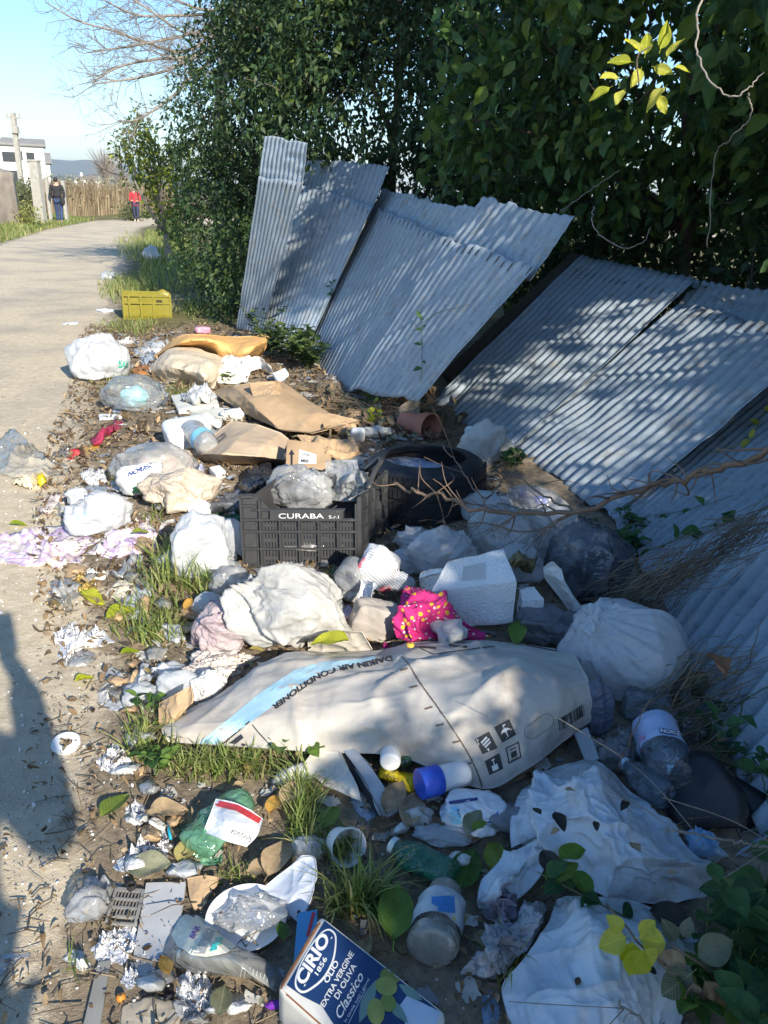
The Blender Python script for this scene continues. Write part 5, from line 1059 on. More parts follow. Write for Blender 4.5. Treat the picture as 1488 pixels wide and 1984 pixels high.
s1 = qsheet('paper_sack', 'pale beige paper sack with faint print in front of the orange cushion', 'sack',
       [[(288, 712, .03), (320, 680, .16), (360, 668, .16), (405, 682, .14), (440, 690, .08)],
        [(288, 715, .04), (325, 692, .20), (365, 688, .21), (405, 700, .18), (435, 708, .10)],
        [(290, 720, .03), (325, 715, .15), (365, 718, .15), (400, 730, .12), (422, 735, .06)],
        [(292, 724, .0), (325, 740, .0), (365, 745, .0), (395, 752, .0), (415, 755, .0)]], SACK, th=.003, amp=.009, freq=6, seed=5)
pr_text(s1, 'Lino', (352, 722), (8, -9), (-9, -6), mat('brown_ink', (.22, .16, .12), rough=.7), shear=.3)
patch('rust_cloth', 'rust-brown rag between the white bag and the sack', 'rag', [(252, 712), (275, 703), (292, 708), (288, 726), (262, 728)], mat('rust_cloth', (.42, .17, .06), rough=.85), 15, dome=.05, amp=.04)
qsheet('folded_card', 'crushed white carton flap right of the beige sack', 'carton', [[(430, 690, .12), (452, 684, .16), (485, 690, .14)], [(425, 715, .1), (455, 712, .12), (490, 705, .1)], [(420, 742, .0), (452, 742, .02), (480, 738, .0)]], CARDW, th=.004, amp=.02, freq=9, seed=6)
qsheet('folded_card', 'curled white card strip under the fence weeds', 'carton', [[(470, 700, .12), (500, 690, .12), (525, 715, .08)], [(480, 722, .03), (505, 715, .04), (530, 725, .02)]], CARDW, th=.003, amp=.012, freq=9, seed=7)
hexa('foam_strip', 'small white foam strip at the corner of the big brown box', 'foam', [hit(527, 722, .10), hit(552, 712, .12), hit(560, 722, .11), hit(538, 738, .08)], .03, FOAM, amp=.003, cuts=4)
hexa('foam_tray', 'flat white foam tray with a wire edge behind the white canister', 'tray', [hit(330, 765, .06), hit(415, 758, .06), hit(425, 785, .04), hit(345, 795, .04)], .03, mat('cream_foam', (.74, .72, .64), dirt=.2, rough=.7), amp=.004, cuts=8)
hexa('foam_tray', 'long cream tray edge running under the big brown box', 'tray', [hit(340, 792, .03), hit(445, 790, .04), hit(470, 808, .03), hit(430, 808, .03)], .03, mat('cream_foam2', (.66, .65, .56), dirt=.3, rough=.7), amp=.004, cuts=8)
patch('paper_bag', 'crumpled cream paper on top of the white foam tray', 'paper', [(345, 770), (372, 745), (400, 740), (412, 752), (410, 772), (372, 778)], PAPER, 16, dome=.07, lift=.05, amp=.04)
# brown cardboard boxes
b1 = qsheet('brown_box', 'large brown cardboard box lying open in the sun', 'box',
       [[(415, 758, .05), (450, 748, .14), (500, 740, .20), (545, 738, .16)],
        [(425, 768, .06), (475, 768, .17), (535, 768, .20), (590, 770, .14)],
        [(440, 780, .05), (505, 800, .13), (570, 800, .16), (640, 800, .10)],
        [(470, 800, .03), (540, 832, .08), (605, 838, .08), (700, 815, .05)]], CARD, th=.006, amp=.007, freq=4, seed=9, lin=True)
qsheet('flap', None, None, [[(482, 742, .22), (530, 738, .24), (543, 740, .2)], [(492, 772, .17), (530, 765, .2), (552, 768, .17)]], CARD, th=.005, amp=.01, seed=10, parent=b1)
b2 = qsheet('flat_carton', 'pale flattened carton with a barcode beside the clear bottle', 'carton',
       [[(448, 815, .10), (500, 822, .14), (545, 838, .12), (560, 850, .10)],
        [(410, 845, .08), (455, 850, .16), (510, 860, .17), (552, 868, .12)],
        [(372, 880, .04), (430, 880, .13), (500, 884, .14), (552, 892, .08)],
        [(375, 888, .0), (430, 902, .0), (500, 900, .0), (548, 900, .0)]], CARDP, th=.006, amp=.005, freq=3.5, seed=11, lin=True)
bars(b2, (418, 862), (440, 845), (-5, -8), mat('grey_ink', (.12, .10, .09), rough=.7), 3)
b3 = hexa('shipping_box', 'brown shipping box with an upright arrow and a white address label behind the black crate', 'box', [hit(557, 852, .22), hit(640, 862, .22), hit(640, 912, .13), hit(553, 912, .13)], .1, CARD, amp=.006, cuts=8, rnd=.05)
pr_poly(b3, [[(563, 880), (567, 880), (567, 902), (563, 902)], [(559, 881), (565, 871), (571, 881)]], INK, 'arrow')
lb = pr_poly(b3, [[(580, 871), (613, 881), (613, 899), (578, 899)]], WINK, 'address_label')
if lb:
    pr_text(b3, 'Linea', (585, 882), (7.5, 1.3), (0, -8), INK, off=.003); pr_text(b3, 'MISS', (583, 896), (8, .6), (0, -8), INK, bold=.03, off=.003)
qsheet('torn_card', 'torn brown cardboard with a ragged zip edge above the shipping box', 'carton', [[(575, 846, .16), (620, 846, .18), (660, 852, .16), (685, 850, .14)], [(590, 862, .16), (630, 870, .2), (665, 872, .18), (695, 868, .14)], [(620, 878, .14), (645, 884, .17), (672, 886, .15), (700, 878, .1)]], CARD, th=.005, amp=.02, freq=9, seed=12)
qsheet('torn_card', 'brown cardboard piece leaning against the fence above the flowerpot', 'carton', [[(765, 795, .05), (790, 775, .12), (812, 766, .16)], [(768, 815, .02), (795, 808, .05), (812, 800, .08)]], mat('grey_brown_card', (.40, .32, .25), rough=.9), th=.004, amp=.01, seed=13)
patch('torn_card', 'torn brown cardboard shreds between the open box and the flowerpot', 'carton', [(640, 808), (680, 790), (706, 800), (700, 822), (670, 838), (645, 830)], CARD, 18, dome=.05, lift=.03, amp=.05, freq=10)
# white canister and bottle
cn = hexa('white_canister', 'white plastic canister lying on its side in the sun', 'canister', [hit(308, 812, .15), hit(395, 795, .16), hit(412, 822, .14), hit(325, 845, .13)], .13, WPL, amp=.003, cuts=12, rnd=.42, taper=.95, ang=80)
a = hit(400, 815, .09); b = hit(424, 822, .07); V, F, n = lathe(a, b, [(0, .05), (.4, .035), (.45, .028), (1, .026), (1, 0)], 18); o = obj('neck', V, F, WPL, cn)
bottle('water_bottle', 'clear ribbed bottle with a light blue band leaning on the white canister', (372, 832), (404, 866), 22, CLM, None, LBLUE, (.6, .82), .05, 4, .04, ribs=4, prof=[(0, 0), (0, .8), (.05, 1), (.9, 1), (1, .7), (1, 0)])
patch('film_bag', 'crumpled clear film right of the clear ribbed bottle', 'wrap', [(396, 812), (430, 812), (440, 835), (418, 850), (400, 838)], CLM, 19, dome=.06, amp=.05)
hexa('plastic_strip', 'flat white plastic strip lying across the dirt left of the canister', 'strip', [hit(190, 802, .02), hit(235, 802, .02), hit(237, 808, .015), hit(192, 812, .015)], .012, WPL, cuts=3)
patch('red_rag', 'crimson rag twisted on the dirt left of the canister', 'rag', [(172, 858), (190, 838), (212, 820), (232, 814), (238, 822), (215, 838), (198, 858), (180, 865)], mat('crimson_cloth', (.40, .03, .09), (.3, .02, .06), rough=.85), 20, dome=.05, amp=.04, freq=12)
patch('red_wrapper', 'small bright red wrapper below the crimson rag', 'wrapper', [(120, 878), (150, 868), (165, 872), (160, 884), (130, 886)], REDP, 21, dome=.02, amp=.03)
patch('yellow_wrapper', 'orange and yellow wrapper tucked beside the crimson rag', 'wrapper', [(160, 868), (185, 855), (198, 858), (185, 872), (165, 878)], mat('amber_print', (.65, .38, .04), rough=.4), 22, dome=.02, amp=.03)
patch('film_bag', 'flat grey film piece left of the red wrapper', 'wrap', [(100, 880), (120, 866), (150, 862), (152, 872), (125, 884)], CLD, 23, dome=.03, amp=.03)
# film lying on the road
patch('plastic_sheet', 'large dull translucent plastic sheet lying on the road at the left edge', 'plastic sheet', [(-30, 868), (10, 840), (28, 834), (45, 850), (75, 872), (110, 890), (140, 905), (120, 918), (60, 920), (10, 918), (-30, 905)], film('dusty_film', haze=.85, hcol=(.74, .68, .56), bscale=9), 24, dome=.07, amp=.04, freq=5, rings=24, n=110)
patch('food_tray', 'beige torn tray with a yellow label at the left edge below the plastic sheet', 'tray', [(22, 928), (60, 918), (88, 925), (92, 940), (60, 948), (30, 940)], mat('beige_tray', (.62, .52, .36), (.7, .6, .4), vs=20, rough=.7), 25, dome=.03, amp=.04)
patch('yellow_label', 'small yellow paper beside the beige torn tray', 'label', [(68, 922), (90, 920), (92, 934), (74, 938)], YELP, 26, dome=.04, amp=.03)
# bags left of the crate
bag('clear_bag', 'large cloudy bag full of food scraps above the green-striped packet', 'bag', 300, 908, 150, 86, CLM, 31, ar=.7, fold=.16, low=.25)
bag('food_scraps', 'heap of pink and beige food scraps inside the cloudy bag', 'scraps', 305, 900, 100, 58, mat('food_waste', (.62, .42, .34), (.55, .50, .34), vs=22, rough=.8), 32, lift=.01, ar=.6, fold=.2, sub=4)
pk = bag('noodle_packet', 'white packet with a green band in front of the cloudy bag', 'packet', 272, 932, 84, 62, mat('packet_white', (.82, .82, .80), rough=.35, bump=.4, bscale=14, btype='crease'), 33, ar=.5, box=.35, fold=.08, lift=.02)
pr_poly(pk, [[(250, 945), (285, 940), (312, 922), (314, 932), (290, 950), (254, 956)]], mat('green_print', (.20, .58, .22), rough=.45), 'green_band')
pr_text(pk, 'NORMA', (247, 924), (13, -5), (3, -13), DKBLUE, bold=.06)
bag('beige_bag', 'dirty beige bag lying left of the black film', 'bag', 345, 955, 140, 80, mat('beige_plastic', (.66, .56, .44), (.58, .48, .38), vs=5, dirt=.3, rough=.5, transl=.2, bump=.5, bscale=14, btype='crease'), 34, ar=.7, fold=.16, low=.22)
patch('paper_wad', 'white crumpled tissue left of the green-striped packet', 'paper', [(152, 915), (180, 905), (205, 915), (215, 935), (190, 945), (165, 935)], PAPER, 35, dome=.04, amp=.05, freq=14)
patch('yellow_leaf_paper', 'pale yellow paper wad below the cloudy bag', 'paper', [(205, 912), (228, 905), (226, 925), (208, 935)], mat('pale_yellow', (.68, .55, .25), rough=.7), 36, dome=.03, amp=.04)
tb = bag('tied_bag', 'white bag with light blue print tied in a bow, lying on the lilac sheet', 'bag', 196, 998, 122, 74, PLW, 37, ar=.75, fold=.13, knot=(-.35, .45, .9), pleat=.13, ksize=.3)
bag('bow_ear', 'puffed white ear of the tied bag', 'bag', 152, 962, 42, 34, PLW, 38, lift=.06, sub=4, fold=.2)
pr_text(part(tb, 'body'), 'SUPER', (140, 1000), (13, -5), (4, 11), SKY, bold=.05)
patch('flat_wrap', 'dull mauve wrapper left of the tied bag', 'wrapper', [(72, 990), (100, 965), (128, 955), (126, 975), (100, 992), (78, 998)], mat('mauve_film', (.50, .42, .42), (.6, .52, .45), rough=.4), 39, dome=.03, amp=.04)
patch('wire_scrap', 'grey dirty net scrap below the tied bag ear', 'scrap', [(105, 980), (135, 975), (140, 995), (110, 998)], mat('grey_scrap2', (.4, .38, .34), rough=.8), 40, dome=.03, amp=.04, freq=16)
# lilac sheet
def lilac():
    m = bpy.data.materials.new('lilac_print'); m.use_nodes = True; nt = m.node_tree; b = nt.nodes['Principled BSDF']; vec = nt.nodes.new('ShaderNodeTexCoord').outputs['Object']
    c = _ramp(nt, _noise(nt, vec, 7, 3, .5, 1.2), [(.42, (.70, .64, .60)), (.50, (.46, .32, .55)), (.56, (.72, .67, .62)), (.62, (.74, .68, .62)), (.66, (.72, .52, .12)), (.70, (.72, .66, .6))])
    c = _mixc(nt, _ramp(nt, _noise(nt, vec, 9, 6, .7), [(.5, (0, 0, 0)), (.75, (.8, .8, .8))]), c, (.32, .25, .2)); nt.links.new(c, b.inputs['Base Color']); b.inputs['Roughness'].default_value = .55; return m
LIL = lilac()
patch('lilac_sheet', 'crumpled lilac and yellow patterned plastic tablecloth spread over the road edge', 'tablecloth', [(-40, 1045), (20, 1032), (70, 1022), (120, 1016), (150, 1032), (200, 1040), (165, 1062), (160, 1088), (110, 1098), (40, 1090), (-40, 1082)], LIL, 41, dome=.05, amp=.05, freq=9, rings=26, n=130)
patch('lilac_sheet', 'right part of the lilac patterned tablecloth, reaching the grass tuft', 'tablecloth', [(165, 1070), (200, 1040), (240, 1015), (300, 1000), (325, 1012), (308, 1040), (305, 1062), (250, 1068), (200, 1080)], LIL, 42, dome=.05, amp=.05, freq=9, rings=22, n=110)
for k, (pts, m, lb, dm, am) in enumerate([
    ([(212, 1100), (240, 1085), (275, 1076), (280, 1086), (258, 1105), (225, 1120), (212, 1115)], CLM, 'rolled clear film below the lilac tablecloth', .05, .03),
    ([(200, 1150), (235, 1120), (258, 1112), (262, 1140), (262, 1160), (225, 1160)], mat('cream_sheet', (.66, .60, .47), dirt=.3, rough=.7), 'flat cream card beside the grass tuft', .01, .01),
    ([(95, 1128), (130, 1115), (158, 1130), (155, 1152), (120, 1170), (100, 1155)], CLM, 'crumpled clear wrapper left of the gold foil', .03, .05),
    ([(88, 1160), (120, 1150), (140, 1170), (135, 1182), (100, 1178)], CLD, 'greyish torn wrapper at the road edge below the clear wrapper', .03, .04),
    ([(85, 1165), (105, 1160), (128, 1178), (105, 1182)], mat('gold_foil', (.75, .52, .16), rough=.25, metal=.6, bump=.8, bscale=40, btype='crease'), 'gold-edged foil scrap lying on the asphalt', .02, .03),
    ([(140, 1128), (155, 1115), (186, 1118), (188, 1138), (160, 1145)], MATS.get('gold_foil') or FOIL, 'crumpled gold foil above the yellow leaf', .03, .05),
    ([(165, 1105), (200, 1098), (212, 1105), (205, 1118), (175, 1118)], PAPER, 'white paper scraps above the gold foil', .02, .04),
    ([(252, 1115), (280, 1100), (305, 1110), (300, 1135), (265, 1140)], PLT, 'creased silvery film at the left foot of the grass tuft', .03, .05),
    ([(215, 1285), (235, 1300), (228, 1335), (192, 1362), (190, 1340)], PLD, 'torn cream wrapper below the grass', .03, .04)]):
    patch('wrapper', lb, 'wrapper', pts, m, 50+k, dome=dm, amp=am, freq=12)
# foil near the shadow
patch('tin_foil', 'big sheet of crumpled tin foil on the asphalt right of the phone shadow', 'foil', [(104, 1240), (115, 1215), (140, 1206), (162, 1218), (190, 1222), (220, 1240), (205, 1248), (165, 1252), (140, 1262), (128, 1285), (116, 1262)], FOIL, 60, dome=.02, amp=.022, freq=26, rings=26, n=140, jit=3, smooth=False, high=.6)
patch('plastic_dish', 'oval clear plastic lid beside the big tin foil', 'lid', [(122, 1275), (135, 1262), (160, 1256), (182, 1262), (187, 1275), (170, 1288), (145, 1292), (128, 1288)], CLM, 61, dome=.018, amp=.006, freq=6, jit=.4)
for k, (pts, lb) in enumerate([([(186, 1470), (205, 1455), (225, 1442), (238, 1455), (235, 1470), (258, 1478), (245, 1488), (215, 1495), (192, 1488)], 'crumpled foil below the white ring'), ([(238, 1562), (262, 1552), (282, 1558), (285, 1580), (272, 1595), (245, 1580)], 'small foil piece right of the large green leaf'),
    ([(272, 1612), (300, 1595), (322, 1600), (328, 1630), (318, 1655), (285, 1662), (240, 1690), (215, 1680), (225, 1665), (262, 1650), (270, 1630)], 'long crumpled foil beside the blue stick'), ([(180, 1830), (195, 1808), (225, 1800), (245, 1785), (262, 1795), (262, 1840), (240, 1858), (200, 1868), (178, 1850)], 'large foil sheet covering the foot of the grey grate'),
    ([(230, 1900), (255, 1870), (268, 1852), (295, 1855), (302, 1875), (275, 1890), (262, 1905), (240, 1915)], 'blue-tinged foil left of the orange leaf'), ([(340, 1895), (370, 1885), (405, 1895), (425, 1920), (420, 1945), (395, 1965), (400, 1990), (388, 1990), (365, 1950), (345, 1925)], 'foil lying below the flattened spray bottle')]):
    patch('tin_foil', lb, 'foil', pts, FOIL, 70+k, dome=.012, amp=.014, freq=40, rings=22, n=110, jit=3, smooth=False, high=.7)
# white ring
c = hit(129, 1447); ax = (hit(161, 1438)-hit(97, 1455))/2; nrm = np.array([0, 0, 1.0]); rr_ = np.linalg.norm(ax)*.86; a, b, _ = frame_from(np.array([.05, -.12, 1])); pr = []
for i in range(48):
    w = 2*math.pi*i/48; e = a*math.cos(w)+b*math.sin(w)
    for (dr, dz_) in ((0, 0), (.002, .006), (.0, .012), (-.006, .012), (-.008, .0125), (-.02, .0125), (-.020, .008), (-.008, .007), (-.006, 0)): pr.append(c+[0, 0, .006]+e*(rr_+dr)+np.array([0, 0, dz_]))
rg = obj('plastic_ring', np.array(pr), grid_faces(49, 9, True)[:0].tolist()+[tuple(((i+di) % 48)*9+(j+dj) % 9 for di, dj in ((0, 0), (1, 0), (1, 1), (0, 1))) for i in range(48) for j in range(9)], WPL); setp(rg, 'white plastic ring lying on the asphalt with a leaf inside it', 'ring'); sharp(rg, 50)
# teal-printed wrapper pile at left of the carton
patch('teal_bag', 'white carrier bag with green print crumpled left of the carton', 'bag', [(215, 1330), (245, 1300), (290, 1288), (300, 1300), (318, 1310), (282, 1322), (270, 1345), (240, 1350)], PLW, 81, dome=.05, amp=.05, freq=11)
te = bpy.data.objects['teal_bag']; pr_poly(te, [[(240, 1312), (262, 1298), (268, 1308), (258, 1322), (243, 1324)], [(228, 1338), (245, 1335), (243, 1345), (230, 1346)]], TEAL, 'green_print', off=.002)
patch('plastic_strip_curl', 'twisted white bag handle hanging beside the green-printed bag', 'bag handle', [(262, 1345), (278, 1332), (285, 1350), (275, 1375), (268, 1368)], PLW, 82, dome=.03, amp=.03)
bag('silver_pouch', 'silvery pouch left of the corrugated card', 'pouch', 340, 1330, 72, 60, PLG if False else PLT, 83, ar=.6, fold=.16)
bag('nappy', 'frilled white paper bundle with brown stains above the carton tip', 'paper', 415, 1290, 130, 46, mat('frilly_paper', (.72, .68, .62), (.55, .45, .38), vs=9, dirt=.4, dcol=(.36, .24, .16), rough=.8, bump=.9, bscale=22, btype='crease'), 84, ar=.7, fold=.3, low=.3)
bag('nappy', 'white pleated pad lying against the corrugated card', 'pad', 400, 1330, 90, 52, mat('pleated_pad', (.78, .75, .72), dirt=.2, rough=.8, bump=.8, bscale=26, btype='crease'), 85, ar=.5, rot=25, fold=.2)
qsheet('corrugated_card', 'brown corrugated cardboard flap sticking out at the left tip of the carton', 'carton', [[(308, 1362, .05), (340, 1345, .10), (368, 1330, .12)], [(306, 1395, .03), (335, 1385, .06), (370, 1362, .09)], [(308, 1415, .01), (328, 1405, .03), (350, 1390, .04)]], CARD, th=.006, amp=.006, seed=15)
# white bag behind the grass, and film by the crate
bag('white_bag', 'upright white bag standing behind the tall grass tuft, left of the black crate', 'bag', 388, 1062, 118, 130, PLW, 91, ar=.6, box=.45, fold=.09, low=.12)
patch('film_bag', 'crumpled clear film at the foot of the upright white bag', 'wrap', [(415, 1080), (460, 1085), (475, 1110), (445, 1135), (420, 1120)], CLM, 92, dome=.08, amp=.05)
patch('black_film', 'grey-black plastic film bunched behind the black crate', 'bag', [(455, 930), (475, 905), (515, 893), (545, 905), (555, 935), (540, 955), (495, 955), (465, 950)], PLB, 93, dome=.16, lift=.03, amp=.07, freq=7, rings=24, n=100)
patch('grey_film', 'long grey plastic strip between the beige bag and the black crate', 'bag', [(385, 965), (420, 950), (470, 940), (500, 945), (500, 972), (440, 985), (395, 985)], PLG, 94, dome=.10, lift=.02, amp=.05, freq=6)
hexa('paper_box', 'small white box on the leaves left of the black film', 'box', [hit(405, 905, .06), hit(425, 900, .06), hit(438, 912, .05), hit(418, 920, .05)], .04, PAPER, cuts=3)
patch('white_tub', 'white crushed tub above the upright white bag', 'tub', [(350, 980), (385, 970), (408, 985), (405, 1005), (370, 1000)], WPL, 95, dome=.08, amp=.04)
patch('green_film', 'dark green packet beside the left wall of the crate', 'packet', [(415, 985), (440, 975), (465, 985), (468, 1005), (440, 1010), (422, 1005)], mat('green_pack', (.05, .22, .12), (.03, .1, .06), rough=.35), 96, dome=.05, amp=.04)
patch('blue_white_pack', 'blue and white packet under the pale carton', 'packet', [(345, 905), (380, 897), (402, 905), (395, 925), (355, 925)], mat('blue_white_print', (.75, .76, .8), (.10, .10, .35), vs=28, rough=.4), 97, dome=.05, amp=.03)
bag('milky_bag', 'small dirty bag at the right of the green dark packet', 'bag', 435, 1030, 70, 50, PLT, 98, sub=4)
# terracotta pot
A = hit(808, 822, .075); B = A+(hit(838, 828, .10)-hit(772, 800, .10))*np.array([1, 1, .6]); B = atd(836, 830, np.dot(A-CAM, _F)-.05); A = atd(782, 818, np.dot(A-CAM, _F)+.12)
TER = mat('terracotta', (.46, .19, .12), (.36, .14, .09), vs=7, dirt=.3, dcol=(.30, .24, .20), rough=.85)
t = empty('flowerpot', 'terracotta-coloured flowerpot tipped on its side behind the tyre', 'flowerpot', A-[0, 0, .07]); V, F, n = lathe(A, B, [(0, 0), (0, .062), (.02, .066), (.78, .085), (.78, .094), (1.0, .096), (1.0, .086), (.1, .058), (.1, 0)], 40); sharp(obj('body', V, F, TER, t))
# tyre
RUB = mat('tyre_rubber', (.022, .023, .026), (.014, .015, .017), vs=8, dirt=.3, dscale=5, dcol=(.07, .07, .075), rough=.55, bump=.2, bscale=60)
tc = atz(824, 888, .30); nn = np.array([-.03, .03, 1.0]); nn /= np.linalg.norm(nn); a, b, _ = frame_from(nn, (0, 1, 0)); t = empty('car_tyre', 'black car tyre lying flat, with rubbish caught inside it', 'tyre', [tc[0], tc[1], tc[2]-.25])
prof = [(-.005, .205), (.0, .198), (.012, .196), (.004, .215), (.004, .25), (-.012, .275), (-.032, .287), (-.045, .290)]; TW = .29
full = prof+[(-.062, .289), (-.062, .281), (-.07, .281), (-.07, .291), (-.118, .293), (-.118, .285), (-.13, .285), (-.13, .293), (-.2, .292), (-.2, .281), (-.208, .281), (-.208, .289)]+[(-TW-z, r) for z, r in prof[::-1]]
full += [(-TW+.02, .215), (-TW+.03, .265), (-.14, .278), (-.03, .265), (-.022, .215)]
K = 96; P = np.array([[tc+a*(r*math.cos(2*math.pi*i/K))+b*(r*math.sin(2*math.pi*i/K))+nn*z for (z, r) in full] for i in range(K)]).reshape(-1, 3); nf = len(full)
o = obj('casing', P, [(i*nf+j, i*nf+(j+1) % nf, ((i+1) % K)*nf+(j+1) % nf, ((i+1) % K)*nf+j) for i in range(K) for j in range(nf)], RUB, t); sharp(o, 40)
for i in range(72):
    w = 2*math.pi*i/72; e = a*math.cos(w)+b*math.sin(w); f_ = -a*math.sin(w)+b*math.cos(w)
    if np.dot(e, CAM-tc) < -.35: continue
    for z in (-.035, -.094, -.155, -.215, -.26):
        Rm = np.column_stack([f_, nn, e]); me_o = MB().box(tc+e*(.2915 if z not in (-.035, -.26) else .288)+nn*z, (.015, .040, .010), Rm).build('tread_block', RUB, t)
bag('rag', 'crumpled grey-blue bag lying inside the tyre', 'bag', 795, 898, 100, 26, mat('greyblue_film', (.40, .45, .55), (.25, .3, .42), vs=9, rough=.35, bump=.5, bscale=20, btype='crease'), 101, lift=.14, ar=.9)
# white rubbish right of the tyre, near the sheets
bag('white_bag', 'dirty white bag with reddish scraps between the tyre and the sheets', 'bag', 940, 868, 85, 90, PLD, 102, ar=.5, fold=.2, low=.3)
bag('cloth_scrap', 'white cloth wad between the flowerpot and the dirty bag', 'rag', 925, 845, 50, 34, PAPER, 103, sub=4, fold=.2, lift=.1)
hexa('white_bottle', 'white bottle bottom standing upright behind the crate', 'bottle', [hit(678, 838, .13), hit(706, 838, .13), hit(706, 860, .05), hit(680, 858, .05)], .04, WPL, cuts=6, rnd=.5, ang=80)
bag('film_bag', 'clear bag with pink and blue caps at the foot of the sheets', 'bag', 1035, 972, 100, 60, CLM, 104, ar=.6, fold=.15)
bag('pink_stopper', 'small pink cap in the clear bag by the sheets', 'cap', 1012, 960, 16, 14, mat('pink_plastic', (.7, .2, .25), rough=.4), 105, lift=.07, sub=3, fold=.03)
bag('blue_stopper', 'small blue cap in the clear bag by the sheets', 'cap', 1048, 970, 24, 20, BLUEP, 106, lift=.06, sub=3, fold=.03)
# ---- black crate
cA = hit(474, 1101); cB = hit(694, 1094); ux = (cB-cA)*[1, 1, 0]; CW = np.linalg.norm(ux); ux /= CW; uy = np.array([-ux[1], ux[0], 0]); uy = uy*.93+ux*.37; uy /= np.linalg.norm(uy); uz = np.cross(ux, uy); uz /= np.linalg.norm(uz)
tilt = .05; uz = uz+uy*.05-ux*.04; uz /= np.linalg.norm(uz); CR = np.column_stack([ux, uy, uz]); CH, CD = .31, .36
crate = empty('black_crate', 'broken black lattice crate lettered CURABA, filled with clear bags', 'crate', cA); c0 = cA+[0, 0, .01]
def cb(nm, c, e, par=crate): return MB().box(c0+CR@np.array(c, float), e, CR).build(nm, CRATE, par)
def cpoly(nm, pts, th, axis=1, m=CRATE):
    """thin plate in the plane of a wall: pts (u, z); axis 1 = front wall, 0 = side wall"""
    V = []
    for d_ in ((-.019, .0) if nm == 'name_panel' else (0, th)):
        for u, z in pts: V.append(c0+CR@np.array([u, d_, z] if axis == 1 else [CW-d_, u, z]))
    n = len(pts); F = [tuple(range(n)), tuple(range(2*n-1, n-1, -1))]+[(i, (i+1) % n, (i+1) % n+n, i+n) for i in range(n)]; return obj(nm, np.array(V), F, CRATE, crate, smooth=False)
topz = lambda u: CH if u < .05 else (CH-(u-.05)/.09*.065 if u < .14 else (CH-.065 if u < CW*.86 else CH-.065+(u-CW*.86)/(CW*.14)*.03))
for k, z in enumerate((.0, .075, .15, .20)): cb('rail', (CW/2, -.008, z+.006), (CW, .016, .007))
for k in range(7):
    u = CW*k/6 if k else .004; cb('rib', (u if k < 6 else CW-.004, -.008, topz(u)/2), (.006, .018, topz(u)))
fw = cpoly('name_panel', [(.12, .206), (CW*.88, .206), (CW*.88, .246), (.12, .246)], .006)
cpoly('corner_panel', [(0, 0), (.052, 0), (.052, CH), (0, CH)], .006); cpoly('shoulder', [(.052, .205), (.12, .205), (.12, .238), (.052, CH)], .005); cb('rail', (.026, -.008, CH-.006), (.06, .018, .01)); cb('rail', (.03, -.008, CH-.045), (.06, .014, .007))
cb('rail', (CW*.5, -.006, .248), (CW*.78, .02, .005))
for k in range(6):
    u0 = CW*k/6; n = 6
    for j in range(n):
        u = u0+CW/6*(j+.5)/n
        if u < .055: continue
        cb('slat', (u, .003, .10), (.0085, .004, .20))
for z in (.034, .112, .178): cb('rail', (CW/2+.02, .004, z), (CW-.05, .005, .014))
for k in range(5): cb('rib', (CW+.006, CD*k/4, .15), (.016, .007, .30 if k not in (2,) else .27))
for z in (.0, .075, .15, .225, .29): cb('rail', (CW+.006, CD/2, z+.004), (.014, CD, .007))
for k in range(4):
    for j in range(6):
        v = CD*(k+(j+.5)/6)/4; cb('slat', (CW-.002, v, .115), (.004, .0085 if k > 0 else .014, .23))
cb('rail', (CW+.004, CD/2, .25), (.006, CD, .05)); cb('back_wall', (CW/2, CD, .14), (CW, .006, .26)); cb('side_wall', (.002, CD/2, .14), (.006, CD, .26)); cb('floor', (CW/2, CD/2, .01), (CW, CD, .008))
loop = spline([c0+CR@np.array(p) for p in [(CW, CD*.35, .29), (CW-.0, CD*.6, .34), (CW, CD*.85, .36), (CW-.03, CD, .35), (CW-.09, CD, .30)]], 20); obj('handle_rim', *tube(loop, .012, 6), CRATE, crate)
_p = lambda u, z: project(np.array([c0+CR@np.array([u, -.019, z])]))
def px(u, z): x, y, _ = _p(u, z); return np.array([x[0], y[0]])
P0, P1, Pu = px(.155, .2155), px(.155+1, .2155), px(.155, .2155+1)
pr_text(fw, 'CURABA', P0, (P1-P0)*.027, (Pu-P0)*.027, WINK, length=np.linalg.norm(px(.335, .21)-px(.155, .21)), off=.0015)
P0 = px(.355, .216); pr_text(fw, 'S.r.l', P0, (P1-px(.155, .2135))*.016, (Pu-px(.155, .2135))*.016, WINK, length=np.linalg.norm(px(.395, .21)-px(.355, .21)), off=.0015)
bag('clear_bag', 'puffed clear bag on the left inside the black crate', 'bag', 578, 950, 130, 86, CLM, 111, lift=.13, ar=.6, fold=.22, knot=(.5, -.3, 1), pleat=.13, npl=9, ksize=.12)
bag('clear_bag', 'smaller bunched clear bag in the middle of the black crate', 'bag', 606, 948, 70, 64, PLT, 112, lift=.14, ar=.5, fold=.3, knot=(-.2, -.3, 1), pleat=.12, npl=7, ksize=.12)
qsheet('zip_bag', 'stiff square clear pouch standing at the right in the black crate', 'pouch', [[(630, 890, .34), (662, 887, .35), (692, 888, .35)], [(631, 925, .26), (664, 922, .28), (698, 925, .28)], [(632, 972, .16), (668, 972, .17), (704, 968, .17)]], CLM, th=.001, amp=.012, freq=6, seed=21)
qsheet('zip_bag', 'folded clear film leaning out of the right corner of the black crate', 'pouch', [[(664, 935, .27), (690, 908, .33), (708, 918, .32)], [(660, 965, .18), (690, 960, .2), (715, 945, .24)]], CLM, th=.001, amp=.016, freq=7, seed=22)
bag('black_bag', 'dark bag stuffed in the back of the crate', 'bag', 640, 935, 150, 60, PLB, 113, lift=.02, ar=.5)
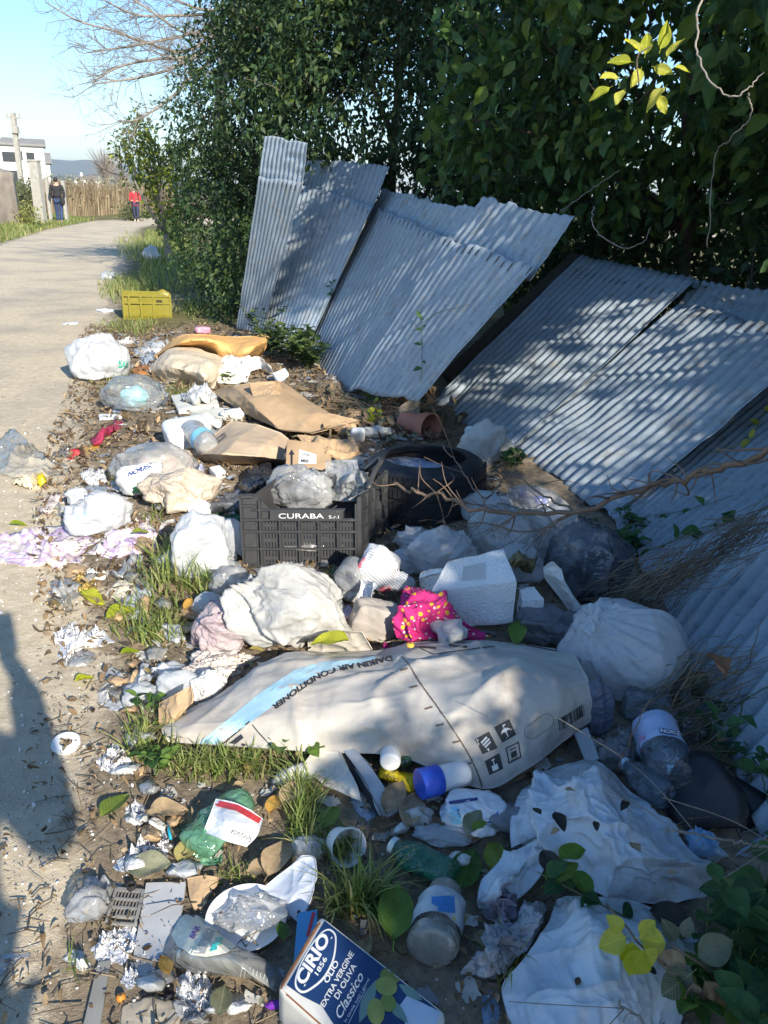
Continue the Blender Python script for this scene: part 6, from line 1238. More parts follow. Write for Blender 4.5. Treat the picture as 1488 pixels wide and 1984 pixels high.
# ---- middle heap
bag('film_bag', 'pale film filling the crate bottom', 'bag', 585, 1045, 190, 60, CLD, 114, lift=.02, ar=.4)
bag('big_white_bag', 'largest creamy white bag bulging in front of the black crate', 'bag', 552, 1180, 205, 165, PLD, 121, ar=.72, fold=.13, low=.16, knot=(-.85, .2, .75), pleat=.10, npl=9, ksize=.16, sub=6)
gb = bag('printed_bag', 'greyish see-through bag with pink contents and printed lines, left of the largest white bag', 'bag', 430, 1222, 118, 100, mat('greypink_plastic', (.62, .55, .54), (.50, .36, .38), vs=8, rough=.35, transl=.25, bump=.5, bscale=14, btype='crease'), 122, ar=.7, fold=.15, low=.2)
pr_text(gb, 'Non disperdere', (424, 1190), (5.5, 5.2), (4, -5), mat('grey_ink2', (.2, .2, .22), rough=.6)); pr_text(gb, 'nell\u2019ambiente', (418, 1198), (5.5, 5.2), (4, -5), MATS['grey_ink2'])
bag('film_bag', 'thin crumpled film rising between the printed bag and the crate', 'bag', 450, 1135, 90, 70, CLM, 123, ar=.5, fold=.2)
bottle('clear_bottle', 'round bottom of a clear bottle facing the viewer right of the largest bag', (672, 1124), (690, 1100), 29, CLM, prof=[(0, 0), (0, .3), (-.05, .5), (-.06, .85), (.08, 1), (.9, 1), (1, .9)], lift=.06, seed=3, crush=.03)
patch('green_leafy_film', 'dark olive plastic behind the round bottle bottom', 'scrap', [(615, 1100), (650, 1098), (650, 1125), (625, 1130)], mat('olive_film', (.12, .15, .05), rough=.4), 124, dome=.04, amp=.03)
def stripe_mat():
    m = bpy.data.materials.new('striped_packet'); m.use_nodes = True; nt = m.node_tree; b = nt.nodes['Principled BSDF']; vec = nt.nodes.new('ShaderNodeTexCoord').outputs['Object']
    w = nt.nodes.new('ShaderNodeTexWave'); w.inputs['Scale'].default_value = 42; w.inputs['Distortion'].default_value = 1.5; w.inputs['Detail'].default_value = 1; w.bands_direction = 'DIAGONAL'; nt.links.new(vec, w.inputs['Vector'])
    c = _ramp(nt, w.outputs['Fac'], [(.35, (.75, .74, .74)), (.75, (.42, .43, .46))]); c = _mixc(nt, _ramp(nt, _noise(nt, vec, 11, 2), [(.60, (0, 0, 0)), (.64, (.9, .9, .9))]), c, (.62, .08, .12)); nt.links.new(c, b.inputs['Base Color']); b.inputs['Roughness'].default_value = .45; return m
STP = stripe_mat()
bag('striped_packet', 'white and grey striped packet with red print left of the pink garment', 'packet', 735, 1105, 74, 84, STP, 125, ar=.6, box=.4, rot=-22, fold=.1, lift=.05)
bag('striped_packet', 'small crumpled end of the striped packet next to the pink collar', 'packet', 772, 1130, 52, 40, STP, 126, ar=.6, fold=.16, lift=.04)
qsheet('striped_sheet', 'striped wrapper hanging down below the round bottle bottom', 'wrapper', [[(700, 1120, .14), (730, 1130, .15)], [(690, 1160, .1), (715, 1165, .1)], [(678, 1198, .03), (700, 1200, .04)]], STP, th=.002, amp=.015, seed=24)
patch('film_bag', 'thin clear film right of the largest white bag', 'wrap', [(640, 1140), (665, 1150), (668, 1185), (650, 1205), (632, 1180)], CLM, 127, dome=.08, lift=.02, amp=.05)
bag('grey_card_lump', 'smooth grey-brown card piece with black scribble behind the yellow-green leaf', 'cardboard', 728, 1203, 100, 82, mat('greybrown_card', (.42, .37, .32), (.34, .30, .26), vs=5, dirt=.2, rough=.8, bump=.3, bscale=30), 128, ar=.6, box=.5, fold=.05, low=.12, rot=-12)
pc = qsheet('taupe_cardboard', 'pale card panel under the yellow-green leaf', 'cardboard', [[(598, 1215, .08), (650, 1222, .10), (700, 1228, .10)], [(596, 1262, .01), (650, 1266, .02), (720, 1262, .03)]], mat('taupe_card', (.46, .42, .36), rough=.8), th=.004, amp=.01, seed=25)
patch('blue_scrap_card', 'small blue and pink card corner between the striped wrapper and the leaf', 'card', [(650, 1200), (672, 1170), (690, 1172), (680, 1205)], mat('pinkblue_card', (.5, .5, .62), (.62, .35, .35), vs=15, rough=.6), 129, dome=.04, lift=.03, amp=.02)
# pink garment
def dots():
    m = bpy.data.materials.new('pink_dotted_cloth'); m.use_nodes = True; nt = m.node_tree; b = nt.nodes['Principled BSDF']; vec = nt.nodes.new('ShaderNodeTexCoord').outputs['Object']; L = nt.links
    base = _ramp(nt, _noise(nt, vec, 9, 3), [(.3, (.50, .015, .15)), (.7, (.62, .03, .20))])
    for sc, th_, col, sd in ((34, .17, (.75, .42, .03), 0), (47, .13, (.72, .68, .62), 3.3), (66, .12, (.10, .03, .12), 7.7)):
        mp = nt.nodes.new('ShaderNodeMapping'); mp.inputs['Location'].default_value = (sd, sd, 0); L.new(vec, mp.inputs[0]); v = nt.nodes.new('ShaderNodeTexVoronoi'); v.inputs['Scale'].default_value = sc; L.new(mp.outputs[0], v.inputs['Vector'])
        base = _mixc(nt, _math(nt, 'LESS_THAN', v.outputs['Distance'], th_*1.6), base, col)
    L.new(base, b.inputs['Base Color']); b.inputs['Roughness'].default_value = .85; bm = nt.nodes.new('ShaderNodeBump'); bm.inputs['Strength'].default_value = .3; bm.inputs['Distance'].default_value = .003; L.new(_noise(nt, vec, 300, 2), bm.inputs['Height']); L.new(bm.outputs[0], b.inputs['Normal']); return m
PINK = dots()
qsheet('pink_garment', 'bright pink child garment dotted with yellow motifs, lying before the foam block', 'garment',
       [[(786, 1136, .14), (815, 1140, .16), (840, 1152, .16), (862, 1166, .15)], [(775, 1165, .12), (808, 1168, .17), (842, 1178, .16), (880, 1185, .12)], [(766, 1205, .09), (800, 1208, .13), (835, 1205, .13), (905, 1212, .09)], [(768, 1242, .05), (795, 1246, .08), (838, 1240, .07), (950, 1240, .04)]], PINK, th=.003, amp=.03, freq=6, seed=27, nu=70, nv=60)
patch('pink_sleeve', 'pink dotted sleeve ending in a cuff below the foam chunk', 'garment', [(880, 1185), (905, 1190), (955, 1232), (945, 1245), (900, 1240)], PINK, 130, dome=.04, lift=.04, amp=.03)
patch('pink_cloth_end', 'dark pink cloth corner tucked under the carton edge', 'garment', [(735, 1255), (770, 1245), (790, 1252), (770, 1262)], mat('magenta_cloth', (.35, .01, .14), rough=.9), 131, dome=.03, lift=.03, amp=.02)
# foam
hexa('foam_chunk', 'crusty grey-white foam chunk lying on the pink garment', 'foam', [hit(828, 1204, .12), hit(893, 1193, .13), hit(912, 1220, .12), hit(858, 1240, .11)], .035, mat('dirty_foam', (.62, .62, .58), (.5, .5, .47), vs=14, dirt=.5, dscale=20, rough=.85, bump=.8, bscale=90), amp=.012, freq=14, cuts=12, rnd=.35, ang=60)
fb = hexa('foam_block', 'large white polystyrene block with a square recess, right of the pink garment', 'foam block', [hit(866, 1084, .25), hit(976, 1063, .26), hit(1002, 1126, .21), hit(835, 1146, .16)], .15, FOAM, amp=.006, freq=9, seed=4, cuts=14, rnd=.06, ang=30, down=(.0, -.05, -1))
pr_poly(fb, [[(898, 1098), (940, 1090), (942, 1122), (894, 1126)]], mat('foam_recess', (.55, .56, .56), rough=.85), 'recess', off=.002)  # flat grey patch: the shade of the recess painted on, no hollow
qsheet('foam_wing', 'sloping white foam ledge at the left foot of the polystyrene block', 'foam', [[(812, 1120, .14), (850, 1112, .18), (880, 1130, .18)], [(815, 1140, .08), (850, 1150, .1), (885, 1165, .08)]], FOAM, th=.02, amp=.01, seed=29)
hexa('foam_block', 'small white polystyrene corner right of the large block', 'foam block', [hit(1006, 1142, .13), hit(1035, 1134, .14), hit(1056, 1160, .12), hit(1012, 1165, .11)], .08, FOAM, amp=.005, freq=14, cuts=8, rnd=.1, down=(0, 0, -1))
qsheet('foam_shell', 'curved white plastic shell standing right of the small foam corner', 'foam', [[(1052, 1100, .20), (1070, 1090, .24), (1088, 1102, .22)], [(1058, 1125, .14), (1080, 1122, .18), (1100, 1140, .15)], [(1085, 1160, .08), (1110, 1165, .10), (1135, 1185, .06)], [(1105, 1190, .03), (1125, 1195, .04), (1140, 1200, .03)]], WPL, th=.004, amp=.006, seed=30)
# pale bags under the branch
bag('pale_bag', 'pale white bag between the crate and the polystyrene block', 'bag', 860, 1074, 130, 100, PLT, 141, ar=.7, fold=.2, low=.25, knot=(.5, -.2, .8), pleat=.1, ksize=.2)
bag('pale_bag', 'white bag bunched right below the tyre', 'bag', 800, 1050, 70, 50, PLW, 142, ar=.6, fold=.2)
bag('clear_bag', 'cloudy bag holding white rubbish under the end of the branch', 'bag', 985, 1040, 150, 125, CLM, 143, ar=.7, fold=.18)
bag('white_rubbish', 'white paper rubbish inside the cloudy bag under the branch', 'paper', 975, 1030, 100, 80, PAPER, 144, ar=.6, fold=.25, sub=5)
bag('torn_bag', 'torn white bag with a dark hole in front of the cloudy bag', 'bag', 1010, 1096, 90, 72, PLT, 145, ar=.6, fold=.2, low=.3)
patch('bag_content', 'brown and green scraps showing in the torn hole of the white bag', 'scraps', [(975, 1075), (1005, 1068), (1040, 1078), (1035, 1095), (995, 1098)], mat('compost', (.12, .10, .05), (.3, .24, .1), vs=30, rough=.9), 146, dome=.08, lift=.12, amp=.04)
bag('film_bag', 'thin white bag top lying against the sheets behind the grey bag', 'bag', 1080, 1010, 90, 60, PLT, 147, ar=.5, fold=.2, low=.3)
bag('grey_bag', 'big smoky translucent bag leaning on the sheets above the knotted bag', 'bag', 1142, 1098, 140, 158, GRF, 148, ar=.7, fold=.12, low=.12, sub=5)
bag('grey_bag_content', 'dull grey-blue rubbish inside the smoky bag', 'rubbish', 1145, 1105, 108, 120, mat('bluegrey_waste', (.16, .19, .25), (.09, .10, .14), vs=12, rough=.7), 149, ar=.6, fold=.25)
bag('dark_film_bag', 'dark grey crinkled film left of the knotted bag', 'bag', 1072, 1222, 140, 78, PLG, 150, ar=.7, fold=.24, low=.3)
bag('carrier_bag', 'white bag handle looped over the foam shell', 'bag', 1120, 1200, 46, 44, PLT, 151, sub=4, fold=.3)
kb = bag('knotted_bag', 'round bright white knotted bag, the roundest of all, by the fallen sheets', 'bag', 1208, 1262, 222, 190, PLW, 152, ar=.85, fold=.05, low=.10, knot=(-.55, -.35, .75), pleat=.035, npl=15, ksize=.24, sub=6, fine=.5)
# clear bottles on the right
bottle('water_bottle', 'clear crushed bottle lying under the knotted bag', (1300, 1372), (1205, 1362), 33, film('blue_clear', tint=(.86, .93, .98), haze=.16, hcol=(.5, .6, .7)), None, None, crush=.1, seed=5, lift=.0, prof=[(0, 0), (0, .8), (.06, 1), (.3, .9), (.35, 1), (.6, .92), (.65, 1), (.9, 1), (1, .4), (1, 0)])
wb = bottle('labelled_bottle', 'squarish clear water bottle with a pink and blue label near the black panel', (1300, 1508), (1268, 1402), 46, MATS['blue_clear'], None, mat('pinkblue_label', (.50, .48, .66), (.36, .48, .68), vs=12, rough=.4), (.42, .92), crush=.05, seed=6, lift=.03, prof=[(0, 0), (0, .7), (.04, .95), (.12, 1), (.95, 1), (1, .85), (1, 0)])
lbp = part(wb, 'label'); pr_poly(lbp, [[(1278, 1411), (1322, 1418), (1322, 1428), (1278, 1421)]], DKBLUE, 'label_band', off=.002); pr_text(lbp, 'NORDIA', (1280, 1420), (11, 1.8), (0, -9), WINK, bold=.04, off=.004); pr_poly(lbp, [[(1240, 1425), (1262, 1428), (1258, 1470), (1240, 1455)]], mat('pink_label', (.55, .30, .48), rough=.5), 'label_panel', off=.002)
bottle('water_bottle', 'clear bottle with a blue-white cap beside the labelled bottle', (1295, 1545), (1208, 1478), 32, MATS['blue_clear'], mat('cap_pale', (.55, .68, .8), rough=.4), None, crush=.12, seed=7, lift=.02)
# black panel and tub
BP = mat('black_panel', (.018, .019, .022), rough=.42)
def plate(name, label, cat, Q, th, m, parent=None, dome=.0):
    Q = np.array(Q); C_ = Q.mean(0); n = len(Q); rings = [C_+(Q-C_)*s for s in (.35, .7, 1.0)]; nn = np.cross(Q[2]-Q[0], Q[5 % n]-Q[0]); nn /= np.linalg.norm(nn); nn = nn if np.dot(nn, CAM-C_) > 0 else -nn
    V = [C_+nn*dome]+[p+nn*dome*(1-s*s) for s, R_ in zip((.35, .7, 1.0), rings) for p in R_]; F = [(0, 1+j, 1+(j+1) % n) for j in range(n)]+[(1+k*n+j, 1+(k+1)*n+j, 1+(k+1)*n+(j+1) % n, 1+k*n+(j+1) % n) for k in range(2) for j in range(n)]
    V = np.array(V); N = len(V); V2 = np.vstack([V, V-nn*th]); F2 = F+[tuple(i+N for i in f[::-1]) for f in F]+[(1+2*n+(j+1) % n, 1+2*n+j, 1+2*n+j+N, 1+2*n+(j+1) % n+N) for j in range(n)]
    return setp(obj(name, V2, F2, m, parent), label, cat)
def rpoly(pts, zs, sm=2):   # pixel outline with a height at each corner
    P = np.array([list(p)+[z] for p, z in zip(pts, zs)], float); P2 = np.vstack([P, P[:1]]); L = np.concatenate([[0], np.cumsum(np.linalg.norm(np.diff(P2[:, :2], axis=0), axis=1))]); s_ = np.linspace(0, L[-1], 90, endpoint=False)
    Q = np.stack([np.interp(s_, L, P2[:, k]) for k in range(3)], 1)
    for _ in range(sm): Q = (np.roll(Q, 1, 0)+2*Q+np.roll(Q, -1, 0))/4
    return [atz(*q) for q in Q]
plate('black_sheeting', 'smooth black plastic sheeting with a pointed lower corner, right of the big white tarp', 'sheeting', rpoly([(1345, 1452), (1372, 1456), (1398, 1478), (1445, 1535), (1452, 1575), (1440, 1600), (1385, 1604), (1345, 1610), (1318, 1652), (1305, 1620), (1292, 1580), (1290, 1520), (1308, 1478)], [.20, .21, .21, .17, .14, .12, .10, .08, .04, .06, .09, .13, .18]), .005, BP, dome=.015)
plate('black_sheeting', 'second black plastic sheeting behind, touching the right edge', 'sheeting', rpoly([(1420, 1500), (1520, 1560), (1530, 1680), (1470, 1672), (1425, 1650), (1440, 1590)], [.14, .12, .04, .03, .03, .10]), .005, BP)
bag('blue_packet', 'small blue and white packet under the pointed corner of the black panel', 'packet', 1362, 1640, 60, 62, mat('bluewhite_pack', (.45, .55, .65), (.05, .2, .4), vs=20, rough=.3), 160, sub=4, fold=.2)
# ---- the big printed carton
CB = mat('carton_board', (.60, .56, .50), (.47, .43, .375), vs=2.6, dirt=.85, dscale=5.5, dcol=(.36, .31, .26), rough=.75, bump=.15, bscale=40)
ac = qsheet('carton', 'long collapsed white carton printed AIR CONDITIONER, in front of the pink garment', 'carton',
  [[(312, 1404, .000), (425, 1338, .018), (545, 1270, .044), (645, 1262, .044), (742, 1256, .044), (800, 1242, .062), (900, 1238, .062), (1010, 1246, .062), (1112, 1262, .044)],
   [(312, 1410, .026), (420, 1342, .070), (540, 1274, .114), (640, 1270, .123), (738, 1266, .132), (796, 1252, .158), (903, 1250, .167), (1014, 1258, .167), (1114, 1270, .132)],
   [(314, 1420, .026), (418, 1375, .079), (535, 1330, .132), (640, 1332, .158), (745, 1335, .176), (838, 1335, .194), (945, 1315, .238), (1045, 1308, .238), (1134, 1306, .176)],
   [(320, 1430, .022), (412, 1410, .070), (530, 1390, .114), (645, 1396, .132), (760, 1402, .145), (888, 1420, .158), (982, 1395, .194), (1075, 1368, .194), (1150, 1350, .141)],
   [(326, 1440, .011), (405, 1446, .026), (520, 1452, .044), (650, 1460, .053), (778, 1468, .053), (932, 1528, .026), (1018, 1492, .044), (1088, 1442, .053), (1148, 1398, .062)]],
   CB, th=.006, amp=.008, freq=3.8, seed=31, nu=120, nv=80, high=.3)
pr_poly(ac, [[(386, 1439), (440, 1396), (500, 1346), (570, 1299), (618, 1284), (700, 1277), (730, 1270), (730, 1276), (700, 1285), (640, 1299), (592, 1320), (522, 1374), (462, 1416), (418, 1443)]], SKY, 'blue_band')
path = [(706, 1284), (680, 1287), (650, 1292), (612, 1308), (580, 1328), (552, 1350), (527, 1368)]
pr_text(ac, 'DAIKIN AIR CONDITIONER', None, (1, 0), (6, 13.5), INK, bold=.035, path=[(758, 1271), (735, 1276)]+path, off=.002)
def line(o, a, b, w, m=INK): a, b = np.array(a, float), np.array(b, float); d = (b-a)/np.linalg.norm(b-a); q = np.array([-d[1], d[0]])*w/2; pr_poly(o, [[a-q, b-q, b+q, a+q]], m, 'line')
for p, q, w_ in (((432, 1442), (484, 1398), 2.6), ((484, 1398), (500, 1418), 2.2), ((500, 1418), (528, 1448), 2.2), ((446, 1444), (470, 1426), 9), ((468, 1442), (482, 1447), 5), ((800, 1250), (840, 1268), 1.5), ((840, 1268), (958, 1252), 1.5), ((812, 1254), (845, 1256), 4), ((870, 1250), (905, 1254), 4), ((1080, 1262), (1010, 1248), 1.5)): line(ac, p, q, w_)
ICON = mat('icon_black', (.045, .05, .05), rough=.7)
A_ = [(920, 1432), (947, 1417), (964, 1449), (935, 1461)]; B_ = [(957, 1409), (986, 1393), (1000, 1423), (973, 1439)]; C_ = [(939, 1474), (967, 1459), (975, 1489), (948, 1502)]; D_ = [(979, 1449), (1005, 1436), (1010, 1467), (985, 1480)]
pr_poly(ac, [A_, B_, C_], ICON, 'icon_square')
def inq(Q, pts): Q = np.array(Q, float); return [tuple((1-u)*(1-v)*Q[0]+u*(1-v)*Q[1]+u*v*Q[2]+(1-u)*v*Q[3]) for u, v in pts]
def wicon(Q, shapes): pr_poly(ac, [inq(Q, s) for s in shapes], WINK, 'pictogram', off=.0026, maxlen=8)
wicon(B_, [[(.15, .55), (.3, .38), (.5, .32), (.7, .38), (.85, .55), (.68, .5), (.5, .55), (.32, .5)], [(.47, .1), (.53, .1), (.53, .85), (.47, .85)], [(.53, .1), (.66, .12), (.66, .2), (.53, .17)]])
wicon(C_, [[(.3, .5), (.7, .5), (.7, .85), (.3, .85)], [(.47, .15), (.53, .15), (.53, .5), (.47, .5)], [(.4, .12), (.6, .12), (.6, .2), (.4, .2)]])
wicon(A_, [[(.2, .3), (.7, .15), (.75, .25), (.25, .42)], [(.25, .48), (.8, .3), (.82, .4), (.3, .58)], [(.3, .64), (.8, .48), (.8, .56), (.35, .72)], [(.35, .8), (.42, .8), (.52, .95), (.45, .95)], [(.52, .8), (.45, .95), (.38, .95), (.45, .8)]])
fr = [[(0, 0), (1, 0), (1, .08), (0, .08)], [(0, .92), (1, .92), (1, 1), (0, 1)], [(0, .08), (.08, .08), (.08, .92), (0, .92)], [(.92, .08), (1, .08), (1, .92), (.92, .92)], [(.25, .22), (.75, .22), (.75, .3), (.25, .3)], [(.28, .42), (.72, .42), (.72, .78), (.28, .78)], [(.2, .86), (.8, .86), (.8, .9), (.2, .9)]]
pr_poly(ac, [inq(D_, s) for s in fr], ICON, 'pictogram', maxlen=8)
th_ = np.linspace(0, 2*math.pi, 36, endpoint=False); hd = np.array([math.cos(-.62), math.sin(-.62)]); hp = np.array([-hd[1], hd[0]]); cen = np.array([1044, 1407]); sx = np.clip(np.cos(th_)*1.5, -1, 1)*20
ov = lambda k: [cen+hd*(np.cos(a)*(13+k)+(18 if math.cos(a) > 0 else -18))+hp*math.sin(a)*(13+k) for a in th_]
O1, O2 = ov(0), ov(1.3); pr_poly(ac, [[O1[i], O1[(i+1) % 36], O2[(i+1) % 36], O2[i]] for i in range(36)], mat('cut_line', (.30, .28, .25), rough=.9), 'handle_cut')
bars(ac, (1084, 1417), (1133, 1386), (-3, -23), INK, 5, 24)
sm = spline([(779, 1272, 0), (795, 1292, 0), (815, 1325, 0), (842, 1362, 0), (870, 1402, 0), (895, 1440, 0), (915, 1475, 0), (928, 1505, 0), (934, 1526, 0)], 60)[:, :2]; r = np.random.default_rng(5)
pr_poly(ac, [[sm[i]+[-1-r.random(), 0], sm[i+1]+[-1-r.random(), 0], sm[i+1]+[1.2+r.random(), 0], sm[i]+[1.2+r.random(), 0]] for i in range(59)], mat('tear_dark', (.16, .12, .09), rough=.9), 'seam_tear')
for (x, y) in [(783, 1297), (802, 1331), (831, 1372), (852, 1404), (885, 1436), (910, 1478)]:
    patch('torn_tuft', None, None, [(x-9, y-2), (x, y-5), (x+8, y-1), (x+7, y+4), (x-4, y+5)], CB, x, dome=.0, lift=.0, jit=1.5, rings=4, n=20) if False else pr_poly(ac, [[(x-8, y+1), (x+7, y-3), (x+8, y), (x-6, y+4)]], MATS['tear_dark'], 'staple_tear', off=.002)
# underside of the carton: the front lower wall
qsheet('flap', None, None, [[(935, 1531, .02), (1010, 1500, .03), (1048, 1470, .04)], [(940, 1533, .0), (1010, 1512, .0), (1050, 1480, .0)]], CARD, th=.004, amp=.004, seed=33, parent=ac)
# ---- under and in front of the carton
qsheet('grey_strip', 'flat grey metal frame strip running down from under the carton', 'metal strip', [[(664, 1452, .06), (690, 1452, .07)], [(705, 1510, .05), (728, 1500, .055)], [(745, 1590, .02), (772, 1570, .025)]], mat('grey_alu', (.50, .51, .52), (.36, .37, .38), vs=9, dirt=.3, rough=.4, metal=.3), th=.01, amp=.002, seed=34)
qsheet('dark_strip', 'black inner edge of the metal frame strip', 'metal strip', [[(655, 1453, .05), (664, 1452, .05)], [(695, 1520, .035), (703, 1512, .04)], [(738, 1598, .01), (746, 1590, .015)]], BLK, th=.01, amp=.001, seed=35)
qsheet('dirty_board', 'dirty white board sticking out under the carton right of the grass', 'board', [[(605, 1455, .05), (655, 1455, .06)], [(590, 1490, .04), (690, 1520, .05)], [(625, 1525, .02), (700, 1555, .03)]], mat('dirty_board', (.66, .62, .55), (.50, .45, .38), vs=6, dirt=.4, rough=.8), th=.006, amp=.008, seed=36)
patch('blue_tissue', 'pale blue tissue under the metal strip', 'tissue', [(680, 1535), (700, 1520), (725, 1550), (735, 1575), (715, 1582), (690, 1560)], mat('blue_tissue', (.55, .62, .76), rough=.7, transl=.2), 170, dome=.04, amp=.03)
yp = patch('yellow_packet', 'bright yellow packet under the carton beside the blue-capped bottle', 'packet', [(737, 1482), (775, 1490), (812, 1495), (808, 1520), (796, 1535), (760, 1518), (731, 1505)], YELP, 171, dome=.03, lift=.02, amp=.008, freq=8, jit=.6)
pr_text(yp, 'CON BIG', (744, 1505), (7, 2.4), (2, -7), mat('brown_ink2', (.25, .14, .02), rough=.6), bold=.03)
bottle('white_jar', 'white round jar lid just under the carton edge', (756, 1478), (757, 1462), 20, WPL, lift=.04, prof=[(0, 0), (0, .9), (.1, 1), (1.2, 1), (1.25, .8), (1.3, .75), (1.3, 0)], cat='jar')
bottle('green_bottle', 'short piece of green glass bottle under the carton edge', (775, 1480), (800, 1468), 12, film('green_glass', tint=(.35, .65, .45), haze=.15, hcol=(.1, .35, .2)), lift=.03)
det = bottle('detergent_bottle', 'white bottle with a big blue cap and white spout under the carton', (905, 1496), (812, 1520), 26, WPL, BLUEP, None, crush=.03, seed=9, lift=.02, lift1=.04, prof=[(0, 0), (0, .8), (.05, 1), (.5, 1), (.58, .95), (.6, .0)], caplen=.42, capr=.95)
q0, q1 = hit(838, 1512, .065), hit(818, 1519, .06); V, F, n = lathe(q0, q1, [(0, .0125), (.8, .0125), (1, .010), (1, 0)], 18); sharp(obj('spout', V, F, WPL, det))
bottle('white_bottle', 'small white bottle lying beneath the blue cap', (850, 1532), (818, 1540), 15, WPL, lift=.0, prof=[(0, 0), (0, .8), (.1, 1), (.8, 1), (1, .5), (1, 0)])
patch('red_label', 'red and white wrapper between the yellow packet and the blue cap', 'wrapper', [(800, 1500), (812, 1478), (825, 1490), (828, 1512), (815, 1518)], mat('redwhite', (.6, .06, .08), (.7, .65, .65), vs=40, rough=.4), 173, dome=.03, lift=.02, amp=.02)
dp = bag('detergent_pouch', 'white pouch with light and dark blue print below the detergent bottle', 'pouch', 920, 1572, 130, 76, mat('pouch_white', (.70, .74, .78), (.62, .66, .7), vs=4, dirt=.3, rough=.35, bump=.4, bscale=12, btype='crease'), 174, ar=.7, box=.4, fold=.07, low=.1)
pr_poly(dp, [[(862, 1568), (885, 1562), (898, 1596), (878, 1598)]], LBLUE, 'blue_panel'); pr_poly(dp, [[(958, 1582), (964, 1572), (970, 1584), (964, 1592)], [(944, 1592), (952, 1590), (950, 1600)]], BLUEP, 'drop_print'); pr_text(dp, 'Puro', (884, 1570), (3, 8), (7, -3), DKBLUE); line(dp, (870, 1556), (925, 1548), 6, DKBLUE)
bag('white_wrap', 'thin white wrap between the pouch and the green bottle', 'wrap', 860, 1618, 110, 40, PLT, 175, ar=.6, fold=.25, lift=.01)
bag('white_rag', 'small white rag on the round leaf right of the pouch', 'rag', 932, 1608, 48, 24, PAPER, 176, sub=4, lift=.03)
# green crushed bottle in the sun
GRB = film('green_pet', tint=(.62, .92, .72), haze=.48, hcol=(.34, .74, .48), rough=.08)
gt = bottle('crushed_green_bottle', 'crushed green bottle with a white and red label lying in the sunny grass', (375, 1648), (476, 1535), 47, GRB, None, None, crush=.09, seed=11, lift=.0, squash=.62, prof=[(0, 0), (.02, .5), (.06, .95), (.3, 1), (.7, 1), (.85, .9), (.97, .55), (1, 0)])
lb_ = qsheet('label', None, None, [[(418, 1546, .075), (462, 1556, .09), (510, 1586, .06)], [(405, 1580, .085), (450, 1592, .10), (500, 1618, .07)], [(393, 1612, .06), (435, 1630, .075), (478, 1642, .05)]], WPL, th=.0008, amp=.004, seed=37); lb_.location = tuple(wloc(lb_)-wloc(gt)); lb_.parent = gt
pr_poly(lb_, [[(413, 1549), (462, 1560), (513, 1590), (507, 1600), (458, 1572), (408, 1560)]], REDP, 'red_band'); pr_text(lb_, 'Sorgata', (492, 1622), (-14, -5), (-5, 16), INK, shear=.4)
patch('leafy_plastic', 'torn green plastic flap under the crushed green bottle', 'plastic', [(342, 1600), (365, 1592), (400, 1605), (430, 1640), (425, 1670), (385, 1665), (355, 1635)], GRB, 177, dome=.04, amp=.02)
# dish, board, cup, spray bottle
c = hit(478, 1790, .01); rd_ = mpp(c)*78; V, F, n = lathe(c-[0, 0, .002], c+np.array([0, 0, .022]), [(0, 0), (0, rd_*.6), (.1, rd_*.66), (.9, rd_*.93), (1, rd_), (.85, rd_*.98), (.3, rd_*.7), (.2, rd_*.62), (.2, 0)], 56, up=(0, 1, 0)); sharp(setp(obj('plate', V, F, WPL), 'white plastic plate under the clear wrap, left of the bent white board', 'plate'), 50)
qsheet('white_board', 'bent pale white board leaning between the plate and the grass', 'board', [[(585, 1662, .10), (608, 1664, .10), (612, 1700, .08)], [(540, 1695, .05), (575, 1720, .06), (600, 1745, .05)], [(500, 1730, .02), (545, 1760, .02), (580, 1790, .01)]], mat('bluish_board', (.66, .69, .76), rough=.6), th=.004, amp=.006, seed=38)
bag('clear_film', 'crumpled clear film heaped on the white plate', 'wrap', 490, 1770, 120, 66, CLR, 178, ar=.8, fold=.3, low=.3, lift=.01)
sp_ = patch('spray_bottle', 'flattened dirty clear spray bottle with a cream label, left of the oil tin', 'bottle', [(308, 1838), (325, 1795), (350, 1764), (385, 1765), (420, 1788), (455, 1820), (500, 1838), (535, 1870), (548, 1900), (540, 1920), (505, 1900), (440, 1890), (370, 1885), (322, 1868)], film('bottle_film', haze=.5, hcol=(.62, .63, .6), bscale=6, rough=.08), 179, dome=.085, lift=.012, amp=.006, freq=5, jit=.8, rings=24, n=110)
lb2 = pr_poly(sp_, [[(333, 1812), (352, 1775), (372, 1770), (400, 1785), (440, 1812), (464, 1830), (440, 1848), (400, 1855), (372, 1850), (345, 1835)]], mat('cream_label', (.80, .78, .64), (.70, .67, .52), vs=25, rough=.5), 'label', off=.002)
pr_poly(sp_, [[(378, 1847), (400, 1800), (416, 1806), (398, 1849)]], mat('grey_label', (.42, .42, .40), rough=.6), 'label_strip', off=.003)
pr_text(sp_, 'BAR', (376, 1822), (6, -12), (-12, -5), mat('violet_ink', (.12, .08, .35), rough=.6), bold=.05, off=.004, length=26); pr_poly(sp_, [[(408, 1846), (418, 1820), (432, 1818), (420, 1842)]], TEAL, 'teal_blob', off=.004)
for k in range(8):
    a, b = (470+7*k, 1868+3.4*k), (466+7*k, 1892+2.6*k); line(sp_, a, b, 1.3, mat('rib_highlight', (.6, .6, .58), rough=.3))
cp = hit(662, 1652); ct = hit(668, 1612, .045); r0 = mpp(cp)*34; V, F, n = lathe(cp+[-.01, .012, r0*.62], cp+np.array([.018, -.035, r0*1.25]), [(0, 0), (0, r0*.72), (.05, r0*.76), (.92, r0*.98), (.95, r0*1.08), (1, r0*1.08), (1, r0*.99), (.9, r0*.92), (.1, r0*.7), (.1, 0)], 48); sharp(setp(obj('yoghurt_cup', V, F, WPL), 'empty white yoghurt cup tipped over in the grass', 'cup'), 40)
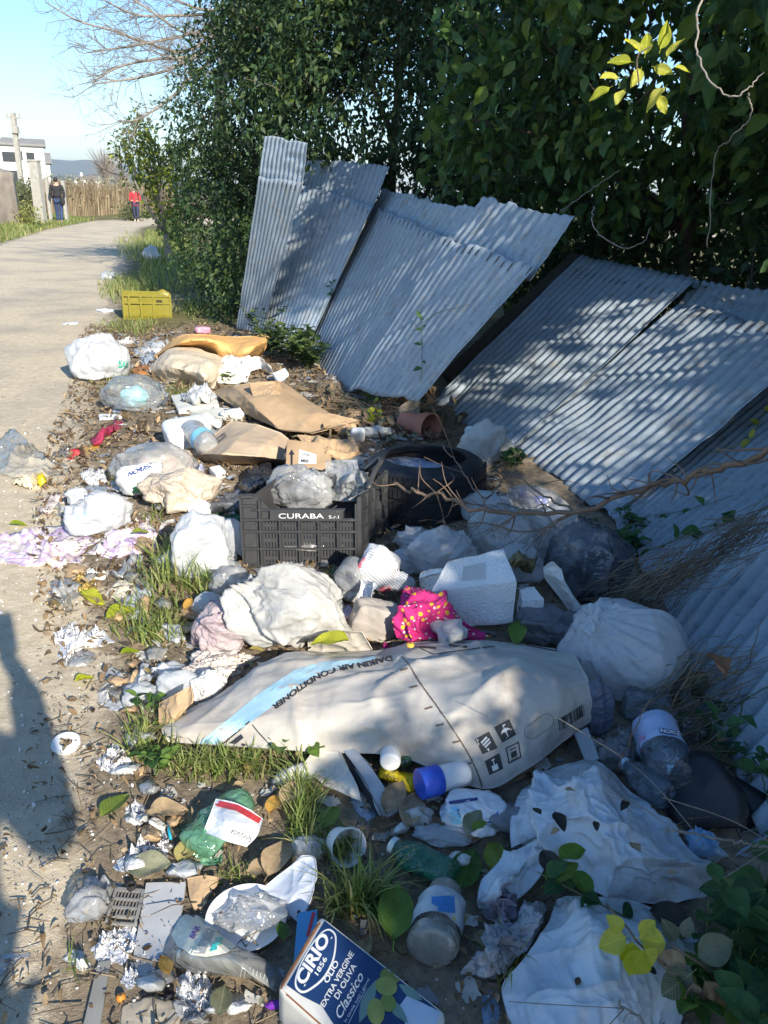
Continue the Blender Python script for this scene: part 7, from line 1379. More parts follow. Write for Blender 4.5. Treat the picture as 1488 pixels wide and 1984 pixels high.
bottle('green_drink_bottle', 'green bottle with a pale cap lying right of the yoghurt cup', (885, 1700), (758, 1635), 42, film('green_pet2', tint=(.42, .80, .62), haze=.4, hcol=(.08, .42, .26), rough=.08), mat('cap_mint', (.62, .74, .72), rough=.4), None, crush=.14, seed=13, lift=.0, squash=.75, prof=[(0, 0), (.0, .6), (.05, .95), (.3, 1), (.6, .98), (.78, .8), (.88, .45), (.9, .32), (1, .3)], capr=.38)
bt = bottle('grimy_bottle', 'grimy wide bottle with a blue and yellow label, half buried right of the oil tin', (836, 1840), (865, 1725), 50, CLD, None, mat('grimy_label', (.50, .56, .60), (.30, .36, .40), vs=12, dirt=.5, rough=.5), (.28, .7), crush=.05, seed=14, lift=.0, prof=[(0, 0), (0, .85), (.04, 1), (.2, 1), (.24, .9), (.3, .85), (.8, .82), (.85, .75), (1, .72), (1, 0)])
pl_ = part(bt, 'label'); pr_poly(pl_, [[(836, 1738), (880, 1735), (882, 1770), (838, 1765)]], mat('blue_label', (.04, .20, .50), rough=.5), 'blue_label_band'); pr_poly(pl_, [[(858, 1765), (884, 1780), (882, 1792), (856, 1778)]], YELP, 'yellow_label_band')
# grate, grey board, corrugated strips at the lower left
GRT = mat('grey_grate', (.27, .265, .25), (.2, .195, .18), vs=12, dirt=.3, rough=.8)
g = [hit(226, 1722, .012), hit(278, 1726, .012), hit(262, 1792, .012), hit(206, 1788, .012)]; t = empty('plastic_grate', 'small grey plastic grate with slots beside the grey board', 'grate', np.mean(g, 0)-[0, 0, .012])
bl = lambda u, v: (1-u)*(1-v)*g[0]+u*(1-v)*g[1]+u*v*g[2]+(1-u)*v*g[3]
def gbar(nm, a, b, w, h_): a, b = np.array(a), np.array(b); X, Y_, D = frame_from(b-a); R3 = np.column_stack([X, Y_, D]); MB().box((a+b)/2, (w, h_, np.linalg.norm(b-a)), R3).build(nm, GRT, t)
for v in (0, .04, .3, .55, .8, 1): gbar('bar', bl(0, v), bl(1, v), .005, .006)
for u in np.linspace(0, 1, 9): gbar('slat', bl(u, 0), bl(u, .8), .0022, .005)
gbar('edge', bl(0, 0), bl(0, 1), .006, .008); gbar('edge', bl(1, 0), bl(1, 1), .006, .008); V, F, n = lathe(bl(.55, -.05), bl(.55, -.05)+[0, 0, .012], [(0, .011), (1, .011), (1, .007), (.2, .006), (.2, 0)], 18, up=(0, 1, 0)); obj('socket', V, F, BLK, t)
obj('backing', np.array([bl(0, 0), bl(1, 0), bl(1, 1), bl(0, 1)])-[0, 0, .005], [(3, 2, 1, 0)], mat('dust_brown', (.16, .13, .09), rough=.9), t)
hexa('grey_board', 'flat grey weathered board under the shadow of the spray bottle', 'board', [hit(283, 1710, .012), hit(360, 1708, .015), hit(338, 1862, .015), hit(258, 1852, .012)], .01, mat('weathered_grey', (.52, .52, .52), (.38, .38, .38), vs=9, dirt=.3, dscale=6, rough=.7), amp=.0015, cuts=8, rnd=.03)
qsheet('fluted_card', 'fan of torn corrugated cardboard right of the grey board', 'cardboard', [[(362, 1700, .02), (395, 1695, .03), (422, 1698, .03)], [(368, 1740, .015), (398, 1730, .02), (420, 1715, .02)], [(378, 1765, .01), (396, 1745, .01), (404, 1738, .01)]], CARD, th=.005, amp=.003, seed=40)
hexa('grey_rail', 'narrow ribbed rail running off the bottom edge at the lower left', 'rail', [hit(190, 1862, .012), hit(215, 1858, .012), hit(190, 2010, .012), hit(155, 2010, .012)], .012, GRT, cuts=4, rnd=.1)
patch('printed_wrapper', 'crumpled clear wrapper with red letters left of the grey grate', 'wrapper', [(132, 1755), (145, 1722), (175, 1705), (215, 1702), (238, 1712), (230, 1745), (205, 1770), (165, 1788), (140, 1775)], CLM, 181, dome=.02, amp=.02, freq=16); pr_text(bpy.data.objects['printed_wrapper'], 'IOI', (180, 1738), (9, -3), (2, -9), REDP, bold=.04, off=.002)
patch('amber_wrapper', 'amber cellophane scrap on the printed wrapper', 'wrapper', [(190, 1750), (205, 1732), (216, 1738), (210, 1758), (194, 1762)], film('amber_film', tint=(.85, .6, .3), haze=.3, hcol=(.6, .4, .15)), 182, dome=.02, lift=.015, amp=.01)
patch('cream_lump', 'cream crumpled tissue below the twigs at the lower left', 'tissue', [(128, 1850), (145, 1832), (168, 1840), (176, 1865), (155, 1880), (135, 1872)], PAPER, 183, dome=.03, amp=.02, freq=18)
patch('white_film_scrap', 'thin torn film in the viewer shadow at the left edge', 'film', [(-20, 1860), (20, 1840), (52, 1828), (58, 1845), (30, 1880), (0, 1895), (-20, 1885)], CLM, 184, dome=.02, amp=.03, freq=12)
patch('flat_stone_card', 'flat tan card at the bottom edge under the foil', 'card', [(235, 1945), (300, 1925), (350, 1945), (345, 2010), (230, 2010)], mat('tan_card', (.42, .37, .29), dirt=.3, rough=.85), 185, dome=.004, amp=.004)
patch('black_patch', 'crinkled black film left of the bottom foil', 'film', [(268, 1925), (300, 1900), (340, 1905), (338, 1935), (290, 1945)], PLB, 186, dome=.015, amp=.014, freq=18)
patch('clear_scrap', 'clear torn film piece beside the bottom foil', 'film', [(330, 1935), (360, 1930), (382, 1955), (365, 1975), (338, 1965)], CLM, 187, dome=.01, amp=.01)
bag('soap_piece', 'small translucent white tub at the foot of the spray bottle', 'tub', 308, 1895, 58, 26, CLM, 188, box=.5, sub=4, fold=.04)
bag('purple_thing', 'purple shiny pod left of the oil tin', 'pod', 535, 1945, 44, 16, mat('purple_gloss', (.16, .03, .35), rough=.25), 189, sub=4, fold=.04)
MB().tube([hit(326, 1595, .012), hit(327, 1610, .014), hit(331, 1626, .012)], .0035, 6).build('blue_stick', mat('cyan_plastic', (.02, .38, .55), rough=.35), None, True); setp(bpy.data.objects['blue_stick'], 'small bright blue plastic stick by the long foil', 'stick')
hexa('blue_box', 'flattened light blue box with a red edge tucked behind the oil tin', 'box', [hit(577, 1768, .05), hit(614, 1762, .05), hit(615, 1790, .04), hit(568, 1870, .02)], .02, mat('box_blue', (.10, .34, .62), rough=.5), cuts=4, rnd=.05); line(bpy.data.objects['blue_box'], (608, 1768), (596, 1815), 6, REDP)
# ---- oil tin
zt = .125; A = atz(622, 1772, zt); B = atz(536, 1916, zt-.012); C2 = atz(866, 1964, zt-.02); D2 = B+(C2-A)
TIN = mat('tin_white', (.74, .72, .66), (.68, .65, .58), vs=6, dirt=.2, rough=.35); TBL = mat('tin_blue', (.010, .035, .115), (.02, .055, .16), vs=7, rough=.3)
tin = hexa('oil_tin', 'dark blue CIRIO olive oil tin lying on its side at the bottom edge', 'tin', [A, C2, D2, B], .10, TIN, cuts=14, rnd=.10, amp=.0012, freq=7, ang=50)
px3 = lambda P: (lambda r_: (r_[0][0], r_[1][0]))(project(np.array([P])))
tq = lambda u, v: px3(A+(C2-A)*u+(B-A)*v)     # u along the tin's height (left to right in the picture), v across
TRN = mat('tin_rust', (.30, .13, .06), rough=.7); pr_poly(tin, [[tq(.01, .0), tq(.03, .02), tq(.03, .98), tq(.01, 1)], [tq(.02, .965), tq(1, .965), tq(1, .985), tq(.02, .985)]], TRN, 'rust_rim')
pr_poly(tin, [[tq(.045, .035), tq(.96, .035), tq(.74, .12), tq(.72, .30), tq(.9, .45), tq(.96, .5), tq(.96, .93), tq(.50, .93), tq(.30, .82), tq(.16, .88), tq(.045, .9)]], TBL, 'blue_panel', off=.0009)
pr_poly(tin, [[tq(.74, .12), tq(.96, .035), tq(.97, .52), tq(.9, .5), tq(.72, .30)]], mat('tin_pale', (.60, .68, .78), rough=.35), 'taupe_card', off=.0012)
du = np.array(tq(.3, .5))-np.array(tq(.2, .5)); dv = np.array(tq(.2, .4))-np.array(tq(.2, .5)); du = du/.1; dv = dv/.1    # px per unit u, and per unit -v
tx = lambda s, u, v, size, ln, m=WINK, **k: pr_text(tin, s, tq(u, v), dv, -du*size, m, length=ln, off=.0026, **k)
lenv = lambda f: f*np.linalg.norm(dv)
# logo: rounded shield
def blob(cu, cv, ru, rv, n=40, s=1.0, tip=.0):
    out = []
    for k in range(n):
        a = 2*math.pi*k/n; x, y = math.cos(a), math.sin(a); x = np.sign(x)*abs(x)**.8; y = np.sign(y)*abs(y)**.8
        out.append(tq(cu+s*ru*x+tip*s*max(0, math.cos(a))**6, cv+s*rv*y))
    return out
pr_poly(tin, [blob(.128, .47, .080, .40, tip=.03)], WINK, 'logo_border', off=.0016); pr_poly(tin, [blob(.128, .47, .070, .375, tip=.028)], TBL, 'logo_field', off=.0021)
tx('CIRIO', .143, .79, .105, lenv(.62), bold=.035); tx('1856', .190, .60, .042, lenv(.22), bold=.01)
for v0 in (.79, .17): pr_poly(tin, [[tq(.143, v0), tq(.149, v0), tq(.149, v0-.03), tq(.143, v0-.03)]], WINK, 'serif', off=.0026)
tx('OLIO', .268, .60, .050, lenv(.27), bold=.02); tx('EXTRA VERGINE', .320, .82, .048, lenv(.70), bold=.02); tx('DI OLIVA', .372, .66, .050, lenv(.44), bold=.02)
tx('Classico', .440, .80, .080, lenv(.56), shear=.35, bold=.01); tx('In tavola tutti i giorni', .478, .79, .030, lenv(.56))
pr_poly(tin, [[tq(.492, .79), tq(.495, .79), tq(.495, .35), tq(.492, .35)]], WINK, 'rule', off=.002)
OLV = mat('olive_print', (.25, .28, .05), (.36, .36, .10), vs=30, rough=.35); OLL = mat('olive_leaf_print', (.16, .26, .22), (.22, .32, .27), vs=20, rough=.4)
def ell(cx_, cy_, a, b, ang, n=26): ca, sa = math.cos(ang), math.sin(ang); return [(cx_+a*math.cos(t_)*ca-b*math.sin(t_)*sa, cy_+a*math.cos(t_)*sa+b*math.sin(t_)*ca) for t_ in np.linspace(0, 2*math.pi, n, endpoint=False)]
def lens(p, q, w): p, q = np.array(p, float), np.array(q, float); d = q-p; n_ = np.array([-d[1], d[0]])/np.linalg.norm(d); return [tuple(p+d*t_+n_*w*math.sin(math.pi*t_)) for t_ in np.linspace(0, 1, 10)]+[tuple(p+d*t_-n_*w*math.sin(math.pi*t_)) for t_ in np.linspace(1, 0, 10)[1:-1]]
pr_poly(tin, [lens((728, 1900), (696, 1984), 12), lens((745, 1930), (790, 1984), 10), lens((772, 1908), (818, 1940), 9)], OLL, 'olive_leaves', off=.0024)
pr_poly(tin, [ell(756, 1893, 20, 16, .3), ell(752, 1945, 18, 15, 1.2)], mat('olive_print2', (.22, .26, .05), rough=.35), 'olive', off=.0028); pr_poly(tin, [ell(748, 1913, 22, 18, .4), ell(728, 1962, 17, 26, -.1)], OLV, 'olive', off=.0032)
# ---- white tarps and rags on the right
TARP = mat('white_tarp', (.60, .65, .70), (.48, .53, .58), vs=2.5, dirt=.72, dscale=6, dcol=(.20, .185, .16), rough=.42, bump=.5, bscale=8, btype='crease')
qsheet('white_tarp', 'large crumpled white plastic tarp, the upper one with a brown stain', 'tarp',
   [[(1045, 1490, .03), (1095, 1468, .08), (1150, 1460, .10), (1200, 1490, .08), (1250, 1540, .04), (1300, 1580, .03)],
    [(1000, 1530, .06), (1060, 1500, .17), (1140, 1490, .23), (1210, 1530, .20), (1270, 1590, .14), (1345, 1640, .05)],
    [(982, 1590, .05), (1050, 1560, .16), (1130, 1560, .20), (1210, 1600, .20), (1290, 1650, .15), (1385, 1662, .07)],
    [(985, 1650, .02), (1040, 1625, .10), (1110, 1640, .11), (1190, 1680, .13), (1280, 1710, .11), (1395, 1690, .05)],
    [(1010, 1660, .0), (1060, 1680, .03), (1130, 1720, .04), (1200, 1745, .05), (1290, 1750, .04), (1380, 1735, .01)]], TARP, th=.003, amp=.022, freq=4.2, seed=41, nu=120, nv=100, high=.35)
qsheet('white_tarp', 'folded white tarp strip curling down left of the dark leaves', 'tarp', [[(1000, 1640, .05), (1040, 1625, .09), (1060, 1660, .09)], [(940, 1690, .05), (985, 1690, .10), (1050, 1700, .06)], [(922, 1740, .03), (960, 1745, .07), (1010, 1745, .04)], [(925, 1762, .0), (955, 1765, .02), (990, 1760, .01)]], TARP, th=.003, amp=.02, freq=7, seed=42)
qsheet('white_tarp', 'smooth lower white tarp filling the bottom right', 'tarp',
   [[(1078, 1738, .05), (1130, 1735, .06), (1210, 1742, .06), (1290, 1765, .05), (1352, 1810, .02)],
    [(1055, 1790, .08), (1110, 1785, .11), (1200, 1795, .13), (1290, 1820, .10), (1362, 1870, .03)],
    [(1010, 1860, .07), (1090, 1860, .11), (1180, 1880, .13), (1280, 1900, .09), (1350, 1930, .02)],
    [(970, 1912, .04), (1060, 1940, .09), (1170, 1960, .11), (1270, 1970, .06), (1330, 1980, .01)],
    [(985, 1990, .02), (1060, 2030, .05), (1170, 2040, .07), (1260, 2030, .03), (1320, 2020, .0)]], TARP, th=.003, amp=.016, freq=3.6, seed=43, nu=110, nv=100, high=.4)
qsheet('white_tarp', 'white plastic corner sticking out by the nettles', 'tarp', [[(1370, 1700, .10), (1400, 1730, .1), (1425, 1760, .06)], [(1385, 1740, .05), (1405, 1765, .05), (1420, 1795, .03)]], TARP, th=.003, amp=.012, seed=44)
RAG = mat('grey_rag', (.42, .42, .44), (.26, .26, .28), vs=12, dirt=.4, rough=.85, bump=.9, bscale=14, btype='crease')
def rag(label, rows, seed, m=RAG): return qsheet('grey_rag', label, 'rag', rows, m, th=.003, amp=.03, freq=9, seed=seed, nu=90, nv=80, high=.5)
rag('bunched grey ribbed rag between the tarps and the grimy bottle', [[(1000, 1730, .04), (1035, 1728, .07), (1062, 1745, .04)], [(950, 1790, .05), (990, 1775, .10), (1050, 1785, .06)], [(920, 1850, .05), (960, 1845, .09), (1020, 1860, .05)], [(905, 1890, .01), (940, 1905, .03), (985, 1900, .01)]], 45)
rag('dull pink-grey rag end above the grey ribbed rag', [[(945, 1755, .04), (980, 1745, .07), (1010, 1735, .05)], [(935, 1790, .01), (965, 1795, .03), (1000, 1780, .03)]], 46, mat('pinkgrey_rag', (.34, .30, .34), (.24, .21, .25), vs=10, rough=.9))
patch('blue_strip_film', 'narrow blue-grey film strip hanging down at the bottom edge', 'film', [(945, 1910), (965, 1905), (975, 1950), (970, 2000), (940, 2000), (938, 1950)], mat('bluegrey_film', (.25, .32, .42), rough=.4), 190, dome=.03, amp=.02)
hexa('metal_frame', 'grey metal rail standing out under the right end of the carton', 'rail', [hit(1112, 1420, .07), hit(1138, 1408, .08), hit(1162, 1470, .05), hit(1135, 1478, .04)], .02, mat('dull_alu', (.40, .43, .45), rough=.45, metal=.3), cuts=4, rnd=.06)
patch('ash_heap', 'grey ashy fluff between the carton and the water bottles', 'dirt', [(1170, 1420), (1210, 1410), (1240, 1440), (1235, 1490), (1200, 1500), (1175, 1460)], mat('ash', (.42, .42, .40), (.14, .12, .10), vs=25, rough=.95), 191, dome=.03, amp=.04, freq=18)
bag('dark_filler', 'dark blue-grey bag squeezed between the carton end and the knotted bag', 'bag', 1150, 1380, 70, 110, mat('darkblue_film', (.12, .14, .2), rough=.35, bump=.5, bscale=18, btype='crease'), 192, ar=.5)
# ================================================================== BRANCH, LOOSE LEAVES, WEEDS
BRN = mat('brown_branch', (.26, .17, .11), (.15, .10, .07), vs=18, rough=.8, bump=.4, bscale=60)
vine('long bare brown branch resting across the fallen sheets down to the tyre', [atz(1560, 862, .86), atz(1488, 876, .80), atz(1400, 905, .70), atz(1300, 935, .60), atz(1200, 962, .52), atz(1110, 990, .46), atz(1000, 990, .42), atz(920, 985, .40), atz(860, 965, .38), atz(810, 953, .36), atz(760, 940, .33)], .0115, BRN, 'branch', n=60, name='fallen_branch', twigs=46, seed=5)
vine('thinner forked twig crossing the tyre', [atz(1120, 992, .45), atz(1060, 965, .42), atz(990, 920, .40), atz(940, 965, .38), atz(905, 925, .40), atz(885, 895, .42), atz(858, 860, .44)], .0045, BRN, 'branch', n=40, name='fallen_branch', twigs=10, seed=6)
vine('thin dead twigs spreading below the branch over the cloudy bag', [atz(1110, 995, .42), atz(1060, 1020, .36), atz(1000, 1030, .33), atz(930, 1012, .28), atz(850, 1020, .2)], .004, BRN, 'branch', n=30, name='fallen_branch', twigs=16, seed=7)
vine('pale thorny stem reaching across the black panel from the right edge', [atz(1520, 1645, .27), atz(1488, 1640, .28), atz(1440, 1632, .30), atz(1380, 1625, .31), atz(1330, 1612, .31), atz(1290, 1608, .30)], .0032, PALEBARK, 'stem', n=40, name='thorny_stem', twigs=9, seed=8)
vine('pale forked twig at the bottom edge on the lower tarp', [atz(1270, 2010, .2), atz(1240, 1975, .22), atz(1205, 1950, .23), atz(1200, 1940, .24)], .003, PALEBARK, 'stem', n=16, name='dry_twig', twigs=3, seed=9)
r = np.random.default_rng(12)
# dry stalks bundled beside the nearest fallen sheet
def bundle(label, pts, n, L, rad, m, seed, spread=(.1, .1), along=None, name='dry_stalks'):
    r = np.random.default_rng(seed); P = spline(pts, 30); mb = MB()
    for k in range(n):
        i = int(r.integers(0, 30)); c = P[i]; T = P[min(i+1, 29)]-P[max(i-1, 0)]; T /= np.linalg.norm(T); d = T+r.normal(0, .28, 3)*[1, 1, .5]; d /= np.linalg.norm(d); l = L*r.uniform(.4, 1.1); c = c+r.normal(0, 1, 3)*[spread[0], spread[0], spread[1]]
        b = r.normal(0, .08*l, 3); q = spline([c-d*l/2, c+b, c+d*l/2], 6); q[:, 2] = np.maximum(q[:, 2], terr(q[:, 0], q[:, 1])+.008); mb.tube(q, rad*r.uniform(.6, 1.3), 3, False)
    return setp(mb.build(name, m, None, True), label, 'dry stalks', kind='stuff')
DRY = mat('dry_stalk', (.22, .18, .13), (.10, .085, .06), vs=12, rough=.9)
bundle('bundle of dry grey stalks lying along the edge of the nearest fallen sheet', [atz(1225, 1170, .22), atz(1300, 1120, .32), atz(1400, 1060, .42), atz(1480, 1010, .50)], 230, .28, .0013, DRY, 1, (.03, .025))
bundle('second layer of dry stalks above the knotted bag', [hit(1190, 1150, .14), hit(1250, 1130, .22), hit(1330, 1090, .34)], 110, .24, .0012, DRY, 2, (.05, .03))
bundle('loose nest of dry stalks on the right of the knotted bag', [hit(1310, 1330, .10), hit(1360, 1300, .14), hit(1430, 1270, .16)], 110, .18, .0012, STRAW, 3, (.06, .03))
bundle('dead stalks hanging down the low fallen sheet', [hit(1300, 1400, .06), hit(1350, 1380, .1), hit(1400, 1340, .1)], 80, .16, .0012, DRY, 4, (.05, .03))
bundle('dry stems along the foot of the leaning sheets', [hit(560, 740, .03), hit(640, 775, .04), hit(720, 800, .04), hit(800, 815, .04)], 300, .2, .0018, STRAW, 5, (.12, .03))
for (a, b, lb, s) in [((1192, 1500), (1262, 1350), 'thin broken stalk leaning beside the labelled bottle', 3), ((1285, 1400), (1372, 1245), 'long thin stalk leaning on the nearest sheet', 4), ((1440, 1330), (1475, 1200), 'upright brown stalk at the right edge', 5)]:
    vine(lb, [hit(*a, .05), (hit(*a, .05)+atz(*b, .35))/2+[0, 0, .02], atz(*b, .35)], .0022, BRN, 'stalk', n=14, name='dry_stalk', seed=s)
# ---- single leaves
def gleaf(px_, py_, L, ang, m, label, k, lift=.012, width=1.3, tilt=(0, 0), name='fallen_leaf', cat='leaf'):
    """L in px, ang in degrees: direction of the tip in the picture"""
    c = hit(px_, py_, lift); s = L*mpp(c); a = math.radians(ang); e = hit(px_+20*math.cos(a), py_-20*math.sin(a), lift); d = e-c; s = s*np.linalg.norm(d)/(20*mpp(c)); d = d/np.linalg.norm(d)
    o = leaf_obj(name, c-d*s*.5, d, np.array([tilt[0], tilt[1], 1.0]), s, m, k, None, width/ max(.6, np.linalg.norm(hit(px_+20*math.cos(a), py_-20*math.sin(a), lift)-c)/(20*mpp(c)))*1.15); return setp(o, label, cat)
YG = leaf_mat('lime_leaf', (.20, .28, .015), (.34, .40, .02), (.52, .52, .06), .35, .35); GL = leaf_mat('green_big_leaf', (.04, .11, .02), (.08, .18, .03), (.20, .30, .05), .3, .35); OL = leaf_mat('orange_leaf', (.4, .18, .03), (.62, .32, .05), (.75, .45, .12), .3, .5)
for a in [(638, 1240, 75, 180, YG, 'big yellow-green leaf lying in front of the largest white bag', 4, .13), (180, 1156, 50, -25, YG, 'yellow leaf below the gold foil', 8, .02), (235, 1186, 62, 20, YG, 'lime leaf lying left of the grass tuft', 1, .03), (163, 1314, 38, 15, YG, 'small green-yellow leaf on the dirt below the clear lid', 2, .02), (133, 1446, 24, -150, YG, 'small leaf inside the white ring', 5, .01),
          (224, 1558, 72, 40, leaf_mat('olive_leaf_big', (.10, .16, .03), (.17, .24, .04), (.34, .38, .07), .3, .35), 'large olive-green leaf on the dirt left of the foil', 9, .02), (252, 1262, 38, 10, YG, 'small bright leaf at the left foot of the lower grass', 3, .03), (640, 1580, 60, 60, GL, 'green leaf standing above the yoghurt cup', 4, .04), (768, 1765, 110, 85, GL, 'long dark green leaf right above the oil tin', 5, .05), (740, 1760, 90, 130, GL, 'dark green leaf behind the oil tin grass', 6, .04), (705, 1755, 70, 150, GL, 'curled olive leaf right of the grass tuft', 7, .03),
          (1003, 1218, 56, 82, GL, 'dark green leaf standing at the edge of the carton', 8, .10), (365, 1642, 70, 60, leaf_mat('khaki_leaf', (.25, .2, .06), (.42, .34, .10), (.55, .46, .18), .2, .6), 'yellow-brown leaf below the crushed green bottle', 4, .02), (540, 1655, 88, 62, BROWNLEAF, 'tall pale brown leaf right of the crushed green bottle', 8, .04), (570, 1530, 70, 50, BROWNLEAF, 'brown leaf standing left of the grass strip', 4, .04), (325, 1568, 80, 10, BROWNLEAF, 'curled tan leaf left of the crushed green bottle', 8, .03),
          (530, 1555, 45, 70, OL, 'orange-brown leaf touching the crushed green bottle', 4, .03), (320, 1866, 44, 110, OL, 'pointed orange leaf on the spray bottle tip', 8, .03), (510, 1680, 66, 20, BROWNLEAF, 'folded tan leaf at the top of the white plate', 12, .03), (290, 1680, 90, 5, leaf_mat('greygreen_leaf', (.12, .13, .08), (.20, .21, .13), (.33, .33, .22), .2, .6), 'grey-green dried leaf above the grey board', 5, .02), (430, 1935, 66, 80, MATS['greygreen_leaf'], 'grey-green leaf at the bottom edge right of the foil', 6, .02), (547, 1800, 40, 100, GL, 'small dark leaf between the plate and the tin', 7, .04),
          (1090, 1690, 76, 35, MATS['olive_leaf_big'], 'yellowish dead leaf on the fold between the two tarps', 9, .13), (1065, 1670, 70, 110, leaf_mat('black_leaf', (.015, .014, .012), (.03, .027, .022), (.06, .05, .04), .05, .6), 'blackish leaf on the tarp fold', 4, .13), (1110, 1650, 60, 30, GL, 'green lobed leaf on top of the upper tarp', 10, .15), (1130, 1715, 66, -60, GL, 'dark green leaf below the lobed leaf', 11, .09), (1300, 1780, 90, -20, MATS['black_leaf'], 'large blackish brown leaf between the tarps on the right', 5, .09), (1085, 1590, 40, -60, MATS['black_leaf'], 'thin black leaf stuck on the upper tarp', 6, .19),
          (918, 1590, 56, 60, MATS['greygreen_leaf'], 'round grey-green leaf lying on the white pouch', 1, .12), (930, 1598, 34, 30, GL, 'small lime leaf on the round grey leaf', 4, .13), (960, 1655, 70, 80, MATS['olive_leaf_big'], 'olive leaf left of the folded tarp', 10, .03), (905, 1680, 90, 70, GL, 'dark leaf behind the green drink bottle', 6, .03), (800, 1560, 80, 75, BROWNLEAF, 'tall brown leaf below the yellow packet', 8, .04), (765, 1545, 70, 60, BROWNLEAF, 'brown leaf leaning on the metal strip', 5, .04), (745, 1600, 60, 20, BROWNLEAF, 'dark brown leaf right above the cup', 6, .03), (840, 1600, 60, 120, BROWNLEAF, 'brown leaf between the pouch and the green bottle', 9, .03),
          (120, 985, 30, 0, YG, 'small yellow leaf at the left end of the lilac tablecloth', 7, .02), (272, 1030, 34, 5, MATS['olive_leaf_big'], 'small olive leaf on the lilac tablecloth', 2, .07), (35, 1014, 34, 3, YG, 'yellow-green leaf at the left edge above the lilac tablecloth', 3, .02), (700, 1840, 60, 60, BROWNLEAF, 'brown leaf on the dark soil beside the oil tin edge', 4, .02), (365, 1170, 26, 60, mat('x', (.3, .05, .02)) and OL, 'small red-brown leaf in the tall grass', 5, .06), (1390, 1272, 60, 115, leaf_mat('rust_leaf', (.18, .06, .02), (.30, .11, .04), (.42, .2, .1), .2, .6), 'rust-brown leaf standing in the stalk nest', 8, .2)]:
    gleaf(*a[:8])
rr = np.random.default_rng(77)   # the many loose leaves that nothing tells apart
for k in range(70):
    y_ = rr.uniform(1150, 1975); x_ = rr.uniform(210+.05*(y_-1150), 1000)
    if any(a <= x_ <= c and b <= y_ <= d for a, b, c, d in [(300, 1750, 545, 1935), (530, 1760, 890, 1990), (265, 1715, 360, 1860)]): continue
    gleaf(x_, y_, rr.uniform(13, 30), rr.uniform(0, 360), [BROWNLEAF, BROWNLEAF, BROWNLEAF, MATS['khaki_leaf'], MATS['greygreen_leaf']][k % 5], 'dead leaf, brown or dull, lying loose among the rubbish in the lower half', int(rr.integers(0, 12)), lift=.014+.02*rr.random(), width=1.2, tilt=rr.normal(0, .3, 2))['group'] = 'loose dead leaves among the rubbish'
for k in range(60):
    y_ = rr.uniform(800, 1150); x_ = rr.uniform(190, 420) if k % 2 else rr.uniform(640, 1000); gleaf(x_, y_, rr.uniform(12, 26), rr.uniform(0, 360), BROWNLEAF, 'dead brown leaf lying loose on the dirt in the upper half', int(rr.integers(0, 12)), lift=.014+.02*rr.random(), tilt=rr.normal(0, .3, 2))['group'] = 'loose dead leaves further up the strip'
for k in range(110):
    y_ = rr.uniform(745, 850); x_ = rr.uniform(560, 900); gleaf(x_, y_, rr.uniform(14, 30), rr.uniform(0, 360), [BROWNLEAF, MATS['greygreen_leaf'], BROWNLEAF][k % 3], 'dull dead leaf in the drift at the foot of the leaning sheets', int(rr.integers(0, 12)), lift=.02+.03*rr.random(), tilt=rr.normal(0, .4, 2))['group'] = 'dead leaves drifted against the leaning sheets'
# ---- small plants
def plant(name, label, base, stems, n_leaf, size, m, seed, cat='plant', stem_m=None, width=1.5, hgt=.2, lean=(0, 0), spread=.5, group=None):
    r = np.random.default_rng(seed); base = np.array(base); t = empty(name, label, cat, base, group); sm_ = stem_m or mat('green_stem', (.10, .14, .05), rough=.6)
    for s in range(stems):
        e = base+np.array([lean[0]+r.normal(0, spread*hgt), lean[1]+r.normal(0, spread*hgt), hgt*r.uniform(.6, 1.1)]); P = spline([base+r.normal(0, .015, 3)*[1, 1, 0], (base+e)/2+r.normal(0, .02, 3)+[0, 0, .02], e], 14); obj('stem', *tube(P, np.linspace(.0028, .0012, 14), 5), sm_, t)
        for k in range(n_leaf):
            i = int(3+(10)*(k+.5)/n_leaf); a = k*2.4+r.uniform(-.5, .5); d = np.array([math.cos(a), math.sin(a), r.uniform(-.1, .6)]); leaf_obj('leaf', P[i], d, np.array([0, 0, 1])+r.normal(0, .3, 3), size*r.uniform(.6, 1.15), m, int(r.integers(0, 12)), t, width)
    return t
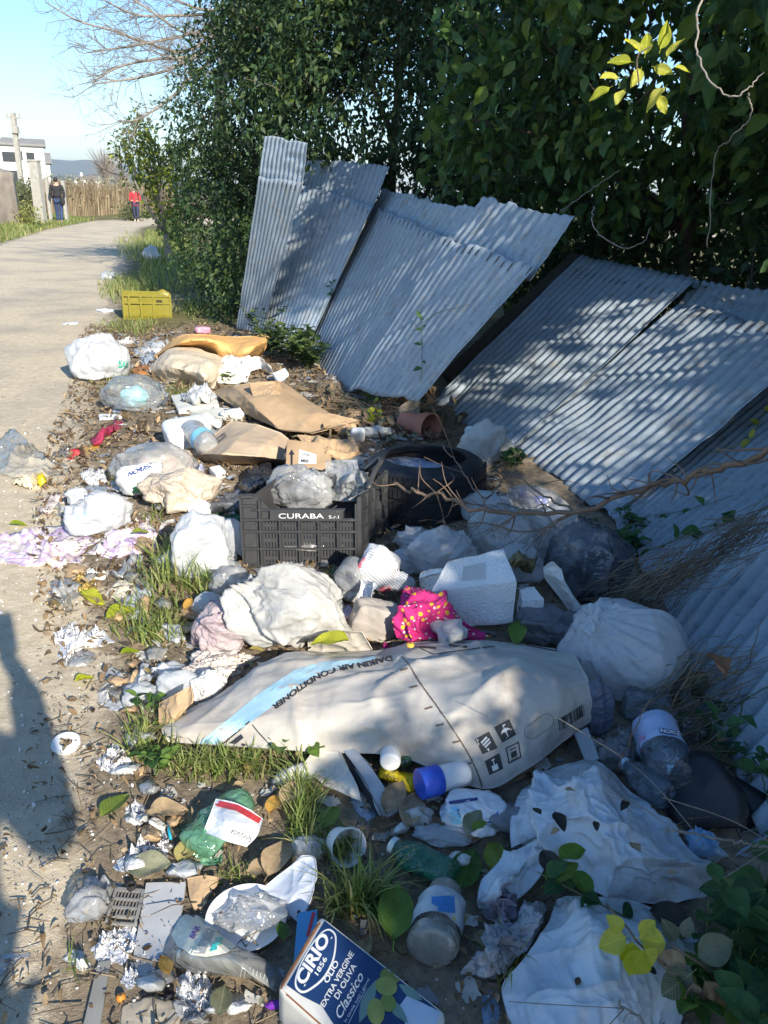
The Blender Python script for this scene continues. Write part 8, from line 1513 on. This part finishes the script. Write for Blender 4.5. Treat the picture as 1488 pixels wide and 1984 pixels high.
for a in [('nettle', 'tall nettle-like plant standing at the right edge beside the black panel', hit(1440, 1850), 4, 12, .065, NETTLE, 1, .34), ('nettle', 'leafy dark green plant in the lower right corner', hit(1470, 1930), 5, 11, .06, NETTLE, 2, .26), ('nettle', 'dark leafy plant at the right edge below the tarp corner', hit(1400, 1880), 3, 9, .05, NETTLE, 3, .24), ('nettle', 'low green weeds right at the bottom edge below the dead bramble', hit(1370, 1975), 4, 8, .05, WEED, 4, .12),
          ('ivy_clump', 'dark ivy clump growing up the fourth leaning sheet', hit(800, 755), 6, 12, .05, NETTLE, 5, .32), ('weed_clump', 'grey-green weeds at the sunlit foot of the second sheet', hit(525, 690), 13, 16, .06, DARKLEAF, 6, .30), ('weed_clump', 'dark bushy weeds at the foot of the third sheet', hit(600, 715), 16, 18, .07, DARKLEAF, 7, .34), ('weed_clump', 'dense dark weeds where the second and third sheets meet', hit(565, 700), 13, 16, .07, DARKLEAF, 8, .30), ('weed_clump', 'small upright weed in front of the leftmost sheet gap', hit(503, 660), 8, 14, .055, DARKLEAF, 9, .34),
          ('weed_clump', 'bright little green weed right of the beige sack', hit(440, 745), 5, 9, .035, WEED, 10, .10), ('weed_clump', 'pale green weed in front of the leaf drift', hit(712, 790), 3, 8, .05, WEED, 11, .14), ('weed_clump', 'yellow-green weed left of the flowerpot', hit(712, 822), 3, 7, .045, YG, 12, .08), ('ivy_clump', 'ivy leaves at the foot of the fallen sheets right of the grey bag', hit(1215, 1080), 6, 9, .055, NETTLE, 13, .12), ('ivy_clump', 'ivy trailing over the middle sheet below the branch', hit(1240, 1045), 5, 8, .05, NETTLE, 14, .12), ('ivy_clump', 'dark leaves at the foot of the large fallen sheet beside the dirty bag', hit(985, 905), 5, 8, .05, NETTLE, 15, .1),
          ('broadleaf_weed', 'fresh green broad-leaved weed under the front edge of the carton', hit(575, 1478), 3, 4, .055, WEED, 16, .06), ('broadleaf_weed', 'narrow-leaved weed left of the carton tip', hit(300, 1495), 5, 5, .04, WEED, 17, .07), ('broadleaf_weed', 'small fresh weed beside the corrugated flap', hit(290, 1385), 3, 5, .035, WEED, 18, .06), ('ivy_clump', 'dark creeper leaves on the low sheet at the right edge', hit(1400, 1480), 4, 6, .045, NETTLE, 19, .14), ('ivy_clump', 'creeper leaves beside the clear bottles', hit(1350, 1440), 3, 4, .045, NETTLE, 20, .12)]:
    nm, lb, b, st, nl, sz, m, sd, hg = a; plant(nm, lb, b, st, nl, sz, m, 300+sd, hgt=hg, width=1.7)
# bramble with yellow leaves over the lower tarp
br = empty('bramble', 'bramble sprig with bright yellow-green toothed leaves over the lower tarp', 'bramble', atz(1215, 1800, .26)); obj('stem', *tube(spline([atz(1176, 1752, .18), atz(1195, 1775, .22), atz(1218, 1800, .26), atz(1240, 1830, .26), atz(1290, 1870, .2)], 16), .0022, 5), BRN, br)
for (x, y, ang, L, k) in [(1212, 1815, 210, 58, 8), (1225, 1825, 262, 54, 0), (1205, 1805, 130, 40, 4), (1238, 1818, -15, 62, 4), (1240, 1812, 40, 42, 8), (1246, 1840, 250, 66, 0), (1250, 1838, 300, 44, 4)]:
    c = atz(x, y, .27); s = L*mpp(c); a = math.radians(ang); leaf_obj('leaf', c, _R*math.cos(a)+_U*math.sin(a)*.9+_F*.15, -_F*.6+np.array([0, 0, .6]), s, YLEAF if k else MATS['lime_leaf'], k, br, 1.9)
db = empty('dead_bramble', 'withered bramble with grey-green and brown leaves right of the yellow one', 'bramble', atz(1330, 1870, .2)); obj('stem', *tube(spline([atz(1300, 1830, .22), atz(1330, 1850, .22), atz(1370, 1880, .18), atz(1410, 1940, .1)], 14), .002, 5), BRN, db)
for k, (x, y, ang, L) in enumerate([(1310, 1822, 120, 44), (1322, 1815, 60, 40), (1352, 1855, 20, 80), (1350, 1850, -20, 70), (1340, 1885, 230, 80), (1345, 1905, 260, 70), (1395, 1890, -70, 76), (1330, 1870, 170, 60), (1365, 1900, 290, 60)]):
    c = atz(x, y, .2); s = L*mpp(c); a = math.radians(ang); leaf_obj('leaf', c, _R*math.cos(a)+_U*math.sin(a)*.9+_F*.2, -_F*.6+np.array([0, 0, .6])+rr.normal(0, .2, 3), s, MATS['greygreen_leaf'] if k < 5 else BROWNLEAF, k+3, db, 1.7)
# creepers over the sheets
def onsheet(x, y, off=.02):
    d = ray(x, y); L = np.linalg.norm(d); best = None
    for bt, _o in SHEETS:
        h_ = bt.ray_cast(Vector(CAM), Vector(d/L))
        if h_[0] is not None and (best is None or h_[3] < best): best = h_[3]
    return CAM+d/L*(best-off) if best else hit(x, y, off)
def creeper(label, pts, leaves, m=NETTLE, r_=.0022, sm_=None, seed=0): return vine(label, [onsheet(*p) for p in pts], r_, sm_ or mat('green_stem', (.10, .14, .05), rough=.6), 'creeper', n=30, leaves=leaves, lm=m, name='creeper', seed=seed)
creeper('thin creeper climbing the fourth sheet with small paired leaves', [(815, 740), (818, 700), (816, 660), (818, 630), (812, 610)], [(.2, .06, -1, .3), (.25, .06, 1, .2), (.45, .05, -1, -.1), (.5, .05, .8, .4), (.7, .05, -1, .2), (.75, .045, 1, -.2), (.95, .05, -.5, -1), (.9, .05, .8, -.5)], seed=1)
creeper('fine arching creeper stem on the fourth sheet', [(820, 625), (850, 605), (880, 598), (908, 590)], [], seed=2)
creeper('small leafy creeper hanging in the seam of the second and third sheets', [(642, 570), (640, 555), (646, 545)], [(.1, .045, -1, .4), (.3, .05, 1, .3), (.5, .045, -1, 0), (.6, .05, .8, .1), (.8, .04, -.6, -.6), (.9, .045, .6, -.5), (.2, .045, 0, 1)], seed=3)
creeper('creeper with pale leaves in the seam above the dry weeds', [(590, 690), (600, 665), (612, 640), (615, 620)], [(.1, .06, -1, .3), (.3, .06, 1, .2), (.5, .055, -.8, .2), (.7, .05, .9, 0), (.9, .05, -.5, -.6)], WEED, seed=4)
creeper('yellow-green bindweed stem across the middle fallen sheet at the right edge', [(1370, 880), (1400, 870), (1440, 858), (1462, 838), (1480, 800), (1500, 775)], [(.5, .06, -.5, .6), (.55, .05, .3, -.8), (.7, .05, -.9, -.4), (.85, .05, .6, -.6)], YLEAF, sm_=mat('yellow_stem', (.35, .38, .08), rough=.6), seed=5)
creeper('long thin creeper crossing the middle sheet below the branch', [(1100, 1000), (1180, 1005), (1260, 1000), (1340, 985), (1420, 960)], [(.2, .05, -.3, 1), (.4, .05, .6, .8), (.6, .06, -.5, .8), (.7, .06, .9, .3), (.85, .06, -.6, -.6)], seed=6)
creeper('leafy creeper beside the dry stalks on the middle sheet', [(1250, 1070), (1310, 1045), (1370, 1020), (1440, 1005)], [(.1, .07, -.8, .6), (.2, .07, .7, .7), (.35, .07, -.3, -.9), (.5, .08, .9, .3), (.6, .08, -.9, .2), (.75, .08, .6, .8), (.85, .07, .5, -.7), (.95, .07, -.8, -.4)], seed=7)
creeper('thick green creeper loop on the nearest sheet at the right edge', [(1345, 1318), (1370, 1352), (1410, 1362), (1450, 1352), (1500, 1325)], [], r_=.003, seed=8)
creeper('thin creeper hanging down the low sheet in the right corner', [(1440, 1360), (1432, 1410), (1450, 1450), (1475, 1500), (1490, 1560)], [(.3, .05, -1, .4), (.6, .055, .8, .6), (.9, .06, .9, .1)], seed=9)

# ---- middling scraps that fill the heap, the same few kinds again and again
FS = [(PAPER, 'paper_scrap', 'crumpled white paper scrap, one of many among the rubbish', 'white paper scraps in the heap'), (CLM, 'film_scrap', 'crumpled clear film scrap, one of many among the rubbish', 'clear film scraps in the heap'), (CARD, 'cardboard_scrap', 'torn brown cardboard scrap, one of many among the rubbish', 'cardboard scraps in the heap'),
      (PLT, 'bag_scrap', 'torn thin white bag scrap, one of many among the rubbish', 'thin bag scraps in the heap'), (CLD, 'dirty_film_scrap', 'dirty grey film scrap, one of many among the rubbish', 'dirty film scraps in the heap')]
r = np.random.default_rng(91)
_BOX = [(300, 1745, 560, 1935), (380, 1655, 640, 1810), (335, 1505, 525, 1680), (300, 1235, 1150, 1545), (530, 1690, 1000, 1990), (200, 1700, 365, 1850), (95, 1200, 225, 1300), (760, 1120, 1060, 1250), (455, 930, 760, 1260)]
for k in range(150):
    y = 880+1090*r.random(); lo_ = np.interp(y, [880, 1100, 1400, 1984], [170, 140, 240, 250]); hi_ = np.interp(y, [880, 1100, 1300, 1984], [440, 480, 330, 560]) if k % 3 else 1000
    if k % 3 == 0: lo_ = 560
    x = lo_+(hi_-lo_)*r.random()
    if any(a <= x <= c and b <= y <= d for a, b, c, d in _BOX): continue
    s_ = r.uniform(12, 30)*(1+.0004*(y-880)); n_ = int(r.integers(5, 8)); a0 = r.uniform(0, 6)
    pts = [(x+s_*r.uniform(.55, 1.25)*math.cos(a0+2*math.pi*i/n_), y+s_*.6*r.uniform(.55, 1.25)*math.sin(a0+2*math.pi*i/n_)) for i in range(n_)]
    m_, nm, lb, gp = FS[[0, 1, 2, 2, 3, 4, 0, 3][k % 8]]
    patch(nm, lb, 'scrap', pts, m_, 400+k, dome=r.uniform(.01, .035), lift=.006+.02*r.random(), amp=r.uniform(.006, .018), freq=r.uniform(7, 13), rings=6, n=30, jit=1.5, group=gp)

for a in [('plastic_bag', 'limp pale bag lying against the right side of the tyre', 950, 985, 96, 60, PLT, 501), ('plastic_bag', 'dirty white bag in the shade right of the cloudy bag', 1062, 1045, 84, 62, PLD, 502), ('plastic_bag', 'small pale bag between the striped packet and the pale white bag', 790, 1092, 62, 46, PLT, 503), ('plastic_bag', 'dull bag squeezed behind the smooth card piece', 690, 1150, 60, 46, PLD, 504),
          ('plastic_bag', 'flat grey bag at the foot of the sheets behind the knotted bag', 1190, 1180, 70, 50, PLG, 505), ('plastic_bag', 'greyish bag under the left wall of the black crate', 452, 1050, 70, 70, PLT, 506), ('plastic_bag', 'pale crumpled bag below the lilac tablecloth', 330, 1092, 56, 40, PLT, 507), ('plastic_bag', 'thin white bag peeking out behind the printed bag', 405, 1172, 60, 44, PLT, 508),
          ('plastic_bag', 'pale wad between the canister and the pale carton', 455, 800, 50, 22, PAPER, 509), ('plastic_bag', 'dusty bag behind the flowerpot', 735, 838, 50, 26, PLD, 510), ('plastic_bag', 'pale wrap under the left edge of the open brown box', 405, 775, 40, 22, PLT, 511), ('plastic_bag', 'bluish bag behind the labelled bottle', 1330, 1420, 60, 50, GRF, 512)]:
    bag(a[0], a[1], 'bag', *a[2:6], a[6], a[7], ar=.6, fold=.18, low=.25, sub=4)

for a in [('plastic_bag', 'limp grey-blue bag in the shade between the pouch and the folded tarp', 985, 1585, 90, 56, PLG, 521), ('plastic_bag', 'small crushed white bag left of the detergent pouch', 815, 1585, 52, 40, PLD, 522), ('plastic_bag', 'pale wad tucked under the tip of the carton', 575, 1500, 64, 40, PLD, 523), ('plastic_bag', 'thin white bag lying below the yoghurt cup', 600, 1640, 60, 40, PLT, 524),
          ('plastic_bag', 'crumpled clear bag left of the grey grate', 165, 1760, 80, 60, CLM, 525), ('plastic_bag', 'greyish bag wedged between the tarps and the metal rail', 1190, 1470, 60, 60, PLG, 526), ('plastic_bag', 'pale bag at the foot of the corrugated card', 270, 1345, 70, 44, PLT, 527), ('plastic_bag', 'white bag crumpled below the teal-printed one', 325, 1300, 60, 34, PLW, 528)]:
    bag(a[0], a[1], 'bag', *a[2:6], a[6], a[7], ar=.7, fold=.2, low=.3, sub=4)
rg = np.random.default_rng(8)
for k, (x, y) in enumerate([(1105, 1530), (1155, 1600), (1230, 1640), (1040, 1570), (1300, 1690), (1190, 1830), (1120, 1900), (1260, 1880), (1075, 1610), (1210, 1560)]):
    gleaf(x, y, rg.uniform(16, 30), rg.uniform(0, 360), MATS['black_leaf'] if k % 2 else BROWNLEAF, 'small dark leaf shred stuck on the tarps at the lower right', k, lift=.205 if y < 1700 else .12)['group'] = 'dark leaf shreds on the tarps'
